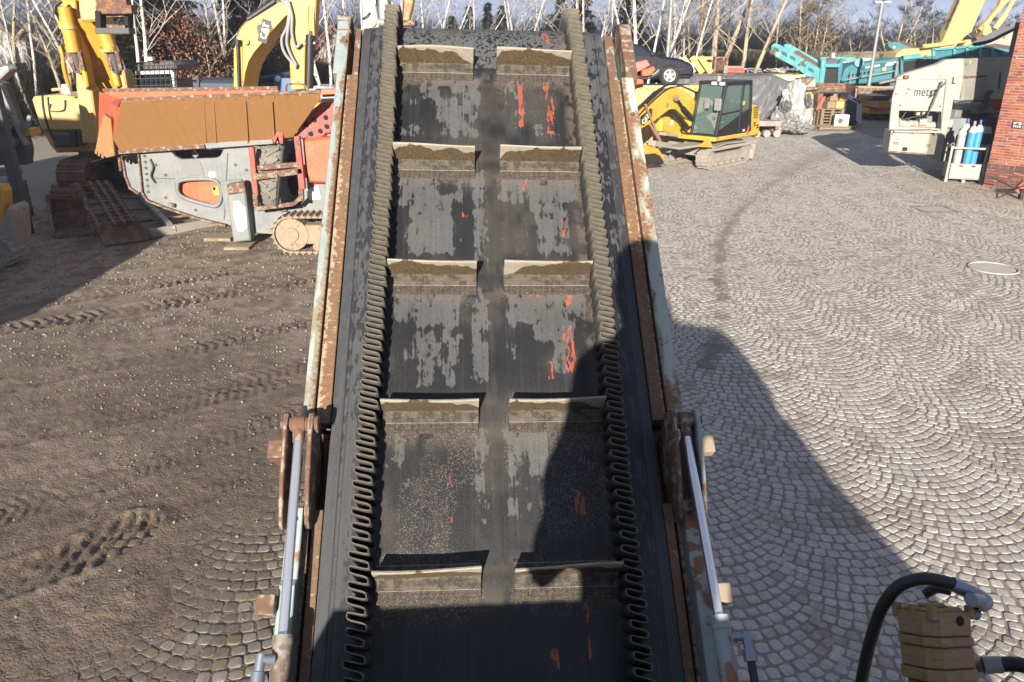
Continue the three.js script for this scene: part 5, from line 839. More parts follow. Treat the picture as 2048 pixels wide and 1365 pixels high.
// ------------------------------------------------------------------ right: compact excavator
{
  const t = thing('compact_excavator', 'small yellow excavator with black cab and dusty grey tracks on the cobbles', 'excavator', G(1412, 342), 45 * DEG);
  const k = (x, y) => [1260 + x / 6.5, 140 + y / 6.5], P = (x, y, z) => t.P(...k(x, y), z), po = (l, z) => l.map(([x, y]) => t.pk(...k(x, y), z));
  track(t, { a: [0.34, 0.34], b: [2.75, 0.36], r: 0.31, w: 0.46, z: 0, mat: M.dustTrack, pitch: 0.135 }); track(t, { a: [0.3, 0.34], b: [2.75, 0.36], r: 0.31, w: 0.46, z: -1.72, mat: M.dustTrack, pitch: 0.135 });
  mesh('undercarriage', [bx(0.7, 2.3, 0.35, 0.7, -1.7, -0.46), bx(1.0, 2.1, 0.7, 0.86, -1.6, -0.6)], M.dustTrack, t);
  mesh('track_cover', [bar(V3(0.45, 0.72, -0.25), V3(1.4, 0.78, -0.35), 0.05, 0.5), bar(V3(1.4, 0.78, -0.35), V3(2.7, 0.74, -0.3), 0.05, 0.5)], M.dustTrack, t);
  mesh('blade', [plate([V3(3.0, 0.12, 0.1), V3(3.0, 0.12, -2.2), V3(3.12, 0.62, -2.2), V3(3.12, 0.62, 0.1)], 0.06), plate([V3(3.12, 0.62, 0.1), V3(3.12, 0.62, -2.2), V3(3.24, 0.7, -2.2), V3(3.24, 0.7, 0.1)], 0.05), bar(V3(2.2, 0.4, -0.7), V3(3.0, 0.35, -0.7), 0.12, 0.16), bar(V3(2.2, 0.4, -1.5), V3(3.0, 0.35, -1.5), 0.12, 0.16)], M.dustTrack, t);
  const y0 = 0.98;
  mesh('turntable', [cy(V3(1.5, 0.82, -1.1), V3(1.5, 0.96, -1.1), 0.62, 0.62, 24)], M.greyDark, t);
  const f = P(1112, 866, -0.12), tp = P(1245, 190, -0.12), rr = P(1572, 175, -0.12), rb = P(1545, 850, -0.12), xf = f.x, xr = rb.x, yb = f.y, yt = tp.y, Z0 = -0.12, Z1 = -1.08;
  mesh('skirt', [bx(xf - 0.06, xr + 0.75, yb - 0.18, yb - 0.02, -1.98, -0.1, 0.05)], M.yellowCat, t); mesh('engine_hood', [ex(po([[1555, 465], [1620, 448], [1680, 462], [1704, 500], [1704, 720], [1690, 872], [1535, 850]], -0.14), -1.95, -0.14, 0.12)], M.yellowCat, t);
  for (let i = 0; i < 7; i++) { const a = P(1610, 490 + i * 22, -0.13), b = P(1668, 486 + i * 22, -0.13); mesh('vent_slot', [bar(a, b, 0.025, 0.02)], M.void, t); } for (const [x, y] of [[1610, 690], [1650, 720], [1612, 720], [1650, 750]]) mesh('vent_slot', [bar(P(x, y, -0.13), P(x + 22, y - 3, -0.13), 0.05, 0.02)], M.void, t);
  mesh('side_cover', [bx(xf + 0.1, xr + 0.2, yb - 0.02, yb + 0.55, -1.96, -1.12, 0.08)], M.yellowCat, t);
  const cab = new THREE.Group(); cab.name = 'cab'; t.add(cab);
  const xt = tp.x, lean = xt - xf, fr = (a, b, w = 0.075) => bar(a, b, w, w);
  const xB = P(1440, 500, Z0).x;
  mesh('frame', [fr(V3(xf, yb, Z0), V3(xt, yt, Z0), 0.1), fr(V3(xf, yb, Z1), V3(xt, yt, Z1)), fr(V3(xr, yb, Z0), V3(rr.x, yt, Z0), 0.1), fr(V3(xr, yb, Z1), V3(rr.x, yt, Z1)), fr(V3(xB, yb, Z0), V3(xB + 0.02, yt, Z0), 0.09), fr(V3(xt, yt, Z0), V3(rr.x, yt, Z0), 0.1), fr(V3(xt, yt, Z1), V3(rr.x, yt, Z1)), fr(V3(xt, yt, Z0), V3(xt, yt, Z1)), fr(V3(xf, yb + 0.03, Z0), V3(xf, yb + 0.03, Z1)), fr(V3(xf + lean * 0.42, mix(yb, yt, 0.42), Z0), V3(xB, mix(yb, yt, 0.46), Z0), 0.05), fr(V3(rr.x, yt, Z0), V3(rr.x, yt, Z1))], M.black, cab);
  mesh('roof', [bx(xt - 0.06, rr.x + 0.06, yt, yt + 0.09, Z1 - 0.05, Z0 + 0.05, 0.04)], M.black, cab); mesh('floor', [bx(xf, xr, yb - 0.05, yb + 0.05, Z1, Z0)], M.black, cab);
  mesh('door_panel', [ex([V2(xf + 0.05, yb + 0.03), V2(xB, yb + 0.03), V2(xB, yb + 0.62), V2(xf + 0.16, yb + 0.12)], Z0 - 0.03, Z0 + 0.02, 0.008)], M.black, cab); mesh('rear_panel', [ex([V2(xB, yb + 0.03), V2(xr, yb + 0.03), V2(xr + 0.01, yb + 0.8), V2(xB, yb + 0.62)], Z0 - 0.03, Z0 + 0.02, 0.008)], M.black, cab);
  mesh('rear_wall', [bx(xr - 0.03, xr + 0.03, yb, yb + 0.85, Z1, Z0)], M.black, cab);
  const gl = (n, l) => mesh(n, [plate(l, 0.008)], M.glass, cab);
  gl('windscreen', [V3(xf + 0.01, yb + 0.06, Z0 - 0.05), V3(xf + 0.01, yb + 0.06, Z1 + 0.05), V3(xt, yt - 0.05, Z1 + 0.05), V3(xt, yt - 0.05, Z0 - 0.05)].reverse()); gl('door_window', [V3(xf + 0.08, yb + 0.14, Z0), V3(xB - 0.04, yb + 0.6, Z0), V3(xB - 0.03, yt - 0.06, Z0), V3(xt + 0.06, yt - 0.06, Z0)]); gl('rear_window', [V3(xB + 0.05, yb + 0.68, Z0), V3(xr - 0.05, yb + 0.82, Z0), V3(rr.x - 0.06, yt - 0.06, Z0), V3(xB + 0.06, yt - 0.06, Z0)]);
  gl('side_window', [V3(xf + 0.2, yb + 0.4, Z1), V3(xr - 0.1, yb + 0.4, Z1), V3(rr.x - 0.1, yt - 0.06, Z1), V3(xt + 0.06, yt - 0.06, Z1)]);
  mesh('screen_bar', [bar(V3(xf + lean * 0.3, mix(yb, yt, 0.3), Z0 - 0.06), V3(xf + lean * 0.3, mix(yb, yt, 0.3), Z1 + 0.06), 0.025, 0.025)], M.fitting, cab);
  mesh('seat', [bx(xf + 0.6, xf + 1.05, yb + 0.35, yb + 0.5, -0.85, -0.35, 0.06), bx(xf + 0.98, xf + 1.12, yb + 0.45, yb + 1.15, -0.85, -0.35, 0.06)], plain([0.03, 0.03, 0.035], 0.8), cab); mesh('lever', [cy(V3(xf + 0.45, yb + 0.3, -0.3), V3(xf + 0.4, yb + 0.7, -0.3), 0.02), cy(V3(xf + 0.45, yb + 0.3, -0.9), V3(xf + 0.4, yb + 0.7, -0.9), 0.02)], M.black, cab);
  for (const [x, z] of [[1165, -0.5], [1215, -0.2]]) mesh('roof_lamp', [bx(xt - 0.14, xt - 0.02, yt - 0.03, yt + 0.08, z - 0.09, z + 0.09, 0.03)], plain([0.62, 0.62, 0.6], 0.3), cab); mesh('beacon', [cy(V3(xt + 0.2, yt + 0.08, -0.5), V3(xt + 0.2, yt + 0.25, -0.5), 0.08, 0.06)], plain([0.3, 0.22, 0.17], 0.4), cab);
  mesh('mirror', [bx(xf - 0.16, xf - 0.06, yb + 0.85, yb + 1.25, -0.2, 0.05, 0.05)], M.greySteel, cab); mesh('mirror', [bx(xf - 0.12, xf - 0.04, yb + 0.9, yb + 1.25, -0.6, -0.42, 0.04)], M.greySteel, cab); mesh('door_handle', [bx(xf + 0.28, xf + 0.4, yb + 0.42, yb + 0.47, Z0 + 0.02, Z0 + 0.05)], M.greySteel, cab);
  decal('model_plate', cab, P(1482, 785, Z0 + 0.026), 0.2, 0.12, (x, w, h) => { x.fillStyle = '#111'; x.fillRect(0, 0, w, h); x.fillStyle = '#eee'; x.font = 'bold ' + h * 0.8 + 'px sans-serif'; x.textAlign = 'center'; x.textBaseline = 'middle'; x.fillText('308', w / 2, h / 2); }, { px: 128 });
  mesh('corner_flash', [ex(po([[1540, 720], [1560, 730], [1545, 830], [1515, 828]], Z0 + 0.02), Z0 - 0.02, Z0 + 0.022, 0.003)], M.orange, t); mesh('yellow_tag', [bx(P(1430, 620, Z0).x, P(1458, 620, Z0).x, P(0, 620, Z0).y, P(0, 560, Z0).y, Z0 + 0.05, Z0 + 0.06)], M.yellowPale, cab);
  const zb = -1.42;
  mesh('boom', [ex(po([[905, 640], [880, 440], [800, 330], [700, 260], [620, 238], [530, 250], [430, 310], [300, 410], [150, 560], [40, 690], [30, 790], [130, 780], [300, 680], [430, 580], [520, 515], [600, 512], [690, 590], [760, 640]], zb + 0.18), zb - 0.18, zb + 0.18, 0.02)], M.yellowCat, t);
  const zc = zb + 0.3; mesh('boom_ram', [cy(P(605, 370, zc), P(690, 500, zc), 0.05), cy(P(690, 500, zc), P(850, 680, zc), 0.085)], M.black, t); mesh('boom_ram', [cy(P(545, 530, zc - 0.2), P(800, 800, zc - 0.2), 0.085)], M.black, t); mesh('ram_pin', [cy(P(605, 365, zb - 0.2), P(605, 365, zc + 0.05), 0.1)], M.greyDark, t); mesh('pin', [cy(P(480, 455, zb), P(480, 455, zb + 0.2), 0.07)], M.greyDark, t);
  mesh('stick_ram', [cy(P(330, 290, zb), P(90, 520, zb), 0.06), cy(P(470, 200, zb), P(330, 290, zb), 0.04)], M.black, t); mesh('hose', [tb([[880, 300], [600, 190], [470, 205], [330, 330], [190, 470]].map(([x, y]) => P(x, y, zb + 0.1)), 0.03, 30, 6), tb([[640, 215], [500, 240], [360, 350], [200, 500], [90, 620]].map(([x, y]) => P(x, y, zb + 0.19)), 0.025, 30, 6)], M.hose, t);
  mesh('hose', [tb([[690, 700], [740, 760], [800, 740], [820, 800]].map(([x, y]) => P(x, y, zc)), 0.04, 20, 6), tb([[680, 730], [720, 800], [790, 840]].map(([x, y]) => P(x, y, zc)), 0.04, 20, 6)], M.hose, t);
  mesh('stick', [ex(po([[20, 640], [110, 700], [170, 960], [190, 1100], [60, 1080], [30, 900]], zb + 0.12), zb - 0.12, zb + 0.12, 0.02)], M.yellowCat, t);
  mesh('link', [bar(P(200, 445, zb + 0.3), P(400, 935, zb + 0.3), 0.05, 0.06), bar(P(260, 705, zb + 0.25), P(385, 925, zb + 0.25), 0.05, 0.06)], plain([0.25, 0.16, 0.1], 0.7), t); mesh('bucket_link', [ex(po([[165, 965], [380, 1020], [455, 1150], [440, 1168], [350, 1090], [190, 1105]], zb + 0.25), zb - 0.25, zb + 0.25, 0.03)], M.yellowCat, t);
  mesh('bucket', [ex(po([[185, 1110], [400, 1110], [450, 1190], [440, 1222], [210, 1222]], zb + 0.4), zb - 0.4, zb + 0.4, 0.04)], M.blackMatte, t); mesh('coupler', [bar(P(280, 950, zb + 0.3), P(500, 985, zb + 0.3), 0.18, 0.3), bar(P(420, 830, zb), P(590, 850, zb), 0.1, 0.3), bar(P(470, 1060, zb), P(560, 940, zb), 0.1, 0.3)], M.dustTrack, t);
  mesh('swing_casting', [ex(po([[410, 640], [520, 610], [640, 690], [715, 860], [580, 850], [410, 800]], zb - 0.1), zb - 0.4, zb - 0.1, 0.05)], M.yellowCat, t); mesh('paper_label', [bx(P(562, 620, zb).x, P(598, 620, zb).x, P(0, 790, zb).y, P(0, 735, zb).y, zb - 0.1, zb - 0.085)], M.paper, t);
  mesh('front_plate', [bar(P(560, 1010, -1.0), P(900, 960, -0.8), 0.08, 0.6)], M.dustTrack, t); mesh('swing_guard', [ex(po([[905, 1000], [1000, 915], [1045, 905], [1082, 1012]], 0.0), -0.06, 0.0, 0.01)], M.yellowCat, t);
  const d = P(205, 645, zb + 0.2), sp = (l) => po(l, zb + 0.2);
  mesh('badge', [ex(sp([[140, 610], [280, 495], [292, 560], [275, 640], [150, 720], [140, 690]]), zb + 0.18, zb + 0.195, 0.002)], M.black, t); mesh('badge_edge', [ex(sp([[282, 495], [300, 520], [292, 600], [270, 645], [255, 640], [280, 580]]), zb + 0.18, zb + 0.2, 0.002)], M.red, t);
  decal('badge_lettering', t, P(203, 640, zb + 0.2), 0.42, 0.24, (x, w, h) => { x.fillStyle = '#15130f'; x.fillRect(0, 0, w, h); x.fillStyle = '#fff'; x.font = 'bold ' + h * 0.9 + 'px sans-serif'; x.textAlign = 'center'; x.textBaseline = 'middle'; x.fillText('CAT', w / 2, h * 0.5, w * 0.96); x.fillStyle = '#f2c01c'; x.beginPath(); x.moveTo(w * 0.36, h); x.lineTo(w * 0.5, h * 0.6); x.lineTo(w * 0.64, h); x.fill(); }, { rz: 0.62, px: 256 });
}
// containers, car, scrap on top
function container(name, label, x0, x1, z0, depth, hgt, mat, n = 22, extra) {
  const t = thing(name, label, 'container', [(x0 + x1) / 2, 0, z0]), w = (x1 - x0) / 2;
  mesh('shell', [bx(-w + 0.06, w - 0.06, 0.1, hgt - 0.06, -depth, -0.06)], mat, t); mesh('post', [bx(-w, -w + 0.14, 0.02, hgt, -0.16, 0)], mat, t); mesh('post', [bx(w - 0.14, w, 0.02, hgt, -0.16, 0)], mat, t); mesh('top_rail', [bx(-w, w, hgt - 0.1, hgt + 0.003, -0.14, 0.004)], extra ?? mat, t); mesh('bottom_rail', [bx(-w, w, 0.02, 0.16, -0.14, 0.004)], mat, t);
  for (let i = 0; i < n; i++) { const x = mix(-w + 0.25, w - 0.25, (i + 0.5) / n), q = (2 * w - 0.5) / n * 0.3; mesh('corrugation', [ex([[x - q * 1.3, -0.06], [x - q, -0.012], [x + q, -0.012], [x + q * 1.3, -0.06]], 0.16, hgt - 0.1, 0).rotateX(-Math.PI / 2).scale(1, 1, -1)].map((g) => { const f = flat(g), p = f.attributes.position.array; for (let k = 0; k < p.length; k += 9) for (let c = 0; c < 3; c++) { const s = p[k + 3 + c]; p[k + 3 + c] = p[k + 6 + c]; p[k + 6 + c] = s; } f.deleteAttribute('normal'); f.computeVertexNormals(); return f; }), mat, t); }
  return t;
}
const CY_ = A(1300, 170, 29.2);
container('yellow_container', 'yellow corrugated shipping container carrying the dark blue car', 1.6, 7.35, -29.2, 2.4, CY_.y - 0.02, M.yellowPale, 24);
carShape('car', 'dark navy blue saloon car standing on top of the yellow container', [4.25, CY_.y, -30.2], 0.0, new THREE.MeshPhysicalMaterial({ color: new THREE.Color().setRGB(0.004, 0.0055, 0.014), roughness: 0.25, clearcoat: 1, clearcoatRoughness: 0.05 }), { L: 4.7, H: 1.42 });
{
  const t = thing('red_attachment', 'red and orange sweeper attachment with black hoses lying before the dark blue car', 'attachment', [A(1290, 168, 28.9).x, CY_.y, -28.9]), P = t.P;
  const pk = plain([0.5, 0.12, 0.1], 0.6);
  mesh('panel', [ex(t.poly([[1262, 128], [1294, 120], [1301, 131], [1274, 145], [1261, 148]], 0.1), -0.3, 0.1, 0.03)], pk, t); mesh('tube', [tb([P(1258, 130, 0.15), P(1259, 113, 0.15), P(1264, 114, 0.15), P(1265, 140, 0.15)], 0.05, 20, 7)], pk, t); mesh('block', [ex(t.poly([[1284, 140], [1308, 133], [1312, 140], [1300, 152], [1284, 153]], 0.2), -0.2, 0.2, 0.03)], M.orange, t); mesh('base', [ex(t.poly([[1258, 152], [1287, 158], [1288, 167], [1262, 173], [1250, 173]], 0.25), -0.4, 0.25, 0.03)], M.orange, t); mesh('lower_plate', [ex(t.poly([[1256, 142], [1272, 142], [1275, 156], [1256, 156]], 0.05), -0.3, 0.05)], M.red, t);
  mesh('hose', [tb([[1262, 148], [1274, 153], [1290, 157], [1306, 153], [1318, 146], [1320, 142]].map(([x, y]) => P(x, y, 0.3)), 0.04, 30, 7)], M.hose, t); mesh('pipe', [tb([[1304, 150], [1312, 146], [1318, 140]].map(([x, y]) => P(x, y, 0.36)), 0.035, 14, 6)], M.galv, t); mesh('clamp', [bx(P(1262, 150, 0.3).x, P(1272, 150, 0.3).x, P(0, 152, 0.3).y, P(0, 146, 0.3).y, 0.2, 0.35)], M.galv, t);
}
{
  const a = A(1350, 142, 41), b = A(1590, 150, 41);
  container('white_container', 'long white container with rusty top edge behind the grey tarpaulin', a.x, b.x - 1.2, -41, 2.4, 2.5, M.white, 26, M.rust); container('green_edged_container', 'white container end with lime green rim next to the teal screener', b.x - 1.15, b.x + 0.6, -41.1, 2.4, 2.45, M.white, 8, plain([0.45, 0.55, 0.2], 0.6));
  const top = 2.505, r = rng(61), put = (n, l, c, px, w, fn) => { const q = A(px, 140, 41.6), t = thing(n, l, c, [q.x, top, q.z]); fn(t); return t; };
  put('panel_stack', 'stack of tilted yellow steel panels on the white container', 'panels', 1400, 1, (t) => { for (const [x, m] of [[-0.95, M.cream], [-0.7, M.yellowPale], [-0.25, M.yellow], [0.2, M.yellow]]) mesh('panel', [bar(V3(x - 0.25, 0.78, 0.1), V3(x + 0.35, 0.02, 0.2), 0.28, 0.06)], m, t); mesh('top_beam', [bx(-0.5, 0.6, 0.66, 0.8, -0.1, 0.1)], M.yellowPale, t); mesh('back_panel', [bx(0, 1.1, 0.02, 0.62, -0.5, -0.42)], M.yellowTan, t); });
  put('radiator_frame', 'brown louvred radiator frame on the white container', 'radiator', 1440, 1, (t) => { mesh('frame', [bx(-0.36, -0.26, 0.01, 0.8, -0.2, 0.2), bx(0.24, 0.34, 0.01, 0.8, -0.2, 0.2), bx(-0.26, 0.24, 0.7, 0.8, -0.2, 0.2)], M.rust, t); for (let i = 0; i < 6; i++) mesh('louvre', [bx(-0.255, 0.235, 0.15 + i * 0.09, 0.2 + i * 0.09, -0.15, 0.16)], M.rustDark, t); mesh('side_tank', [bx(0.1, 0.3, 0.01, 0.4, 0.21, 0.4)], M.greySteel, t); });
  put('red_crate', 'flat red machine part on the white container', 'scrap', 1468, 1, (t) => { mesh('body', [bx(-0.45, 0.5, 0.01, 0.22, -0.3, 0.3, 0.05)], M.red, t); mesh('lid', [bx(-0.4, 0.45, 0.225, 0.35, -0.25, 0.25, 0.05)], plain([0.45, 0.15, 0.13], 0.6), t); });
  const q = A(1530, 140, 41.6), sc = thing('scrap_heap', 'grey and rusty steel scrap scattered along the container top', 'scrap', [q.x, top, q.z]); const lst = []; for (let i = 0; i < 60; i++) { const x = (r() - 0.5) * 3.2, a2 = V3(x, 0.04 + r() * 0.2, (r() - 0.5) * 0.8); lst.push(bar(a2, a2.clone().add(V3((r() - 0.5) * 0.8, (r() - 0.5) * 0.12, (r() - 0.5) * 0.5)), 0.03 + r() * 0.06, 0.03 + r() * 0.08)); } const hm = mesh('scrap_pieces', [lst], M.galv, sc); hm.userData.kind = 'stuff'; mesh('rusty_sheet', [bx(-1.8, 1.6, 0.005, 0.03, 0.2, 0.7)], M.rust, sc);
}
function lampPost(label, px, py, R, top, rad, head) {
  const p = A(px, py, R), t = thing('lamp_post', label, 'lamp post', [p.x, 0, -R], 0); mesh('pole', [cy(V3(0, 0.01, 0), V3(0, top, 0), rad, rad * 0.75, 14)], M.galv, t); mesh('foot_plate', [bx(-0.2, 0.2, 0.005, 0.03, -0.2, 0.2)], M.galv, t);
  mesh('lamp_head', [bx(-0.45, -0.08, top - 0.02, top + 0.1, -0.14, 0.14, 0.04), bx(0.08, 0.45, top - 0.02, top + 0.1, -0.14, 0.14, 0.04), bar(V3(-0.2, top + 0.02, 0), V3(0.2, top + 0.02, 0), 0.06, 0.06)], M.white, t); return t;
}
lampPost('grey steel lamp post rising behind the dark blue car', 1337, 90, 33, 8.2, 0.09); lampPost('tall pale lamp post with twin heads behind the teal screener', 1753, 80, 47, A(1768, 6, 47).y, 0.11);
// tarpaulin heap
{
  const p = G(1540, 262), t = thing('tarpaulin_heap', 'heap covered by a wrinkled grey tarpaulin beside the small excavator', 'tarpaulin', [A(1520, 262, 37.5).x, 0, -37.5]);
  const xl = t.pk(1355, 200).x, xr = t.pk(1592, 200).x, top = t.pk(1500, 152).y, pos = [], idx = [], NX = 110, NY = 44;
  for (let j = 0; j <= NY; j++) for (let i = 0; i <= NX; i++) {
    const u = i / NX, v = j / NY, x = mix(xl, xr, u); let y, z;
    const hh = top * (0.985 + 0.03 * (fbm(u * 6, 2, 3, 256, 3) - 0.5) * 2) - 0.22 * sst(0.85, 1, u) - 0.1 * sst(0.12, 0, u);
    if (v < 0.3) { y = hh - 0.02 * (1 - v / 0.3); z = mix(-2.6, -0.9, v / 0.3); } else { const q = (v - 0.3) / 0.7; y = hh * (1 - q) + 0.03; z = mix(-0.9, 0.25, Math.pow(q, 0.8)); }
    const diag = u * 9 + v * 4.5 + 1.3 * fbm(u * 5, v * 5, 3, 256, 8), fold = 0.5 + 0.5 * Math.sin(diag * 1.9) * (0.4 + 0.9 * fbm(u * 4, 7, 2, 256, 3)) + 0.35 * Math.sin(diag * 5.1 + 2 * v), n = fbm(u * 30, v * 14, 4, 256, 5) - 0.5;
    z += (v > 0.28 ? 1 : 0.2) * (0.3 * (fold - 0.6) * (0.3 + 0.7 * v) + 0.07 * n + 0.12 * Math.sin(u * 70 + 9 * v) * sst(0.55, 1, v) * 0.6); y += 0.05 * n * (v > 0.3 ? 1 : 0.6); pos.push(x, Math.max(0.01, y), z);
  }
  for (let j = 0; j < NY; j++) for (let i = 0; i < NX; i++) { const a = j * (NX + 1) + i, b = a + 1, c = a + NX + 1, d = c + 1; idx.push(a, c, d, a, d, b); }
  const g = new THREE.BufferGeometry(); g.setAttribute('position', new THREE.Float32BufferAttribute(pos, 3)); g.setIndex(idx); g.computeVertexNormals(); mesh('cover', flat(g), paint([0.085, 0.087, 0.093], { rust: 0, dirt: 0.35, dc: [0.16, 0.16, 0.16], streak: 0.5, size: 3, rough: 0.45 }), t);
  mesh('load', [bx(xl + 0.3, xr - 0.3, 0.02, top * 0.85, -2.4, -1.0)], M.greyDark, t);
}
{ // bundle of pale plastic sacks at the end of the tarpaulin
  const t = thing('plastic_sack_pile', 'crumpled pile of pale plastic sacks at the right end of the tarpaulin', 'sacks', [A(1585, 262, 36.6).x, 0, -36.6]);
  const r = rng(9), mats = [plain([0.27, 0.27, 0.265], 0.28), plain([0.15, 0.155, 0.15], 0.3), plain([0.1, 0.105, 0.1], 0.4)];
  const lump = (cx, cyy, cz, rx, ry, rz, s) => { const g = new THREE.IcosahedronGeometry(1, 5), p = g.attributes.position, v = V3(); for (let i = 0; i < p.count; i++) { v.fromBufferAttribute(p, i); const n = fbm(v.x * 3 + s, v.y * 2.5 + v.z * 3, 4, 256, s), w = Math.abs(fbm(v.x * 8 + s, v.y * 3 + v.z * 6, 3, 256, s + 5) - 0.5); const k = 0.7 + 0.7 * n - 1.1 * w; p.setXYZ(i, cx + v.x * rx * k, Math.max(0.01, cyy + v.y * ry * k), cz + v.z * rz * k); } g.computeVertexNormals(); return g; };
  for (const [x0, y0, rw, rh, m, z] of [[1588, 205, 24, 42, 0, 0.1], [1575, 235, 26, 26, 1, 0.2], [1605, 235, 20, 30, 0, 0.2], [1612, 218, 12, 30, 1, 0], [1558, 250, 22, 14, 1, 0.4], [1600, 254, 28, 12, 1, 0.4], [1570, 215, 10, 14, 2, 0.3], [1614, 205, 8, 14, 2, 0.3]]) { const c = t.P(x0, y0, z), s = 1 / 42; mesh('sack', [lump(c.x, c.y, z, rw * s, rh * s, 0.45, Math.floor(r() * 90))], mats[m], t); }
}
{ const t = thing('small_crawler', 'dusty grey crawler undercarriage standing in front of the tarpaulin', 'undercarriage', [A(1535, 262, 35.5).x, 0, -35.5]), P = t.P; mesh('frame', [bx(-0.65, 0.6, 0.5, 0.72, -0.8, 0.0), bx(-0.65, -0.5, 0.2, 0.5, -0.2, -0.04), bx(0.45, 0.6, 0.2, 0.5, -0.2, -0.04), bar(V3(-0.75, 0.95, -0.2), V3(-0.3, 0.7, -0.2), 0.05, 0.06)], M.dustTrack, t); for (const x of [-0.45, 0, 0.45]) mesh('roller', [cy(V3(x, 0.17, -0.3), V3(x, 0.17, 0.02), 0.16, 0.16, 16)], M.dustTrack, t); mesh('orange_part', [bx(0.35, 0.5, 0.36, 0.5, -0.03, 0.02)], M.orange, t); mesh('light_panel', [bx(-0.9, -0.7, 0.3, 1.0, -0.4, -0.3)], M.yellowPale, t); }
// loader buckets
function loaderBucket(label, R, px0, px1, yLip, yBot, depth, m1, m2, yaw = 0) {
  const t = thing('loader_bucket', label, 'bucket', [A((px0 + px1) / 2, yBot, R).x, 0, -R], yaw), a = t.pk(px0, yLip), b = t.pk(px1, yLip), h = a.y, w0 = a.x, w1 = b.x;
  const back = []; for (let i = 0; i <= 8; i++) { const q = i / 8 * Math.PI * 0.5; back.push([-depth * (0.35 + 0.65 * Math.sin(q)), h * (0.02 + 0.98 * (1 - Math.cos(q))) + 0.02]); }
  for (let i = 0; i < 8; i++) mesh('shell_plate', [plate([V3(w0, back[i][1], back[i][0]), V3(w1, back[i][1], back[i][0]), V3(w1, back[i + 1][1], back[i + 1][0]), V3(w0, back[i + 1][1], back[i + 1][0])], 0.04)], m1, t);
  mesh('floor_plate', [plate([V3(w0, 0.06, 0.1), V3(w1, 0.06, 0.1), V3(w1, 0.06, -depth * 0.36), V3(w0, 0.06, -depth * 0.36)], 0.05)], m1, t);
  for (const x of [w0, w1]) mesh('side_plate', [ex([[0.1, 0.04], [0.05, h * 0.3], [-0.2, h * 0.95], [-depth, h], [-depth * 0.8, h * 0.3], [-depth * 0.36, 0.04]], x - 0.03, x + 0.03, 0.004).applyMatrix4(new THREE.Matrix4().makeBasis(V3(0, 0, 1), V3(0, 1, 0), V3(-1, 0, 0))).translate(2 * x * 0 + x + x * 0, 0, 0).translate(-x + x, 0, 0)].map((g) => { g.computeBoundingBox(); const cx = (g.boundingBox.min.x + g.boundingBox.max.x) / 2; g.translate(x - cx, 0, 0); return g; }), m2, t);
  mesh('top_lip', [bar(V3(w0, h, -depth), V3(w1, h, -depth), 0.12, 0.12), bar(V3(w0, h * 0.97, -0.2), V3(w0, h, -depth), 0.1, 0.1)], m2, t); return t;
}
loaderBucket('wide dark brown loader bucket lying open behind the pallets', 45, 1642, 1722, 172, 234, 1.6, M.rustDark, M.rustDark, 0.1); loaderBucket('big rust brown loader bucket with pale side plate beside the striped trailer', 44.5, 1715, 1830, 178, 236, 1.9, M.rust, M.sandTrack, -0.25);
{ const t = thing('yellow_bucket', 'yellow sided loader bucket with rusty inside on top of the tarpaulin end', 'bucket', [A(1600, 200, 38.6).x, 0, -38.6]), P = t.P; mesh('side', [ex(t.poly([[1580, 163], [1604, 158], [1604, 178], [1582, 186]], 0), -0.3, 0, 0.02)], M.yellowPale, t); mesh('inside', [ex(t.poly([[1605, 158], [1632, 155], [1626, 176], [1605, 182]], -0.2), -1.2, -0.2, 0.02)], M.rust, t); mesh('white_side', [ex(t.poly([[1612, 174], [1631, 156], [1632, 174]], -0.05), -0.18, -0.05, 0.01)], M.cream, t); mesh('lower_side', [ex(t.poly([[1600, 186], [1628, 184], [1627, 205], [1618, 212], [1610, 210], [1600, 196]], 0.1), -0.2, 0.1, 0.02)], M.yellowPale, t); mesh('edge', [bar(P(1590, 180, 0.1), P(1634, 176, 0.1), 0.12, 0.3), bar(P(1626, 186, 0.15), P(1650, 178, -0.3), 0.1, 0.2), bar(P(1650, 178, -0.3), P(1682, 176, -0.3), 0.1, 0.2)], M.rust, t); mesh('support', [bx(P(1590, 200).x, P(1625, 200).x, 0.02, P(0, 210).y, -1.1, -0.3)], M.greyDark, t); }
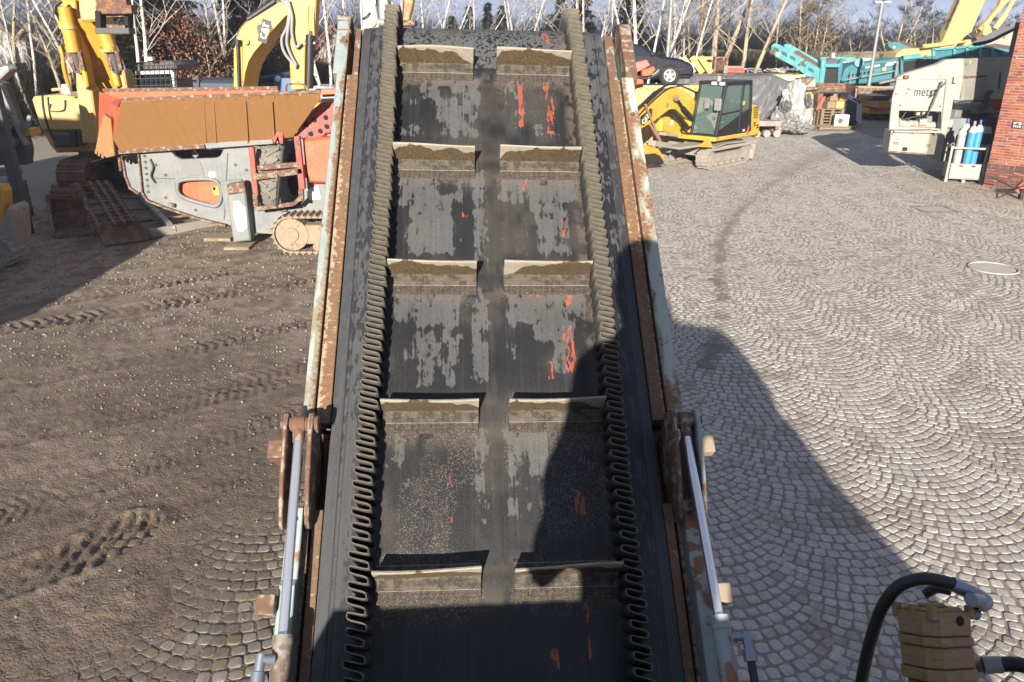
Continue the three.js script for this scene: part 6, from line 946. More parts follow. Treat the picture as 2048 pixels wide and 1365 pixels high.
// pallets and boxes
{
  const base = A(1655, 246, 40.2); const mk = (n) => { const t = thing('pallet', 'x', 'pallet', [base.x, 0.005 + n * 0.145, base.z], 0.12 + (n % 2) * 0.02, 'stacked pallets'); t.userData.label = ['lowest wooden pallet of the stack beside the white box', 'second pallet from the ground in the stack by the white box', 'third pallet from the ground in the stack by the white box', 'fourth pallet from the ground in the stack by the white box', 'fifth pallet from the ground in the stack by the white box', 'topmost wooden pallet of the stack beside the white box'][n]; for (let i = 0; i < 5; i++) mesh('board', [bx(-0.6, 0.6, 0.118, 0.142, -0.4 + i * 0.18, -0.3 + i * 0.18, 0.004)], M.wood, t); for (const x of [-0.52, 0, 0.52]) for (const z of [-0.33, 0, 0.33]) mesh('block', [bx(x - 0.07, x + 0.07, 0.024, 0.116, z - 0.06, z + 0.06, 0.004)], M.wood, t); for (const z of [-0.33, 0, 0.33]) mesh('runner', [bx(-0.6, 0.6, 0.001, 0.022, z - 0.05, z + 0.05, 0.004)], M.wood, t); };
  for (let n = 0; n < 6; n++) mk(n);
  const b2 = A(1668, 248, 39.3), p2 = thing('pallet', 'flat wooden pallet on the ground in front of the pallet stack', 'pallet', [b2.x, 0.005, b2.z], 0.05); for (let i = 0; i < 6; i++) mesh('board', [bx(-0.9, 0.9, 0.1, 0.13, -0.45 + i * 0.17, -0.33 + i * 0.17, 0.004)], M.wood, p2); for (const z of [-0.4, 0, 0.4]) mesh('runner', [bx(-0.9, 0.9, 0.0, 0.098, z - 0.05, z + 0.05, 0.004)], M.wood, p2);
  const b3 = A(1682, 243, 39.25), w = thing('cardboard_box', 'white printed box on the flat pallet in the shade', 'box', [b3.x, 0.137, b3.z], -0.2); mesh('carton', [bx(-0.33, 0.33, 0, 0.52, -0.25, 0.2, 0.01)], M.paper, w); mesh('lid_flap', [bx(-0.33, 0.33, 0.522, 0.53, -0.25, 0.2, 0.002)], M.paper, w); mesh('picture', [ex([[-0.15, 0.12], [0.02, 0.1], [0.08, 0.3], [-0.05, 0.4], [-0.18, 0.3]], 0.2, 0.206, 0.001)], M.greyDark, w); mesh('yellow_print', [bx(-0.02, 0.14, 0.04, 0.18, 0.2, 0.207, 0.001)], M.yellow, w);
  const b4 = A(1665, 215, 40.4), c = thing('carton_stack', 'brown cartons on top of the pallet stack under a dark sheet', 'boxes', [b4.x, 0.885, b4.z], 0.1); for (const [x, y, m] of [[-0.4, 0, M.wood], [0.06, 0, M.yellowTan], [-0.3, 0.36, M.wood], [0.2, 0.36, M.yellowTan]]) mesh('carton', [bx(x, x + 0.42, y, y + 0.34, -0.3, 0.25, 0.01)], m, c); mesh('dark_sheet', [plate([V3(-0.75, 0.73, 0.3), V3(0.9, 0.73, 0.3), V3(0.8, 0.75, -0.5), V3(-0.7, 0.75, -0.5)], 0.02)], plain([0.035, 0.06, 0.075], 0.5), c); mesh('red_bar', [bar(V3(-0.85, -0.1, 0.1), V3(-0.5, 0.7, 0.1), 0.14, 0.1)], plain([0.4, 0.08, 0.05], 0.6), c);
  const b5 = A(1703, 240, 40.6), s = thing('wrapped_goods', 'goods wrapped in dark foil with a white sheet next to the pallet stack', 'goods', [b5.x, 0, b5.z], 0); mesh('bundle', [bx(-0.7, 0.3, 0.01, 1.35, -0.6, 0.2, 0.15)], plain([0.03, 0.04, 0.055], 0.35), s); mesh('white_sheet', [plate([V3(-0.5, 1.37, 0.25), V3(0.15, 1.1, 0.3), V3(0.3, 1.3, -0.2), V3(-0.4, 1.6, -0.2)], 0.02), plate([V3(0.1, 0.3, 0.3), V3(0.5, 0.1, 0.25), V3(0.4, 1.1, 0.1), V3(0.1, 1.1, 0.3)], 0.02)], plain([0.4, 0.42, 0.45], 0.4), s);
}
// striped trailer
{
  const p = A(1775, 236, 43), t = thing('low_trailer', 'yellow low trailer tail with red white striped board in the shade', 'trailer', [p.x, 0, p.z], 0), P = t.P;
  mesh('tail_beam', [bx(P(1752, 214).x, P(1850, 214).x, P(0, 216).y, P(0, 203).y, -2.5, 0)], M.yellow, t); mesh('lower_beam', [bx(P(1742, 214).x, P(1850, 214).x, P(0, 228).y, P(0, 218).y, -2.5, -0.05)], M.yellow, t); mesh('reflector', [bx(P(1753, 214).x, P(1775, 214).x, P(0, 222).y, P(0, 216).y, 0.0, 0.03)], M.orange, t); mesh('reflector', [bx(P(1804, 214).x, P(1826, 214).x, P(0, 224).y, P(0, 218).y, 0.0, 0.03)], M.orange, t); mesh('tail_lamp', [bx(P(1740, 214).x, P(1753, 214).x, P(0, 219).y, P(0, 213).y, 0, 0.05)], M.red, t);
  decal('striped_board', t, V3((P(1739, 214).x + P(1755, 214).x) / 2, (P(0, 214).y + P(0, 202).y) / 2, 0.05), P(1755, 214).x - P(1739, 214).x, P(0, 202).y - P(0, 214).y, (x, w, h) => { x.fillStyle = '#e8e6e0'; x.fillRect(0, 0, w, h); x.strokeStyle = '#b3202a'; x.lineWidth = w * 0.17; for (let i = -2; i < 4; i++) { x.beginPath(); x.moveTo(i * w * 0.36, h); x.lineTo(i * w * 0.36 + h, 0); x.stroke(); } }, { px: 128 });
  mesh('dark_load', [bx(P(1745, 214).x, P(1782, 214).x, P(0, 202).y, P(0, 192).y, -2, -0.2, 0.06)], plain([0.03, 0.035, 0.05], 0.4), t); for (const x of [0.1, 1.2]) mesh('wheel', [cy(V3(P(1770, 214).x + x, 0.3, -1.4), V3(P(1770, 214).x + x, 0.3, -0.3), 0.28, 0.28, 18)], M.tyre, t);
}
// teal screener
{
  const p = A(1700, 230, 50), t = thing('teal_screener', 'teal tracked screener with raised side conveyor behind the buckets', 'screener', [p.x, 0, p.z], 0), P = t.P;
  const arm = new THREE.Group(); arm.name = 'side_conveyor'; t.add(arm);
  mesh('side_beam', [ex(t.poly([[1543, 92], [1550, 86], [1562, 90], [1645, 140], [1642, 168], [1632, 166], [1590, 134], [1552, 114], [1543, 102]], 0.6), 0.5, 0.6, 0.02)], M.tealPale, arm); mesh('far_beam', [ex(t.poly([[1568, 90], [1574, 87], [1582, 89], [1650, 128], [1650, 145], [1630, 132], [1572, 100]], -0.8), -0.9, -0.8, 0.02)], M.tealPale, arm); mesh('belt', [plate([P(1586, 104, 0.4), P(1640, 138, 0.4), P(1646, 134, -0.7), P(1596, 102, -0.7)].reverse(), 0.04)], M.rust, arm);
  for (const [x, y] of [[1547, 94], [1563, 102], [1580, 111], [1601, 124], [1617, 135]]) for (let i = 0; i < 3; i++) mesh('slot', [bar(P(x, y + i * 2.3, 0.61), P(x + 11, y + 5.6 + i * 2.3, 0.61), 0.03, 0.02)], M.void, arm); mesh('brace', [bar(P(1598, 130, 0.7), P(1617, 116, 0.7), 0.1, 0.08)], M.rustDark, arm); mesh('head_drum', [cy(P(1546, 104, 0.7), P(1546, 104, -0.6), 0.16)], M.greyDark, arm); mesh('yellow_sticker', [bx(P(1549, 150, 0.6).x, P(1555, 150, 0.6).x, P(0, 112, 0.6).y, P(0, 105, 0.6).y, 0.6, 0.61)], M.yellowPale, arm);
  mesh('frame_post', [ex(t.poly([[1638, 170], [1644, 120], [1653, 118], [1652, 140], [1648, 166], [1644, 196], [1638, 196]], 0.7), 0.4, 0.7, 0.02)], M.tealPale, t); mesh('frame_post', [ex(t.poly([[1677, 128], [1684, 118], [1688, 118], [1684, 150], [1680, 166], [1676, 166]], 0.7), 0.4, 0.7, 0.02)], M.teal, t); mesh('cross_beam', [bar(P(1650, 131, 0.72), P(1681, 131, 0.72), 0.2, 0.1), bar(P(1640, 118, -0.4), P(1690, 117, -0.4), 0.22, 0.3), bar(P(1690, 118, -0.4), P(1722, 120, -0.4), 0.25, 0.3)], M.tealPale, t); mesh('rubber_curtain', [ex(t.poly([[1652, 134], [1680, 134], [1670, 178], [1644, 180]], 0.5), 0.4, 0.5, 0.02)], M.blackMatte, t); mesh('dark_hood', [ex(t.poly([[1654, 120], [1668, 116], [1686, 120], [1684, 130], [1652, 130]], 0.4), -0.6, 0.4, 0.04)], M.greyDark, t); mesh('drum', [cy(P(1719, 125, 0.6), P(1719, 125, -0.6), 0.26, 0.26, 20)], M.tealPale, t);
  mesh('screen_box', [ex(t.poly([[1690, 138], [1702, 130], [1798, 116], [1800, 158], [1760, 166], [1690, 170], [1682, 160]], 0.4), -1.6, 0.4, 0.05)], M.teal, t); mesh('side_door', [ex(t.poly([[1694, 152], [1792, 140], [1792, 157], [1758, 164], [1692, 168]], 0.45), 0.41, 0.45, 0.01)], M.teal, t);
  mesh('handrail', [bar(P(1690, 160, 0.9), P(1790, 142, 0.9), 0.05, 0.05), bar(P(1704, 142, 0.9), P(1700, 168, 0.9), 0.05, 0.05), bar(P(1742, 138, 0.9), P(1740, 164, 0.9), 0.05, 0.05)], M.galv, t); mesh('walkway', [bar(P(1756, 166, 0.9), P(1792, 158, 0.9), 0.12, 0.5), bar(P(1790, 160, 0.9), P(1796, 122, 0.9), 0.12, 0.1)], M.greySteel, t); for (let i = 0; i < 7; i++) mesh('wheel_hole', [cy(P(1698 + i * 8, 152 - i * 1.5, 0.46), P(1698 + i * 8, 152 - i * 1.5, 0.48), 0.07)], M.void, t);
  decal('name_lettering', t, P(1760, 131, 0.46), 2.2, 0.26, (x, w, h) => { x.fillStyle = '#0f4a54'; x.fillRect(0, 0, w, h); x.fillStyle = '#a9b4b4'; x.font = 'bold ' + h * 0.75 + 'px sans-serif'; x.textBaseline = 'middle'; x.fillText('WARRIOR', w * 0.1, h / 2, w * 0.5); x.beginPath(); x.moveTo(w * 0.64, h * 0.9); x.lineTo(w * 0.68, h * 0.15); x.lineTo(w * 0.98, h * 0.1); x.lineTo(w * 0.94, h * 0.85); x.fill(); }, { rz: 0.145, px: 512 }); mesh('yellow_dot', [cy(P(1769, 138, 0.46), P(1769, 138, 0.48), 0.12)], M.yellow, t);
  mesh('engine_bay', [ex(t.poly([[1802, 118], [1846, 112], [1850, 116], [1848, 150], [1802, 156]], 0.3), -1.4, 0.3, 0.04)], M.teal, t); mesh('grille', [ex(t.poly([[1808, 123], [1840, 119], [1840, 146], [1808, 150]], 0.35), 0.31, 0.35, 0.01)], M.void, t); mesh('hood_edge', [ex(t.poly([[1808, 112], [1844, 108], [1845, 116], [1808, 120]], 0.5), 0.1, 0.5, 0.02)], M.tealPale, t); mesh('drum', [cy(P(1865, 122, 0.4), P(1865, 122, -0.6), 0.3, 0.3, 18)], M.tealPale, t); mesh('pipe_work', [bar(P(1856, 112, 0.3), P(1850, 140, 0.3), 0.12, 0.12), bar(P(1850, 112, 0.3), P(1882, 120, 0.3), 0.14, 0.14)], M.teal, t);
  mesh('chassis', [bx(P(1640, 150).x, P(1900, 150).x, 0.5, 1.6, -1.8, -0.1)], M.greyDark, t); mesh('hood', [bx(P(1716, 150, -1).x, P(1742, 150, -1).x, P(0, 124, -1).y, P(0, 116, -1).y, -1.8, -1, 0.1)], M.white, t); mesh('lamp', [bx(P(1658, 150).x, P(1663, 150).x, P(0, 116).y, P(0, 106).y, -0.1, 0.1)], M.paper, t);
  const c0 = P(1700, 228, 0.6); track(t, { a: [c0.x, 0.45], b: [c0.x + 3.4, 0.45], r: 0.42, w: 0.5, z: 0.6, mat: M.dustTrack, pitch: 0.35 });
}
// teal feed hopper and yellow long-reach excavator
{
  const p = A(1950, 120, 38), t = thing('teal_hopper', 'ribbed teal feed hopper above the white crusher', 'hopper', [p.x, 0, p.z], 0), P = t.P;
  mesh('side_panel', [ex(t.poly([[1864, 98], [1962, 91], [2040, 106], [2034, 114], [1960, 116], [1866, 113]], 0), -0.08, 0, 0.01)], M.teal, t); mesh('top_rim', [bar(P(1864, 99, 0.05), P(1962, 92, 0.05), 0.1, 0.14), bar(P(1962, 92, 0.05), P(2036, 106, 0.05), 0.1, 0.14)], M.tealPale, t); mesh('bottom_rim', [bar(P(1865, 115, 0.05), P(1960, 118, 0.05), 0.16, 0.14), bar(P(1960, 118, 0.05), P(2034, 112, 0.05), 0.12, 0.14)], M.teal, t); for (const [x, a, b] of [[1867, 98, 114], [1909, 95, 116], [1934, 93, 117], [1960, 91, 118], [1985, 97, 116], [2020, 104, 114]]) mesh('rib', [bar(P(x, a, 0.06), P(x, b, 0.06), 0.12, 0.12)], M.tealPale, t);
  mesh('far_panel', [pl_(t, [[1962, 92, -0.1], [2040, 106, -0.1], [2060, 98, -2.2], [1990, 88, -2.2]], 0.05)], M.rust, t); mesh('support', [bx(P(1880, 112).x, P(2030, 112).x, 0.4, P(0, 120).y, -2.2, -0.4)], M.greyDark, t); mesh('side_arm', [bar(P(1866, 116, 0), P(1905, 120, 0.1), 0.14, 0.14)], M.tealPale, t);
  const q = A(1800, 95, 56), s = thing('teal_conveyor_head', 'small teal conveyor head poking up beside the yellow machine', 'conveyor head', [q.x, 0, q.z], 0); mesh('side', [ex(s.poly([[1776, 87], [1790, 83], [1800, 86], [1830, 98], [1826, 106], [1794, 104], [1778, 94]], 0), -0.1, 0, 0.02)], M.teal, s); mesh('belt', [pl_(s, [[1798, 84, -0.1], [1826, 97, -0.1], [1832, 94, -1], [1806, 82, -1]], 0.06)], M.rustDark, s); mesh('yellow_sticker', [bx(s.P(1786, 95).x, s.P(1791, 95).x, s.P(0, 97).y, s.P(0, 92).y, 0, 0.02)], M.yellow, s); mesh('support', [bx(s.P(1800, 95).x, s.P(1830, 95).x, 0.02, s.P(0, 104).y, -1, -0.2)], M.teal, s);
}
{
  const p = A(1850, 130, 55), t = thing('long_reach_excavator', 'pale yellow excavator with a broad boom leaning up to the right', 'excavator', [p.x, 0, p.z], 0), P = t.P;
  mesh('boom', [ex(t.poly([[1880, 96], [1900, 52], [1926, -8], [1960, -60], [2010, -60], [1972, 0], [1944, 64], [1930, 74], [1914, 84]], 0.3), -0.6, 0.3, 0.05)], M.yellowPale, t); mesh('boom_edge', [bar(P(1896, 56, 0.32), P(1924, -8, 0.32), 0.06, 0.06)], M.rust, t); mesh('boom_foot', [ex(t.poly([[1880, 96], [1914, 64], [1932, 72], [1920, 86], [1906, 98], [1884, 102]], 0.4), -0.7, 0.4, 0.05)], M.yellowPale, t);
  mesh('housing', [ex(t.poly([[1790, 118], [1796, 106], [1808, 98], [1830, 97], [1870, 96], [1890, 98], [1886, 112], [1836, 116], [1792, 122]], 0), -2, 0, 0.08)], M.yellowPale, t); mesh('ram', [cy(P(1846, 93, 0.5), P(1910, 86, 0.5), 0.13, 0.13), cy(P(1910, 86, 0.5), P(1932, 83, 0.5), 0.06)], M.yellowPale, t); mesh('bracket', [ex(t.poly([[1928, 92], [1934, 80], [1942, 79], [1948, 91]], 0.5), -0.2, 0.5, 0.03)], M.yellowPale, t);
  mesh('stick', [ex(t.poly([[1960, 58], [1976, 40], [2000, 10], [2010, -20], [2030, -30], [2020, 0], [1990, 34], [1978, 50], [1966, 64]], 0.8), 0.4, 0.8, 0.04)], M.yellowPale, t); mesh('stick_ram', [cy(P(1990, 58, 0.9), P(2012, 28, 0.9), 0.2), cy(P(2010, 30, 0.9), P(2034, -10, 0.9), 0.14)], M.yellowPale, t); mesh('knuckle', [ex(t.poly([[1970, 50], [1980, 50], [1986, 64], [1976, 72], [1966, 70]], 0.95), 0.4, 0.95, 0.03)], M.yellowPale, t); mesh('coupler', [bar(P(1950, 78, 0.6), P(1968, 62, 0.6), 0.3, 0.4)], M.rustDark, t);
  for (let i = 0; i < 5; i++) mesh('hose', [tb([P(1902 - i, 34 + i * 2, 0.4), P(1888 - i * 2, 50, 0.55), P(1880 - i, 62 + i, 0.5), P(1878, 84, 0.45), P(1866 + i * 2, 92, 0.4)], 0.04, 24, 5)], M.hose, t); mesh('bolt', [cy(P(1914, 42, 0.3), P(1914, 42, 0.36), 0.1)], M.yellowTan, t);
  mesh('body', [bx(P(1800, 130).x, P(1960, 130).x, 1.2, 3.0, -3, -0.3, 0.1)], M.yellowPale, t); track(t, { a: [P(1800, 130).x, 0.5], b: [P(1950, 130).x, 0.5], r: 0.46, w: 0.6, z: 0.1, mat: M.dustTrack, pitch: 0.4 });
}
{ // slope of loose pipes and a white panel behind the wall corner
  const p = A(2000, 80, 33), t = thing('cable_bundle', 'bundle of black hoses hanging up towards the brick wall', 'hoses', [p.x, 0, p.z], 0), P = t.P; const r = rng(8); for (let i = 0; i < 9; i++) mesh('hose', [tb([P(1944 + r() * 12, 92 - r() * 4, 0), P(1975 + r() * 8, 80 + r() * 6, 0.2), P(2005 + r() * 8, 68 + r() * 4, 0.1), P(2052, 44 + r() * 5, 0)], 0.035, 24, 5)], M.hose, t); mesh('post', [bx(P(2040, 60).x, P(2060, 60).x, 0.02, P(0, 44).y, -0.4, -0.1)], M.greyDark, t);
  const q = A(2020, 80, 43), w = thing('white_silo_panel', 'white panelled machine housing behind the black hoses', 'housing', [q.x, 0, q.z], 0); mesh('panel', [ex(w.poly([[1968, 90], [1990, 78], [2012, 66], [2044, 52], [2034, 94], [2000, 92]], 0), -1.5, 0, 0.04)], M.cream, w); mesh('base', [bx(w.P(1970, 90).x, w.P(2040, 90).x, 0.02, w.P(0, 94).y, -1.4, -0.1)], M.greyDark, w); mesh('red_mark', [ex(w.poly([[2005, 76], [2012, 70], [2010, 78]], 0.02), 0, 0.02, 0.002)], M.orange, w);
}
// white crusher
{
  const p = A(1840, 300, 25), t = thing('white_crusher', 'cream white crusher plant with open window and hanging box beside the brick wall', 'crusher', [p.x, 0, p.z], -0.12), P = t.P, k = (x, y) => [1760 + x / 5.25, 140 + y / 5.25], Q = (x, y, z) => P(...k(x, y), z), po = (l, z) => l.map(([x, y]) => t.pk(...k(x, y), z));
  const win = po([[195, 420], [655, 430], [645, 625], [190, 600]], 0);
  mesh('front_panel', [ex(po([[175, 105], [260, 95], [700, 105], [770, 130], [730, 540], [690, 690], [625, 645], [95, 660], [130, 300], [170, 150]], 0), -0.1, 0, 0.015, [win])], M.cream, t);
  mesh('hood', [ex(po([[175, 100], [185, 80], [260, 40], [600, -60], [700, -110], [780, -115], [880, -120], [880, 130], [700, 105]], -0.02), -0.35, -0.02, 0.02)], M.cream, t); mesh('corner_post', [ex(po([[700, 100], [780, 80], [880, 60], [840, 320], [775, 322], [745, 500], [720, 600], [690, 692], [640, 660]], 0.06), -0.3, 0.06, 0.02)], M.cream, t);
  const wide = Q(1390, 300, 0).x + 0.4; mesh('side_body', [plate([Q(880, -120, -0.05), Q(880, 320, -0.05), Q(1150, 300, -1.6), Q(1390, 270, -3.2), Q(1390, -140, -3.2)], 0.1)], M.cream, t); mesh('side_body_lower', [plate([Q(775, 322, -0.06), Q(880, 322, -0.06), Q(1130, 302, -1.5), Q(1110, 330, -1.5), Q(775, 360, -0.1)], 0.08)], M.greySteel, t); mesh('seam_bar', [bar(Q(880, 78, -0.02), Q(1120, 64, -1.5), 0.06, 0.06)], M.rust, t);
  mesh('inside_back', [bx(Q(240, 480, -1).x, Q(700, 480, -1).x, 1.2, 2.6, -1.5, -1.2)], M.greyDark, t); mesh('inner_tube', [cy(Q(210, 560, -0.5), Q(640, 590, -0.5), 0.12)], M.cream, t); mesh('inner_block', [bx(Q(420, 480, -0.4).x, Q(500, 480, -0.4).x, Q(0, 570, -0.4).y, Q(0, 505, -0.4).y, -0.6, -0.3)], M.cream, t); mesh('cable', [tb([Q(290, 420, -0.2), Q(230, 520, -0.15), Q(330, 500, -0.1), Q(450, 480, -0.1), Q(520, 440, -0.15)], 0.025, 30, 6)], M.hose, t); mesh('white_valve', [bx(Q(370, 480, -0.3).x, Q(410, 480, -0.3).x, Q(0, 470, -0.3).y, Q(0, 425, -0.3).y, -0.4, -0.2), cy(Q(465, 430, -0.2), Q(465, 470, -0.2), 0.07)], M.cream, t); mesh('concrete_roll', [bx(Q(500, 480, -0.7).x, Q(640, 480, -0.7).x, Q(0, 600, -0.7).y, Q(0, 440, -0.7).y, -1.1, -0.7, 0.1)], M.greySteel, t);
  mesh('crumpled_sheet', [ex(po([[205, 500], [300, 545], [340, 530], [390, 570], [330, 600], [320, 615], [200, 600]], -0.15), -0.4, -0.15, 0.05)], M.cream, t);
  const b = new THREE.Group(); b.name = 'power_box'; t.add(b); mesh('case', [ex(po([[120, 640], [570, 632], [530, 660], [480, 880], [90, 855]], 0.35), -0.3, 0.35, 0.02)], M.cream, b); mesh('case_side', [plate([Q(540, 645, 0.34), Q(480, 885, 0.34), Q(570, 890, -0.35), Q(610, 650, -0.35)], 0.05)], M.cream, b); mesh('lid', [bar(Q(112, 634, 0.1), Q(600, 640, 0.1), 0.05, 0.75)], M.cream, b); mesh('socket', [bx(Q(300, 480, 0.35).x, Q(355, 480, 0.35).x, Q(0, 846, 0.35).y, Q(0, 808, 0.35).y, 0.34, 0.37)], M.void, b); mesh('bottom_edge', [bar(Q(88, 856, 0.36), Q(482, 884, 0.36), 0.05, 0.04)], M.rust, b); for (let i = 0; i < 2; i++) { mesh('vent_slot', [bar(Q(140, 760 + i * 16, 0.36), Q(200, 762 + i * 16, 0.36), 0.02, 0.02)], M.greyDark, b); mesh('vent_slot', [bar(Q(490, 786 + i * 16, 0.36), Q(540, 784 + i * 16, 0.3), 0.02, 0.02)], M.greyDark, b); } mesh('lock', [bx(Q(160, 480, 0.36).x, Q(172, 480, 0.36).x, Q(0, 682, 0.36).y, Q(0, 662, 0.36).y, 0.35, 0.37)], M.greyDark, b); mesh('yellow_tag', [bx(Q(362, 480, 0.36).x, Q(395, 480, 0.36).x, Q(0, 652, 0.36).y, Q(0, 642, 0.36).y, 0.48, 0.5)], M.yellow, b);
  mesh('gas_strut', [cy(Q(655, 120, 0.12), Q(535, 400, 0.12), 0.035), cy(Q(535, 400, 0.12), Q(495, 490, 0.12), 0.02)], M.greyDark, t); mesh('wire', [tb([Q(700, 120, 0.12), Q(640, 190, 0.14), Q(560, 220, 0.14), Q(530, 290, 0.12), Q(590, 240, 0.12)], 0.012, 30, 5)], M.hose, t); mesh('clamp', [bx(Q(690, 480, 0.1).x, Q(730, 480, 0.1).x, Q(0, 130, 0.1).y, Q(0, 70, 0.1).y, 0.05, 0.2)], M.cream, t); mesh('rusty_hinge', [bx(Q(185, 480, 0.1).x, Q(240, 480, 0.1).x, Q(0, 92, 0.1).y, Q(0, 55, 0.1).y, -0.05, 0.1, 0.04)], M.rust, t);
  for (const [x, y] of [[170, 253], [715, 255], [213, 373], [635, 380]]) mesh('bolt', [cy(Q(x, y, 0), Q(x, y, 0.02), 0.03, 0.03, 8)], M.greyDark, t);
  decal('maker_lettering', t, Q(440, 240, 0.012), 1.0, 0.34, (x, w, h) => { x.fillStyle = '#8c8980'; x.fillRect(0, 0, w, h); x.fillStyle = '#14211f'; x.font = 'bold ' + h * 0.95 + 'px sans-serif'; x.textBaseline = 'alphabetic'; x.fillText('metso', w * 0.26, h * 0.78, w * 0.72); x.fillStyle = '#b04a14'; x.beginPath(); x.moveTo(w * 0.03, h * 0.05); x.lineTo(w * 0.2, h * 0.3); x.lineTo(w * 0.06, h * 0.32); x.fill(); x.beginPath(); x.moveTo(w * 0.02, h * 0.9); x.lineTo(w * 0.05, h * 0.4); x.lineTo(w * 0.08, h * 0.5); x.fill(); x.strokeStyle = '#99958a'; x.lineWidth = h * 0.06; x.beginPath(); x.arc(w * 0.15, h * 0.62, h * 0.2, 0, 6); x.stroke(); }, { px: 512, rz: -0.02 });
  decal('blue_print', t, Q(425, 305, 0.008), 0.34, 0.2, (x, w, h) => { x.fillStyle = '#8c8980'; x.fillRect(0, 0, w, h); x.fillStyle = '#66789a'; for (let i = 0; i < 4; i++) x.fillRect(w * 0.1, h * (0.12 + i * 0.22), w * (0.8 - 0.15 * (i % 2)), h * 0.09); }, { px: 128 });
  mesh('yellow_mark', [bx(Q(828, 480, 0.07).x, Q(842, 480, 0.07).x, Q(0, -70, 0.07).y, Q(0, -108, 0.07).y, 0.055, 0.07)], M.yellow, t);
  // dark undercarriage in the shade
  mesh('chassis_beam', [bar(Q(770, 460, -1.2), Q(1260, 470, -2.6), 0.25, 0.2), bar(Q(1160, 330, -1.9), Q(1140, 480, -1.9), 0.2, 0.2)], M.greySteel, t); mesh('orange_machine', [bx(Q(800, 480, -3.4).x, Q(1300, 480, -3.4).x, Q(0, 470, -3.4).y, Q(0, 290, -3.4).y, -4.2, -3.4)], M.orange, t); mesh('grey_cabinet', [bx(Q(730, 480, -0.8).x, Q(930, 480, -0.8).x, 0.4, Q(0, 500, -0.8).y, -1.8, -0.8)], M.greySteel, t); mesh('dark_cabinet', [bx(Q(1000, 480, -1.5).x, Q(1300, 480, -1.5).x, 0.3, Q(0, 480, -1.5).y, -2.6, -1.5)], M.greyDark, t); mesh('grey_cone', [cy(Q(985, 440, -2), Q(1000, 340, -2), 0.6, 0.4, 16)], M.greySteel, t); mesh('column', [bar(Q(1270, 20, -1.7), Q(1250, 200, -1.7), 0.05, 0.05), cy(Q(1120, 240, -1.4), Q(1125, 260, -1.4), 0.2, 0.2), cy(Q(1120, 260, -1.4), Q(1100, 400, -1.4), 0.12, 0.12)], M.greyDark, t); mesh('glove', [bx(Q(745, 480, -0.6).x, Q(800, 480, -0.6).x, Q(0, 600, -0.6).y, Q(0, 515, -0.6).y, -0.75, -0.65, 0.04)], M.cream, t);
  mesh('leg', [bx(Q(880, 480, -3).x, Q(880, 480, -3).x + 0.3, 0.02, 1.4, -3.4, -3.1)], M.greySteel, t);
}
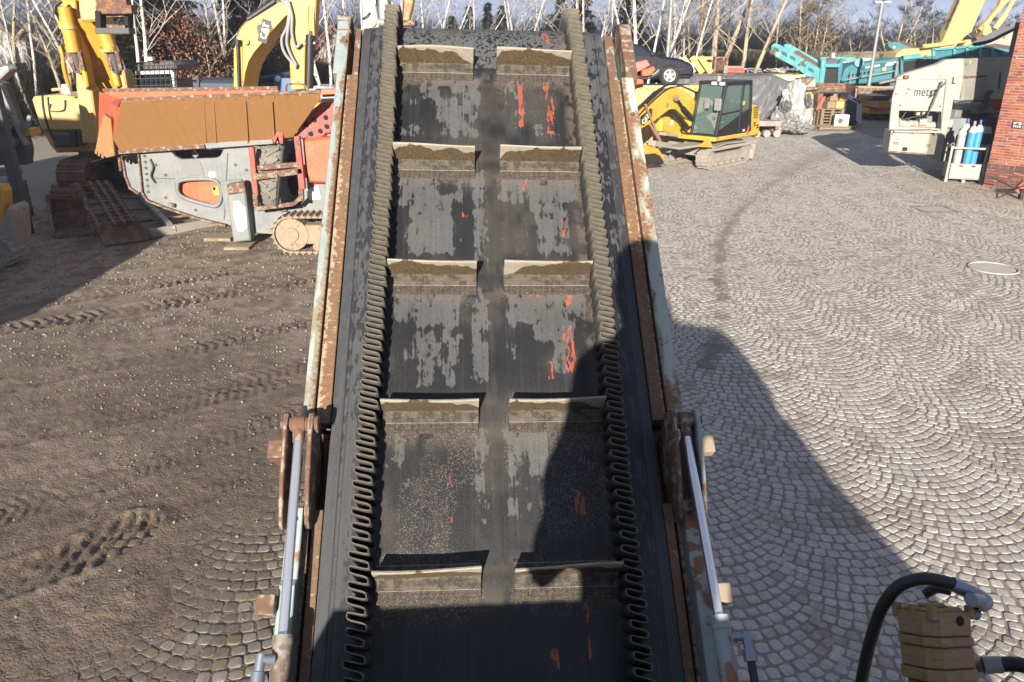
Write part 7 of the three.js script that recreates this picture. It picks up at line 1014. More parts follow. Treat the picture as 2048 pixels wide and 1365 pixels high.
// gas bottle cage
{
  const p = G(1930, 366), t = thing('bottle_cage', 'galvanised steel stillage holding gas bottles at the corner of the brick wall', 'cage', p, -0.35), P = t.P, k = (x, y) => [1860 + x / 6.82, 200 + y / 6.82], Q = (x, y, z) => P(...k(x, y), z);
  const x0 = Q(215, 1100, 0).x, x1 = Q(690, 1150, 0).x, h = Q(0, 600, 0).y * 0.97, d = 0.85, post = (x, z) => mesh('post', [bx(x - 0.035, x + 0.035, 0.0, h, z - 0.035, z + 0.035, 0.006)], M.galv, t);
  post(x0, 0); post(x1, 0); post(x0, -d); post(x1, -d); for (const z of [0, -d]) mesh('top_bar', [bx(x0 - 0.03, x1 + 0.03, h - 0.08, h - 0.02, z - 0.02, z + 0.02, 0.006)], M.galv, t); for (const x of [x0, x1]) { mesh('top_bar', [bx(x - 0.02, x + 0.02, h - 0.08, h - 0.02, -d + 0.03, -0.03, 0.006)], M.galv, t); mesh('lifting_lug', [new THREE.TorusGeometry(0.045, 0.012, 6, 16).translate(x, h + 0.04, 0)], M.galv, t); }
  mesh('front_gate', [bx(x0 + 0.06, x1 - 0.06, 0.14, h * 0.5, 0.0, 0.025, 0.008)], M.galv, t); mesh('gate_rim', [bx(x0 + 0.05, x1 - 0.05, h * 0.5, h * 0.53, -0.01, 0.035, 0.006)], M.galv, t); for (const x of [0.3, 0.65]) mesh('gate_slot', [bx(mix(x0, x1, x), mix(x0, x1, x) + 0.1, h * 0.45, h * 0.48, 0.024, 0.03, 0.003)], M.void, t); mesh('floor', [bx(x0, x1, 0.1, 0.135, -d, 0.0)], M.galv, t); for (const x of [x0, (x0 + x1) / 2, x1]) mesh('foot', [bx(x - 0.05, x + 0.05, 0.0, 0.098, -0.06, 0.05, 0.01)], M.galv, t); for (const x of [x0, x1]) mesh('side_panel', [bx(x - 0.01, x + 0.01, 0.14, h * 0.5, -d + 0.04, -0.04)], M.galv, t); mesh('latch', [bx(x1 + 0.035, x1 + 0.09, h * 0.28, h * 0.33, -0.05, 0.03)], M.galv, t);
  const mkB = (label, lx, lz, H, body, cap, ring) => { const w = new THREE.Vector3(lx, 0.137, lz).applyAxisAngle(V3(0, 1, 0), t.rotation.y).add(t.position), b = thing('gas_bottle', label, 'gas bottle', w, 0, 'gas bottles in the steel stillage'); const prof = [[0.02, 0], [0.1, 0.01], [0.115, 0.04], [0.115, H - 0.32]].map(([x, y]) => V2(x, y)); mesh('cylinder', [new THREE.LatheGeometry(prof, 24)], body, b); mesh('shoulder', [new THREE.LatheGeometry([[0.1155, H - 0.34], [0.1155, H - 0.3], [0.1, H - 0.23], [0.07, H - 0.17], [0.04, H - 0.14], [0.001, H - 0.14]].map(([x, y]) => V2(x, y)), 24)], M.white, b); mesh('valve_cap', [cy(V3(0, H - 0.15, 0), V3(0, H - 0.1, 0), 0.025), cy(V3(0, H - 0.11, 0), V3(0, H, 0), 0.042, 0.038, 14)], cap, b); if (ring) mesh('sleeve_ring', [cy(V3(0, 0.98, 0), V3(0, 1.02, 0), 0.122)], ring, b); };
  const blue = paint([0.03, 0.2, 0.42], { rust: 0.04, dirt: 0.15, rough: 0.4, size: 0.8 }), grey = paint([0.3, 0.31, 0.32], { rust: 0.22, dirt: 0.2, size: 0.5 }), dkb = plain([0.012, 0.03, 0.06], 0.4), dk = plain([0.035, 0.04, 0.045], 0.45), capB = plain([0.05, 0.08, 0.4], 0.4), capR = plain([0.5, 0.17, 0.16], 0.5), capG = plain([0.25, 0.25, 0.3], 0.4), capD = plain([0.015, 0.015, 0.03], 0.4);
  const bx_ = (u) => mix(x0, x1, u); mkB('grey rust flecked gas bottle with white shoulder, leftmost in the stillage', bx_(0.24), -0.22, 1.62, grey, capG); mkB('bright blue gas bottle with white shoulder and red cap', bx_(0.52), -0.2, 1.7, blue, capR, blue); mkB('gas bottle with blue cap half hidden behind the bright blue one', bx_(0.38), -0.5, 1.74, grey, capB); mkB('blue and grey gas bottle with small blue cap right of the bright blue one', bx_(0.72), -0.42, 1.72, blue, capB); mkB('dark grey gas bottle with pale shoulder in the shade by the wall', bx_(1.0), -1.05, 1.62, dk, capD); mkB('dark bottle at the very edge of the brick wall', bx_(1.16), -1.35, 1.58, dkb, capD);
}
// brick building
{
  const c = G(1966.5, 372), yaw = -52 * DEG, t = thing('brick_building', 'red brick building corner with dark plinth course at the right edge', 'building', [c.x, 0, c.z], yaw), P = t.P;
  const Hh = 6.4, cw = 0.25, ch = 0.0775, nx = 9, r = rng(71);
  const tones = [[0.23, 0.066, 0.036], [0.26, 0.082, 0.042], [0.19, 0.055, 0.033], [0.28, 0.105, 0.062], [0.15, 0.05, 0.036], [0.23, 0.09, 0.064]].map((q) => plain(q, 0.9, 0, { bumpMap: pit6, bumpScale: 0.002 })), darkT = [[0.09, 0.05, 0.045], [0.12, 0.06, 0.05], [0.15, 0.075, 0.055]].map((q) => plain(q, 0.9, 0, { bumpMap: pit6, bumpScale: 0.002 })), mortarLight = paint([0.42, 0.38, 0.34], { rust: 0, dirt: 0.3, size: 1 });
  const wall = new THREE.Group(); wall.name = 'wall'; t.add(wall); mesh('masonry', [bx(0.006, 12, 0, Hh, -8, -0.012, 0.001)], mortarLight, wall);
  const geoS = [0, 1, 2].map((i) => boxUV(flat(new RoundedBoxGeometry(0.24, 0.068, 0.06, 1, 0.006)))), geoH = boxUV(flat(new RoundedBoxGeometry(0.115, 0.068, 0.06, 1, 0.006))), geoR = boxUV(flat(new RoundedBoxGeometry(0.068, 0.24, 0.06, 1, 0.006)));
  let n = 0; const rest = [[], []]; const vis = (x, y) => { const q = proj(V3(x, y, 0.02).applyAxisAngle(V3(0, 1, 0), yaw).add(t.position)); return q[0] < 2052 && q[1] > -4 && q[1] < 410; };
  for (let row = 0; row * ch < Hh - 0.1; row++) {
    const y = row * ch + ch / 2, plinth = row < 9 || false; let x = 0.004, i = 0;
    if (row === 7 || row === 8) continue;
    while (x < 3.2) { const head = (row % 2 ? i % 2 === 0 : i % 2 === 1) && r() < 0.85, w = head ? 0.115 : 0.24, cx = x + w / 2; const dark = row < 7 && r() < 0.75, mat = dark ? darkT[Math.floor(r() * 3)] : tones[Math.floor(r() * 6)]; const px = cx, pz = -0.03 + 0.012 * (r() - 0.4) + (row < 7 ? 0.02 : 0) - (r() < 0.03 ? 0.01 : 0);
      if (vis(px, y) && n < 300) { const m = new THREE.Mesh(head ? geoH : geoS[0], mat); m.name = 'brick'; m.position.set(px, y, pz); m.rotation.z = (r() - 0.5) * 0.012; wall.add(m); n++; } else { const g = (head ? geoH : geoS[0]).clone(); g.translate(px, y, pz); rest[dark ? 1 : 0].push(g); }
      x += w + 0.0105; i++; }
  }
  for (let i = 0; i < 42; i++) { const g = geoR.clone(); const x = 0.04 + i * 0.0785, y = 7 * ch + 0.077; if (vis(x, y) && i < 18) { const m = new THREE.Mesh(geoR, darkT[Math.floor(r() * 3)]); m.name = 'soldier_brick'; m.scale.set(1, 0.62, 1); m.position.set(x, y, -0.005); wall.add(m); } else { g.scale(1, 0.62, 1); g.translate(x, y, -0.005); rest[1].push(g); } }
  rest.forEach((l, i) => { if (!l.length) return; const m = mesh('bricks', [l], i ? darkT[1] : tones[0], wall); m.userData.kind = 'stuff'; });
  const q = P(2036, 250, 0.02); mesh('wall_sign', [bx(q.x - 0.14, q.x + 0.14, q.y - 0.1, q.y + 0.1, 0.012, 0.03, 0.004)], M.greyDark, t); decal('sign_lettering', t, V3(q.x, q.y, 0.033), 0.26, 0.18, (x, w, h) => { x.fillStyle = '#3a3634'; x.fillRect(0, 0, w, h); x.fillStyle = '#d8d4cc'; for (const [a, b, c2, d] of [[0.08, 0.12, 0.35, 0.12], [0.5, 0.1, 0.42, 0.1], [0.08, 0.32, 0.2, 0.1], [0.62, 0.3, 0.28, 0.14], [0.12, 0.6, 0.1, 0.28], [0.32, 0.6, 0.1, 0.28], [0.52, 0.6, 0.1, 0.28], [0.72, 0.6, 0.14, 0.28]]) x.fillRect(w * a, h * b, w * c2, h * d); }, { px: 128 });
  mesh('roof', [bx(-0.4, 12.3, Hh, Hh + 0.2, -8.3, 0.4)], M.greyDark, t);
}
{ // hand cart at the right edge
  const p = G(2046, 398), t = thing('hand_cart', 'red hand cart with black tyre and bars at the foot of the brick wall', 'cart', p, -0.4), P = t.P; tyre('tyre', t, P(2043, 390, 0.05).setZ(0.05), 0.16, 0.09, M.tyre, 0, M.galv); mesh('fork', [bar(P(2032, 378, 0.1), P(2048, 366, 0.1), 0.05, 0.05), bar(P(2030, 376, 0.1), P(2046, 392, 0.1), 0.05, 0.05)], M.red, t); mesh('handle_bar', [cy(P(2030, 377, 0.1), P(1984, 355, 0.35), 0.018), cy(P(2046, 360, 0.15), P(2030, 377, 0.1), 0.018), cy(P(2000, 385, 0.3).setY(0.03), P(2046, 372, 0.3), 0.016)], M.blackMatte, t); mesh('tray', [bx(P(2038, 375, 0).x, P(2075, 375, 0).x, 0.3, 0.36, -0.4, 0.2)], M.red, t); mesh('orange_rod', [cy(P(2028, 346, 0.1), P(2056, 354, 0.1), 0.015)], M.orange, t);
}
// hydraulic motor in the foreground
{
  const c = A(1872, 1310, 1.55), t = thing('hydraulic_motor', 'rusty brown hydraulic gear motor with mossy casing at the lower right corner', 'motor', [c.x, 0, c.z], -0.18), P = t.P;
  const mot = paint([0.24, 0.135, 0.088], { rust: 0.42, rc: [0.17, 0.13, 0.035], dirt: 0.6, dc: [0.33, 0.235, 0.165], streak: 1, size: 0.16, rough: 0.7, bump: 0.001 });
  const yT = P(1870, 1205, 0).y, cut = (w, d, ch) => [[-w, -d + ch], [-w + ch, -d], [w - ch, -d], [w, -d + ch], [w, d - ch], [w - ch, d], [-w + ch, d], [-w, d - ch]];
  const slab = (w, d, ch, y0, y1, x = 0) => ex(cut(w, d, ch), y0, y1, 0.004).rotateX(-Math.PI / 2).translate(x, 0, 0);
  const W = (P(1938, 1240, 0).x - P(1803, 1240, 0).x) / 2, cx = (P(1945, 1200, 0).x + P(1790, 1200, 0).x) / 2; t.children.length = 0;
  const cs = new THREE.Group(); cs.name = 'casing'; t.add(cs); cs.position.set(cx, yT - 0.01, 0); cs.rotation.set(-0.66, 0.5, 0.1, 'XYZ');
  const D = W * 0.82, ch = W * 0.36, sl = (k, y0, y1, c2 = ch) => slab(W * k, D * k, c2, y0, y1);
  mesh('end_cover', [sl(1, -0.068, -0.012), sl(0.86, -0.014, -0.004)], mot, cs); mesh('cover_boss', [sl(0.5, -0.005, 0.004)], mot, cs);
  for (const [sx, sz] of [[-0.8, 0.86], [0.8, 0.86], [-0.8, -0.8], [0.82, -0.8], [-0.9, 0.1]]) mesh('corner_lug', [bx(sx * W - 0.01, sx * W + 0.01, -0.03, 0.004, sz * D - 0.009, sz * D + 0.009, 0.004)], mot, cs);
  mesh('gasket_ring', [sl(1.035, -0.092, -0.07)], mot, cs); mesh('gear_housing', [sl(1, -0.142, -0.094)], mot, cs); mesh('flange_cover', [sl(1.04, -0.172, -0.144)], mot, cs); mesh('mount_foot', [sl(0.9, -0.27, -0.174)], M.rustDark, cs); mesh('bore', [cy(V3(W * 0.2, -0.032, D * 0.98), V3(W * 0.2, -0.032, D + 0.002), 0.012)], M.void, cs); mesh('seam_ridge', [sl(1.012, -0.12, -0.116)], mot, cs);
  for (const sx of [-0.6, 0.6]) mesh('hex_bolt', [cy(V3(sx * W, -0.19, D * 0.9), V3(sx * W, -0.19, D * 1.04), 0.012, 0.012, 6)], M.rust, cs);
  const H1 = [[1714, 1420], [1728, 1340], [1745, 1270], [1768, 1210], [1800, 1172], [1845, 1158], [1890, 1164], [1912, 1171]].map(([x, y]) => P(x, y, -0.02)); mesh('hose', [tb(H1, 0.0158, 60, 14)], M.hose, t);
  mesh('hose_ferrule', [cy(P(1904, 1168, -0.02), P(1944, 1186, -0.02), 0.0185, 0.0185, 18)], M.fitting, t); mesh('elbow_fitting', [tb([P(1942, 1185, -0.02), P(1962, 1193, -0.02), P(1974, 1204, -0.02), P(1966, 1212, 0.0), P(1952, 1208, 0.01)], 0.0155, 24, 12), cy(P(1962, 1203, 0.0), P(1942, 1200, 0.02), 0.019, 0.019, 6)], M.fitting, t); mesh('union_block', [bx(P(1942, 1207, 0).x, P(1962, 1207, 0).x, P(0, 1222, 0).y, P(0, 1192, 0).y, -0.02, 0.03, 0.006)], M.galv, t); mesh('plug', [cy(P(1946, 1226, 0.0), P(1956, 1232, 0.0), 0.013)], M.galv, t);
  mesh('hose_ferrule', [cy(P(1966, 1331, 0.03), P(2003, 1330, 0.03), 0.0205, 0.0205, 18), cy(P(1956, 1333, 0.02), P(1970, 1331, 0.03), 0.016)], M.galv, t); mesh('hose', [tb([P(2000, 1330, 0.03), P(2030, 1329, 0.04), P(2060, 1336, 0.06), P(2120, 1360, 0.1)], 0.0185, 30, 14)], M.hose, t); mesh('hose', [tb([P(1850, 1190, -0.1), P(1870, 1178, -0.1), P(1900, 1182, -0.1)], 0.013, 20, 10)], M.hose, t);
}
// ------------------------------------------------------------------ trees and far background
const bark = {
  birch: (() => { const t = tex(128, 512, (u, v) => { const n = fbm(u * 6, v * 10, 4, 256, 3), d = fbm(u * 3, v * 46, 3, 256, 9), b = sst(0.6, 0.7, d * 0.75 + n * 0.25 + 0.14 * sst(0.35, 0, v % 1) * 0); const c = mix3([0.5, 0.48, 0.445], [0.34, 0.31, 0.275], n); return mix3(c, [0.05, 0.04, 0.035], b); }); return new THREE.MeshStandardMaterial({ map: t, roughness: 0.85 }); })(),
  brown: paint([0.3, 0.25, 0.18], { rust: 0.2, rc: [0.17, 0.14, 0.1], dirt: 0.4, dc: [0.24, 0.22, 0.13], size: 1.2, rough: 0.95 }), dark: plain([0.06, 0.045, 0.035], 0.95),
};
const twigMat = new THREE.MeshStandardMaterial({ vertexColors: true, roughness: 0.95 });
const leafMat = new THREE.MeshPhysicalMaterial({ vertexColors: true, roughness: 0.9, transmission: 0.25, thickness: 0 });
function limb(p, d, len, r0, r1, bend, rd, seg = 6) { const pts = [p.clone()], q = p.clone(), dir = d.clone().normalize(); for (let i = 0; i < seg; i++) { dir.x += (rd() - 0.5) * bend; dir.z += (rd() - 0.5) * bend; dir.y += (rd() - 0.5) * bend * 0.6; dir.normalize(); q.addScaledVector(dir, len / seg); pts.push(q.clone()); } return { pts, r0, r1 }; }
function tubeTaper({ pts, r0, r1 }, rad, out) {
  const n = pts.length, T = V3(), N = V3(), Bn = V3(), base = out.pos.length / 3; let acc = 0;
  for (let i = 0; i < n; i++) { T.copy(pts[Math.min(n - 1, i + 1)]).sub(pts[Math.max(0, i - 1)]).normalize(); N.set(Math.abs(T.y) > 0.9 ? 1 : 0, Math.abs(T.y) > 0.9 ? 0 : 1, 0).cross(T).normalize(); Bn.crossVectors(T, N); const r = mix(r0, r1, i / (n - 1)); if (i) acc += pts[i].distanceTo(pts[i - 1]);
    for (let k = 0; k <= rad; k++) { const a = k / rad * Math.PI * 2, x = Math.cos(a), y = Math.sin(a); out.pos.push(pts[i].x + (N.x * x + Bn.x * y) * r, pts[i].y + (N.y * x + Bn.y * y) * r, pts[i].z + (N.z * x + Bn.z * y) * r); out.nor.push(N.x * x + Bn.x * y, N.y * x + Bn.y * y, N.z * x + Bn.z * y); out.uv.push(k / rad, acc / 2.2); } }
  const W = rad + 1; for (let i = 0; i + 1 < n; i++) for (let k = 0; k < rad; k++) { const a = base + i * W + k; out.idx.push(a, a + 1, a + W + 1, a, a + W + 1, a + W); }
}
const newOut = () => ({ pos: [], nor: [], uv: [], idx: [], col: [] });
function outGeo(o, col) { const g = new THREE.BufferGeometry(); g.setAttribute('position', new THREE.Float32BufferAttribute(o.pos, 3)); g.setAttribute('normal', new THREE.Float32BufferAttribute(o.nor, 3)); if (o.uv.length) g.setAttribute('uv', new THREE.Float32BufferAttribute(o.uv, 2)); if (col) g.setAttribute('color', new THREE.Float32BufferAttribute(o.col, 3)); if (o.idx.length) g.setIndex(o.idx); return g; }
function blade(o, a, b, w, c, rd) { // thin twig: a slim tapering sliver, turned at random
  const d = b.clone().sub(a), s = V3(rd() - 0.5, rd() - 0.5, rd() - 0.5).cross(d).normalize().multiplyScalar(w), n = s.clone().cross(d).normalize();
  for (const p of [a.clone().add(s), a.clone().sub(s), b]) { o.pos.push(p.x, p.y, p.z); o.nor.push(n.x, n.y, n.z); o.col.push(...c.map((x) => x * (0.7 + 0.6 * rd()))); }
}
function leaf(o, p, s, c, rd) { const a = V3(rd() - 0.5, rd() - 0.5, rd() - 0.5).normalize(), b = V3(rd() - 0.5, rd() - 0.5, rd() - 0.5).cross(a).normalize(), n = V3().crossVectors(a, b); const k = c.map((x) => x * (0.6 + 0.8 * rd())); for (const q of [a, b, a.clone().multiplyScalar(-0.8).addScaledVector(b, -0.6)]) { o.pos.push(p.x + q.x * s, p.y + q.y * s, p.z + q.z * s); o.nor.push(n.x, n.y, n.z); o.col.push(...k); } }
function bareTree(name, label, px, R, h, o = {}, group) {
  const { stems = [[0, 1]], r: rr0 = 0.16, mat = bark.birch, tw = [0.13, 0.085, 0.075], dens = 1, spread = 0.5, up = 0.9, leaves = 0, lc = [0.3, 0.2, 0.06], seed = Math.floor(px * 7 + R), from = 0.25, cat = 'tree', tww = 0.0055 } = o;
  const r = rr0 * (mat === bark.birch ? 0.66 : 0.8); const b = A(px, 75, R), t = thing(name, label, cat, [b.x, 0, -R], 0, group), rd = rng(seed), tr = newOut(), tg = newOut(), lf = newOut();
  for (const [lean, hk, base = 0] of stems) {
    const H = h * hk, main = limb(V3(base, -0.1, 0), V3(lean, 1, (rd() - 0.5) * 0.2), H, r * (0.6 + 0.4 * hk), 0.02, 0.13, rd, 12); tubeTaper(main, 8, tr);
    const nl = Math.round((mat === bark.birch ? 11 : 14) * dens * hk);
    for (let i = 0; i < nl; i++) {
      const f = from + (1 - from) * (i + rd()) / nl, k = Math.min(11, Math.floor(f * 12)), p = main.pts[k].clone().lerp(main.pts[k + 1], f * 12 - k), az = rd() * 6.28, L1 = H * (0.34 - 0.22 * f) * (0.6 + 0.7 * rd()), dd = V3(Math.cos(az) * spread, up * (0.5 + rd() * 0.6), Math.sin(az) * spread), r1 = mix(r, 0.03, f) * (mat === bark.birch ? 0.22 : 0.3);
      const l = limb(p, dd, L1, r1, 0.008, 0.34, rd, 6); tubeTaper(l, 5, tr);
      const nb = Math.round(7 * (0.5 + dens * 0.5));
      for (let j = 0; j < nb; j++) { const fi = 0.25 + 0.75 * rd(), kk = Math.min(5, Math.floor(fi * 6)), q = l.pts[kk].clone().lerp(l.pts[kk + 1], fi * 6 - kk), a2 = rd() * 6.28, L2 = L1 * (0.25 + 0.35 * rd()), e = limb(q, V3(Math.cos(a2), 0.4 + rd() * 0.5, Math.sin(a2)).addScaledVector(dd, 0.5), L2, 0.016, 0.005, 0.4, rd, 4); tubeTaper(e, 3, tr);
        for (let m = 0; m < 9 * dens; m++) { const s0 = e.pts[1 + Math.floor(rd() * 4)] ?? e.pts[4], a3 = rd() * 6.28, L3 = 0.3 + 0.75 * rd(), end = s0.clone().add(V3(Math.cos(a3) * L3 * 0.7, (mat === bark.birch ? -0.15 : 0.35) * L3 + (rd() - 0.35) * L3, Math.sin(a3) * L3 * 0.7)); blade(tg, s0, end, tww, tw, rd); if (rd() < 0.6) blade(tg, s0.clone().lerp(end, 0.4), s0.clone().lerp(end, 0.8).add(V3((rd() - 0.5) * 0.4, (rd() - 0.5) * 0.3, (rd() - 0.5) * 0.4)), tww * 0.7, tw, rd); if (rd() < leaves) leaf(lf, end, 0.03 + 0.035 * rd(), lc, rd); }
      }
    }
  }
  mesh('trunk', outGeo(tr), mat, t, true); mesh('crown', outGeo(tg, true), twigMat, t, true); if (lf.pos.length) mesh('foliage', outGeo(lf, true), leafMat, t, true); return t;
}
function conifer(label, px, R, h, w, c, seed, group) {
  const b = A(px, 75, R), t = thing('conifer_tree', label, 'tree', [b.x, 0, -R], 0, group), rd = rng(seed), tr = newOut(), nd = newOut(); tubeTaper(limb(V3(0, 0, 0), V3(0, 1, 0), h, h * 0.016 + 0.04, 0.015, 0.03, rd, 8), 7, tr);
  const N = Math.round(120 + h * 22);
  for (let i = 0; i < N; i++) { const f = Math.pow(rd(), 1.2), y = h * (0.06 + 0.93 * f), L = w * (1 - f) * (0.55 + 0.6 * rd()) + 0.12, az = rd() * 6.28, dr = 0.15 - 0.45 * (1 - f) * rd(), d = V3(Math.cos(az), dr, Math.sin(az)); const l = limb(V3(0, y, 0), d, L, 0.02, 0.004, 0.15, rd, 4); tubeTaper(l, 3, tr);
    for (let j = 0; j < 26; j++) { const q = l.pts[0].clone().lerp(l.pts[4], 0.15 + 0.85 * rd()), s = 0.1 + 0.16 * rd() * Math.min(1.6, h / 6), e = q.clone().add(V3((rd() - 0.5) * s * 2 + d.x * s, -s * (0.4 + rd() * 0.9), (rd() - 0.5) * s * 2 + d.z * s)); blade(nd, q.clone().add(V3(0, 0.02, 0)), e, 0.025 + 0.025 * rd(), c, rd); } }
  mesh('trunk', outGeo(tr), bark.dark, t, true); mesh('crown', outGeo(nd, true), leafMat, t, true); return t;
}
const purple = [0.36, 0.28, 0.27], brownT = [0.36, 0.27, 0.19], olive = [0.36, 0.3, 0.18];
// left group
bareTree('birch_tree', 'large forked white birch beside the big yellow excavator boom', 268, 33, 13, { stems: [[-0.22, 1], [0.16, 0.8], [-0.05, 0.7]], r: 0.17, from: 0.3, dens: 0.9, tw: purple });
bareTree('birch_tree', 'slim birch leaning left at the upper left corner', 190, 36, 12, { stems: [[-0.42, 1], [-0.3, 0.8]], r: 0.11, tw: purple }); bareTree('birch_tree', 'thin birch at the left edge behind the work light', 40, 38, 13, { stems: [[0.1, 1], [-0.2, 0.9]], r: 0.12, tw: purple });
bareTree('birch_tree', 'grey birch behind the white guarded cab', 425, 38, 13, { stems: [[-0.1, 1], [0.14, 0.85]], r: 0.14, tw: purple }); bareTree('birch_tree', 'birch standing just left of the boom with the black badge', 465, 36, 12, { stems: [[-0.16, 1]], r: 0.13, tw: purple });
bareTree('birch_tree', 'white birch right of the upright yellow stick', 648, 34, 13, { stems: [[-0.14, 1], [0.03, 0.9]], r: 0.12, tw: purple }); bareTree('birch_tree', 'white birch next to the grey crane arm', 690, 37, 13, { stems: [[0.0, 1], [-0.2, 0.9, -0.6]], r: 0.13, tw: purple }); bareTree('birch_tree', 'thin birch behind the left head guard of the conveyor', 712, 42, 14, { stems: [[0.05, 1]], r: 0.12, tw: purple });
conifer('big dark green spruce right of the rusty quick coupler', 292, 38, 13, 3.2, [0.1, 0.135, 0.055], 5); conifer('dark spruce behind the large yellow boom', 232, 42, 12, 3, [0.09, 0.12, 0.055], 6); conifer('olive green spruce left of the second yellow boom', 492, 41, 10.5, 2.6, [0.15, 0.165, 0.075], 7); conifer('dark spruce behind the reddish climbing leaves', 345, 44, 11, 2.8, [0.12, 0.135, 0.065], 8);
bareTree('autumn_shrub', 'tall shrub with rust red leaves between the two yellow excavators', 372, 36, 4.8, { stems: [[0.1, 1], [-0.2, 0.9], [0.35, 0.8]], r: 0.06, mat: bark.brown, tw: [0.36, 0.22, 0.16], leaves: 0.45, lc: [0.46, 0.16, 0.085], from: 0.1, cat: 'shrub', dens: 1.2, spread: 0.8 }); bareTree('autumn_shrub', 'shrub with orange brown leaves behind the white guarded cab', 405, 35, 4.4, { stems: [[0, 1], [-0.3, 0.9], [0.3, 0.8]], r: 0.05, mat: bark.brown, tw: [0.36, 0.24, 0.17], leaves: 0.3, lc: [0.36, 0.16, 0.08], from: 0.1, cat: 'shrub', dens: 1.2, spread: 0.8 });
for (const [px, R, h, l] of [[110, 37, 9, 'bare brown tree left of the large yellow boom'], [330, 40, 12, 'bare brown tree over the rust red shrub'], [570, 44, 11, 'bare tree behind the curved boom of the second excavator'], [10, 41, 10, 'bare dark tree at the far left edge'], [160, 42, 11, 'bare tree between the birch and the large yellow boom']]) bareTree('bare_tree', l, px, R, h, { stems: [[(px % 7 - 3) * 0.04, 1], [(px % 5 - 2) * 0.1, 0.8]], r: 0.15, mat: bark.brown, tw: brownT, dens: 1.1, spread: 0.8 });
// centre, beyond the conveyor head
bareTree('birch_tree', 'white many stemmed birch behind the left belt wall', 845, 46, 14, { stems: [[0, 1], [-0.2, 0.9], [0.22, 0.9], [0.38, 0.75], [-0.35, 0.7]], r: 0.13, tw: purple }); bareTree('birch_tree', 'pale birch bowed to the right above the left cleat column', 872, 50, 7, { stems: [[0.75, 1]], r: 0.1, tw: purple, dens: 0.5 }); bareTree('birch_tree', 'single straight birch above the belt seam', 953, 56, 14, { stems: [[0.0, 1]], r: 0.11, tw: purple, dens: 0.7 }); bareTree('birch_tree', 'bushy birch with brown leaves above the right cleat column', 1036, 55, 13, { stems: [[0, 1], [-0.16, 0.9], [0.16, 0.95]], r: 0.13, tw: olive, leaves: 0.35, lc: [0.2, 0.14, 0.05] });
bareTree('birch_tree', 'small birch left of the right belt wall', 1076, 58, 9, { stems: [[0.05, 1], [0.32, 0.8]], r: 0.09, tw: purple, dens: 0.6 }); bareTree('birch_tree', 'white birch just right of the right belt wall', 1178, 46, 13, { stems: [[-0.2, 1], [0.0, 0.95], [0.12, 0.8]], r: 0.12, tw: purple }); bareTree('birch_tree', 'slender birch over the right head guard', 1203, 50, 13, { stems: [[0.03, 1]], r: 0.1, tw: purple, dens: 0.7 }); bareTree('birch_tree', 'slender birch left of the dark blue car roof', 1225, 47, 13, { stems: [[-0.02, 1]], r: 0.1, tw: purple, dens: 0.7 });
bareTree('birch_tree', 'fan shaped white birch above the dark blue car', 1288, 42, 13, { stems: [[-0.3, 1], [0.02, 1], [0.15, 0.9], [-0.14, 0.9], [0.4, 0.7]], r: 0.13, tw: brownT }); bareTree('birch_tree', 'birch with leaning stems left of the grey lamp post', 1312, 44, 12, { stems: [[0.3, 1], [0.1, 0.9]], r: 0.1, tw: brownT }); bareTree('birch_tree', 'pair of pale birches right of the grey lamp post', 1352, 45, 13, { stems: [[0.02, 1], [0.12, 0.9, 0.5]], r: 0.11, tw: brownT }); bareTree('birch_tree', 'thin birch above the yellow steel panels', 1378, 50, 12, { stems: [[0.0, 1]], r: 0.1, tw: brownT });
for (const [i, [px, R, h, w, c]] of [[905, 78, 6.2, 1.7, [0.1, 0.1, 0.035]], [938, 84, 7.2, 1.9, [0.11, 0.13, 0.1]], [976, 80, 7.4, 1.5, [0.05, 0.085, 0.03]], [1003, 82, 7.2, 1.9, [0.06, 0.095, 0.03]], [1122, 76, 8.6, 1.9, [0.045, 0.075, 0.03]], [1100, 80, 6.4, 2, [0.13, 0.115, 0.05]], [1162, 66, 9, 2.2, [0.06, 0.07, 0.03]], [1262, 56, 10, 2.4, [0.06, 0.07, 0.028]], [1085, 86, 5.2, 1.6, [0.12, 0.12, 0.06]]].entries()) conifer(['yellowish conifer right of the bowed birch', 'blue grey conifer left of the straight birch', 'slim green conifer with pointed top over the belt seam', 'green conifer right of the slim pointed one', 'tall green conifer left of the right belt wall', 'golden brown larch left of the tall green conifer', 'dark conifer behind the right belt wall', 'dark conifer behind the fan shaped birch', 'low golden conifer left of the golden brown larch'][i], px, R, h, w, c.map((x) => x * 3), 100 + i);
// right, bare woodland
for (const [px, R, h, st, rr, l] of [[1428, 52, 14, [[0.05, 1], [0.3, 0.8]], 0.3, 'thick trunked bare tree above the radiator frame'], [1412, 56, 13, [[-0.1, 1]], 0.2, 'bare tree left of the thick trunked one'], [1486, 48, 13, [[0.04, 1]], 0.19, 'straight bare tree above the grey tarpaulin'], [1494, 47, 13, [[0.3, 1]], 0.17, 'bare tree leaning right beside the straight one'], [1390, 60, 12, [[0.1, 1], [-0.15, 0.9]], 0.18, 'bare tree behind the thin birch'], [1455, 60, 12, [[0, 1]], 0.15, 'slim bare tree behind the red machine part'], [1606, 62, 9, [[0.02, 1], [0.15, 0.8]], 0.16, 'bare tree with few yellow leaves left of the screener arm'], [1642, 60, 7.6, [[0.05, 1], [-0.15, 0.9]], 0.13, 'small leafy tree with pale brown leaves over the screener arm'], [1560, 66, 11, [[0, 1], [0.2, 0.8]], 0.15, 'bare tree at the right end of the tarpaulin']]) bareTree('bare_tree', l, px, R, h, { stems: st, r: rr, mat: bark.brown, tw: px > 1590 ? brownT : olive, dens: 1.15, spread: 0.9, leaves: px === 1642 ? 0.45 : px === 1606 ? 0.35 : 0.04, lc: [0.42, 0.31, 0.17] });
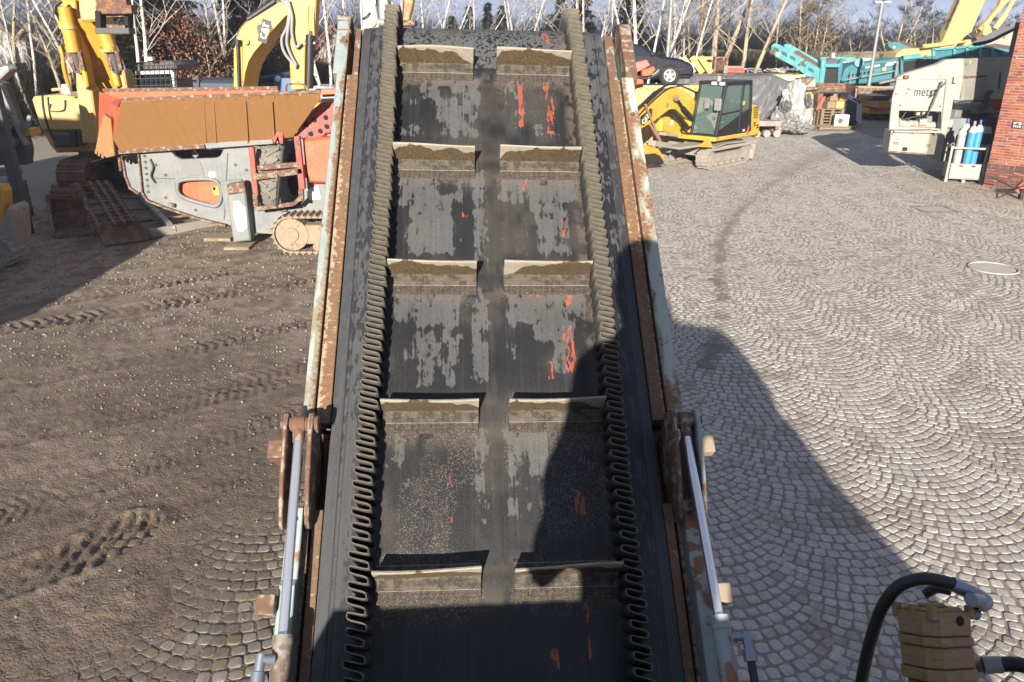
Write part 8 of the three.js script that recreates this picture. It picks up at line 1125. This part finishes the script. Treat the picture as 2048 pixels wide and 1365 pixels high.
for (const [px, R, h, l] of [[1795, 92, 9.5, 'round bare tree behind the tall lamp post'], [1840, 95, 10, 'round bare tree left of the broad yellow boom'], [1880, 95, 8, 'bare tree behind the broad yellow boom'], [1720, 100, 6, 'low bare tree left of the tall lamp post'], [1985, 90, 7.5, 'bare tree seen between the yellow booms'], [1665, 105, 6, 'distant bare tree above the grass bank']]) bareTree('bare_tree', l, px, R, h, { stems: [[0, 1], [0.25, 0.85], [-0.25, 0.85]], r: 0.2, mat: bark.brown, tw: [0.4, 0.31, 0.29], dens: 1.0, spread: 1.1, tww: 0.013, from: 0.15 });
{ // undergrowth and far woods: countless thin stems
  const o = newOut(), rd = rng(31); for (let i = 0; i < 46; i++) { const a = V3((rd() - 0.5) * 0.7, 0, (rd() - 0.5) * 0.7), b = V3(a.x * 2.6 + (rd() - 0.5) * 0.8, 0.6 + rd() * 0.45, a.z * 2.6 + (rd() - 0.5) * 0.8); blade(o, a, b, 0.0045, [1, 1, 1], rd); for (let k = 0; k < 6; k++) { const q = a.clone().lerp(b, 0.3 + 0.65 * rd()); blade(o, q, q.clone().add(V3((rd() - 0.5) * 0.5, 0.1 + rd() * 0.25, (rd() - 0.5) * 0.5)), 0.0028, [1, 1, 1], rd); } }
  const g = outGeo(o, true), m4 = new THREE.Matrix4(), q = new THREE.Quaternion(), c = new THREE.Color();
  const field = (name, label, N, fn) => { const im = new THREE.InstancedMesh(g, twigMat, N); for (let i = 0; i < N; i++) { const [px, R, h, w, col] = fn(rd), b = A(px, 75, R); q.setFromAxisAngle(V3(0, 1, 0), rd() * 6.28); m4.compose(V3(b.x, -0.05 + (fn.y?.(px, R) ?? 0), -R), q, V3(w, h, w)); im.setMatrixAt(i, m4); const k = 0.7 + 0.6 * rd(); c.setRGB(col[0] * k, col[1] * k, col[2] * k); im.setColorAt(i, c); } im.name = numbered(name); tag(im, label, null, null, 'stuff'); scene.add(im); };
  const cols = [[0.42, 0.32, 0.22], [0.48, 0.37, 0.25], [0.36, 0.29, 0.19], [0.44, 0.36, 0.18], [0.4, 0.29, 0.23]], pick = (r) => cols[Math.floor(r() * cols.length)];
  field('thicket', 'dense brown thicket of bare shrubs behind the machines on the left', 330, (r) => [-60 + r() * 860, 36 + r() * 14, 1.8 + 2.6 * r() * r() + (r() < 0.2 ? 1.5 : 0), 1.8 + r() * 1.6, pick(r)]);
  field('thicket', 'brown thicket of bare shrubs and saplings behind the white container', 300, (r) => { const px = 1190 + r() * 480; return [px, (px > 1500 ? 57 : 46) + r() * 18, 2 + 2.6 * r() * r(), 2 + r() * 1.8, pick(r)]; });
  field('thicket', 'low yellowish undergrowth between the small conifers', 240, (r) => [790 + r() * 420, 60 + r() * 34, 2.2 + 2 * r(), 2 + r() * 2, r() < 0.4 ? [0.5, 0.4, 0.17] : pick(r)]);
  field('dry_grass', 'pale dry grass and brush at the edge of the yard', 420, (r) => { const left = r() < 0.4; return left ? [-60 + r() * 820, 50 + r() * 8, 1.4 + r() * 1.2, 2.4 + r() * 2, [0.5, 0.4, 0.27]] : [780 + r() * 900, 66 + r() * 12, 1.6 + r() * 1.6, 3 + r() * 2, [0.52, 0.42, 0.28]]; });
  field('far_wood', 'distant purple brown wood along the skyline', 420, (r) => { const px = -100 + r() * 2250; return [px, 105 + r() * 60, (px > 1640 ? 4.4 : 5.6) + 2.4 * r() * (px < 760 ? 1.8 : 1), 4 + r() * 3, [0.5 + r() * 0.06, 0.41, 0.42]]; });
}
{ // grass bank, concrete wall, houses
  const pos = [], idx = [], col = [], NX = 60, NZ = 12; for (let j = 0; j <= NZ; j++) for (let i = 0; i <= NX; i++) { const x = mix(14, 62, i / NX), z = -mix(58, 92, j / NZ), f = sst(0, 0.45, j / NZ) * sst(0, 0.06, i / NX), y = -0.05 + f * (2.5 + 0.7 * fbm(x * 0.12, z * 0.1, 3, 256, 4)) + 0.25 * (fbm(x * 0.9, z * 0.9, 3, 256, 7) - 0.5); pos.push(x, y, z); const n = fbm(x * 0.5, z * 0.5, 4, 256, 9); col.push(...mix3([0.2, 0.22, 0.07], [0.44, 0.37, 0.21], sst(0.35, 0.62, n))); }
  for (let j = 0; j < NZ; j++) for (let i = 0; i < NX; i++) { const a = j * (NX + 1) + i; idx.push(a, a + 1, a + NX + 2, a, a + NX + 2, a + NX + 1); }
  const g = new THREE.BufferGeometry(); g.setAttribute('position', new THREE.Float32BufferAttribute(pos, 3)); g.setAttribute('color', new THREE.Float32BufferAttribute(col, 3)); g.setIndex(idx); g.computeVertexNormals(); const uv = []; for (let i = 0; i < pos.length; i += 3) uv.push(pos[i] * 0.3, pos[i + 2] * 0.3); g.setAttribute('uv', new THREE.Float32BufferAttribute(uv, 2)); setting('grass_bank', new THREE.Mesh(g, new THREE.MeshStandardMaterial({ vertexColors: true, map: speck, roughness: 0.95 })));
  const b = A(1745, 120, 57), w = thing('concrete_wall', 'low concrete wall with dark top joint below the grass bank', 'wall', [b.x, 0, -57], 0); mesh('wall_panel', [bx(-3.2, 5.5, 0.01, 2.2, -0.3, 0)], M.concrete, w); mesh('coping', [bx(-3.3, 5.6, 2.26, 2.75, -0.4, 0.08)], M.concrete, w); mesh('joint', [bx(-3.2, 5.5, 2.2, 2.26, -0.28, -0.05)], M.void, w);
  const house = (label, px, R, w0, h, roofH, wallM, roofM) => { const p = A(px, 80, R), t = thing('house', label, 'house', [p.x, 0, -R], 0.3); mesh('wall', [bx(-w0, w0, 0.01, h, -6, 0, 0.02), ex([[-w0, h + 0.002], [w0, h + 0.002], [0, h + roofH]], -0.3, 0, 0.01)], wallM, t); for (const s of [-1, 1]) mesh('roof', [plate([V3(s * (w0 + 0.4), h - 0.1, 0.4), V3(0, h + roofH + 0.25, 0.4), V3(0, h + roofH + 0.25, -6.3), V3(s * (w0 + 0.4), h - 0.1, -6.3)], 0.15)], roofM, t); for (const x of [-0.5, 0.5]) for (const y of [1.1, h - 1.6]) mesh('window', [bx(x * w0 - 0.5, x * w0 + 0.5, y, y + 1.1, 0.0, 0.03)], M.darkGlass, t); return t; };
  const roofR = plain([0.26, 0.1, 0.07], 0.9); house('pale pinkish gable house with red roof edge behind the conveyor guard', 672, 62, 2.2, 2.6, 2.2, plain([0.5, 0.4, 0.34], 0.9), roofR); house('white house at the far left edge behind the birches', -4, 105, 3, 3.6, 1.8, plain([0.6, 0.6, 0.58], 0.9), roofR); house('white house wall between the birch stems at upper left', 55, 110, 3.5, 3.2, 1.6, plain([0.55, 0.54, 0.52], 0.9), roofR);
}
scene.traverse((o) => { if (o.isMesh) { o.castShadow = o.receiveShadow = true; } });
renderer.render(scene, camera);
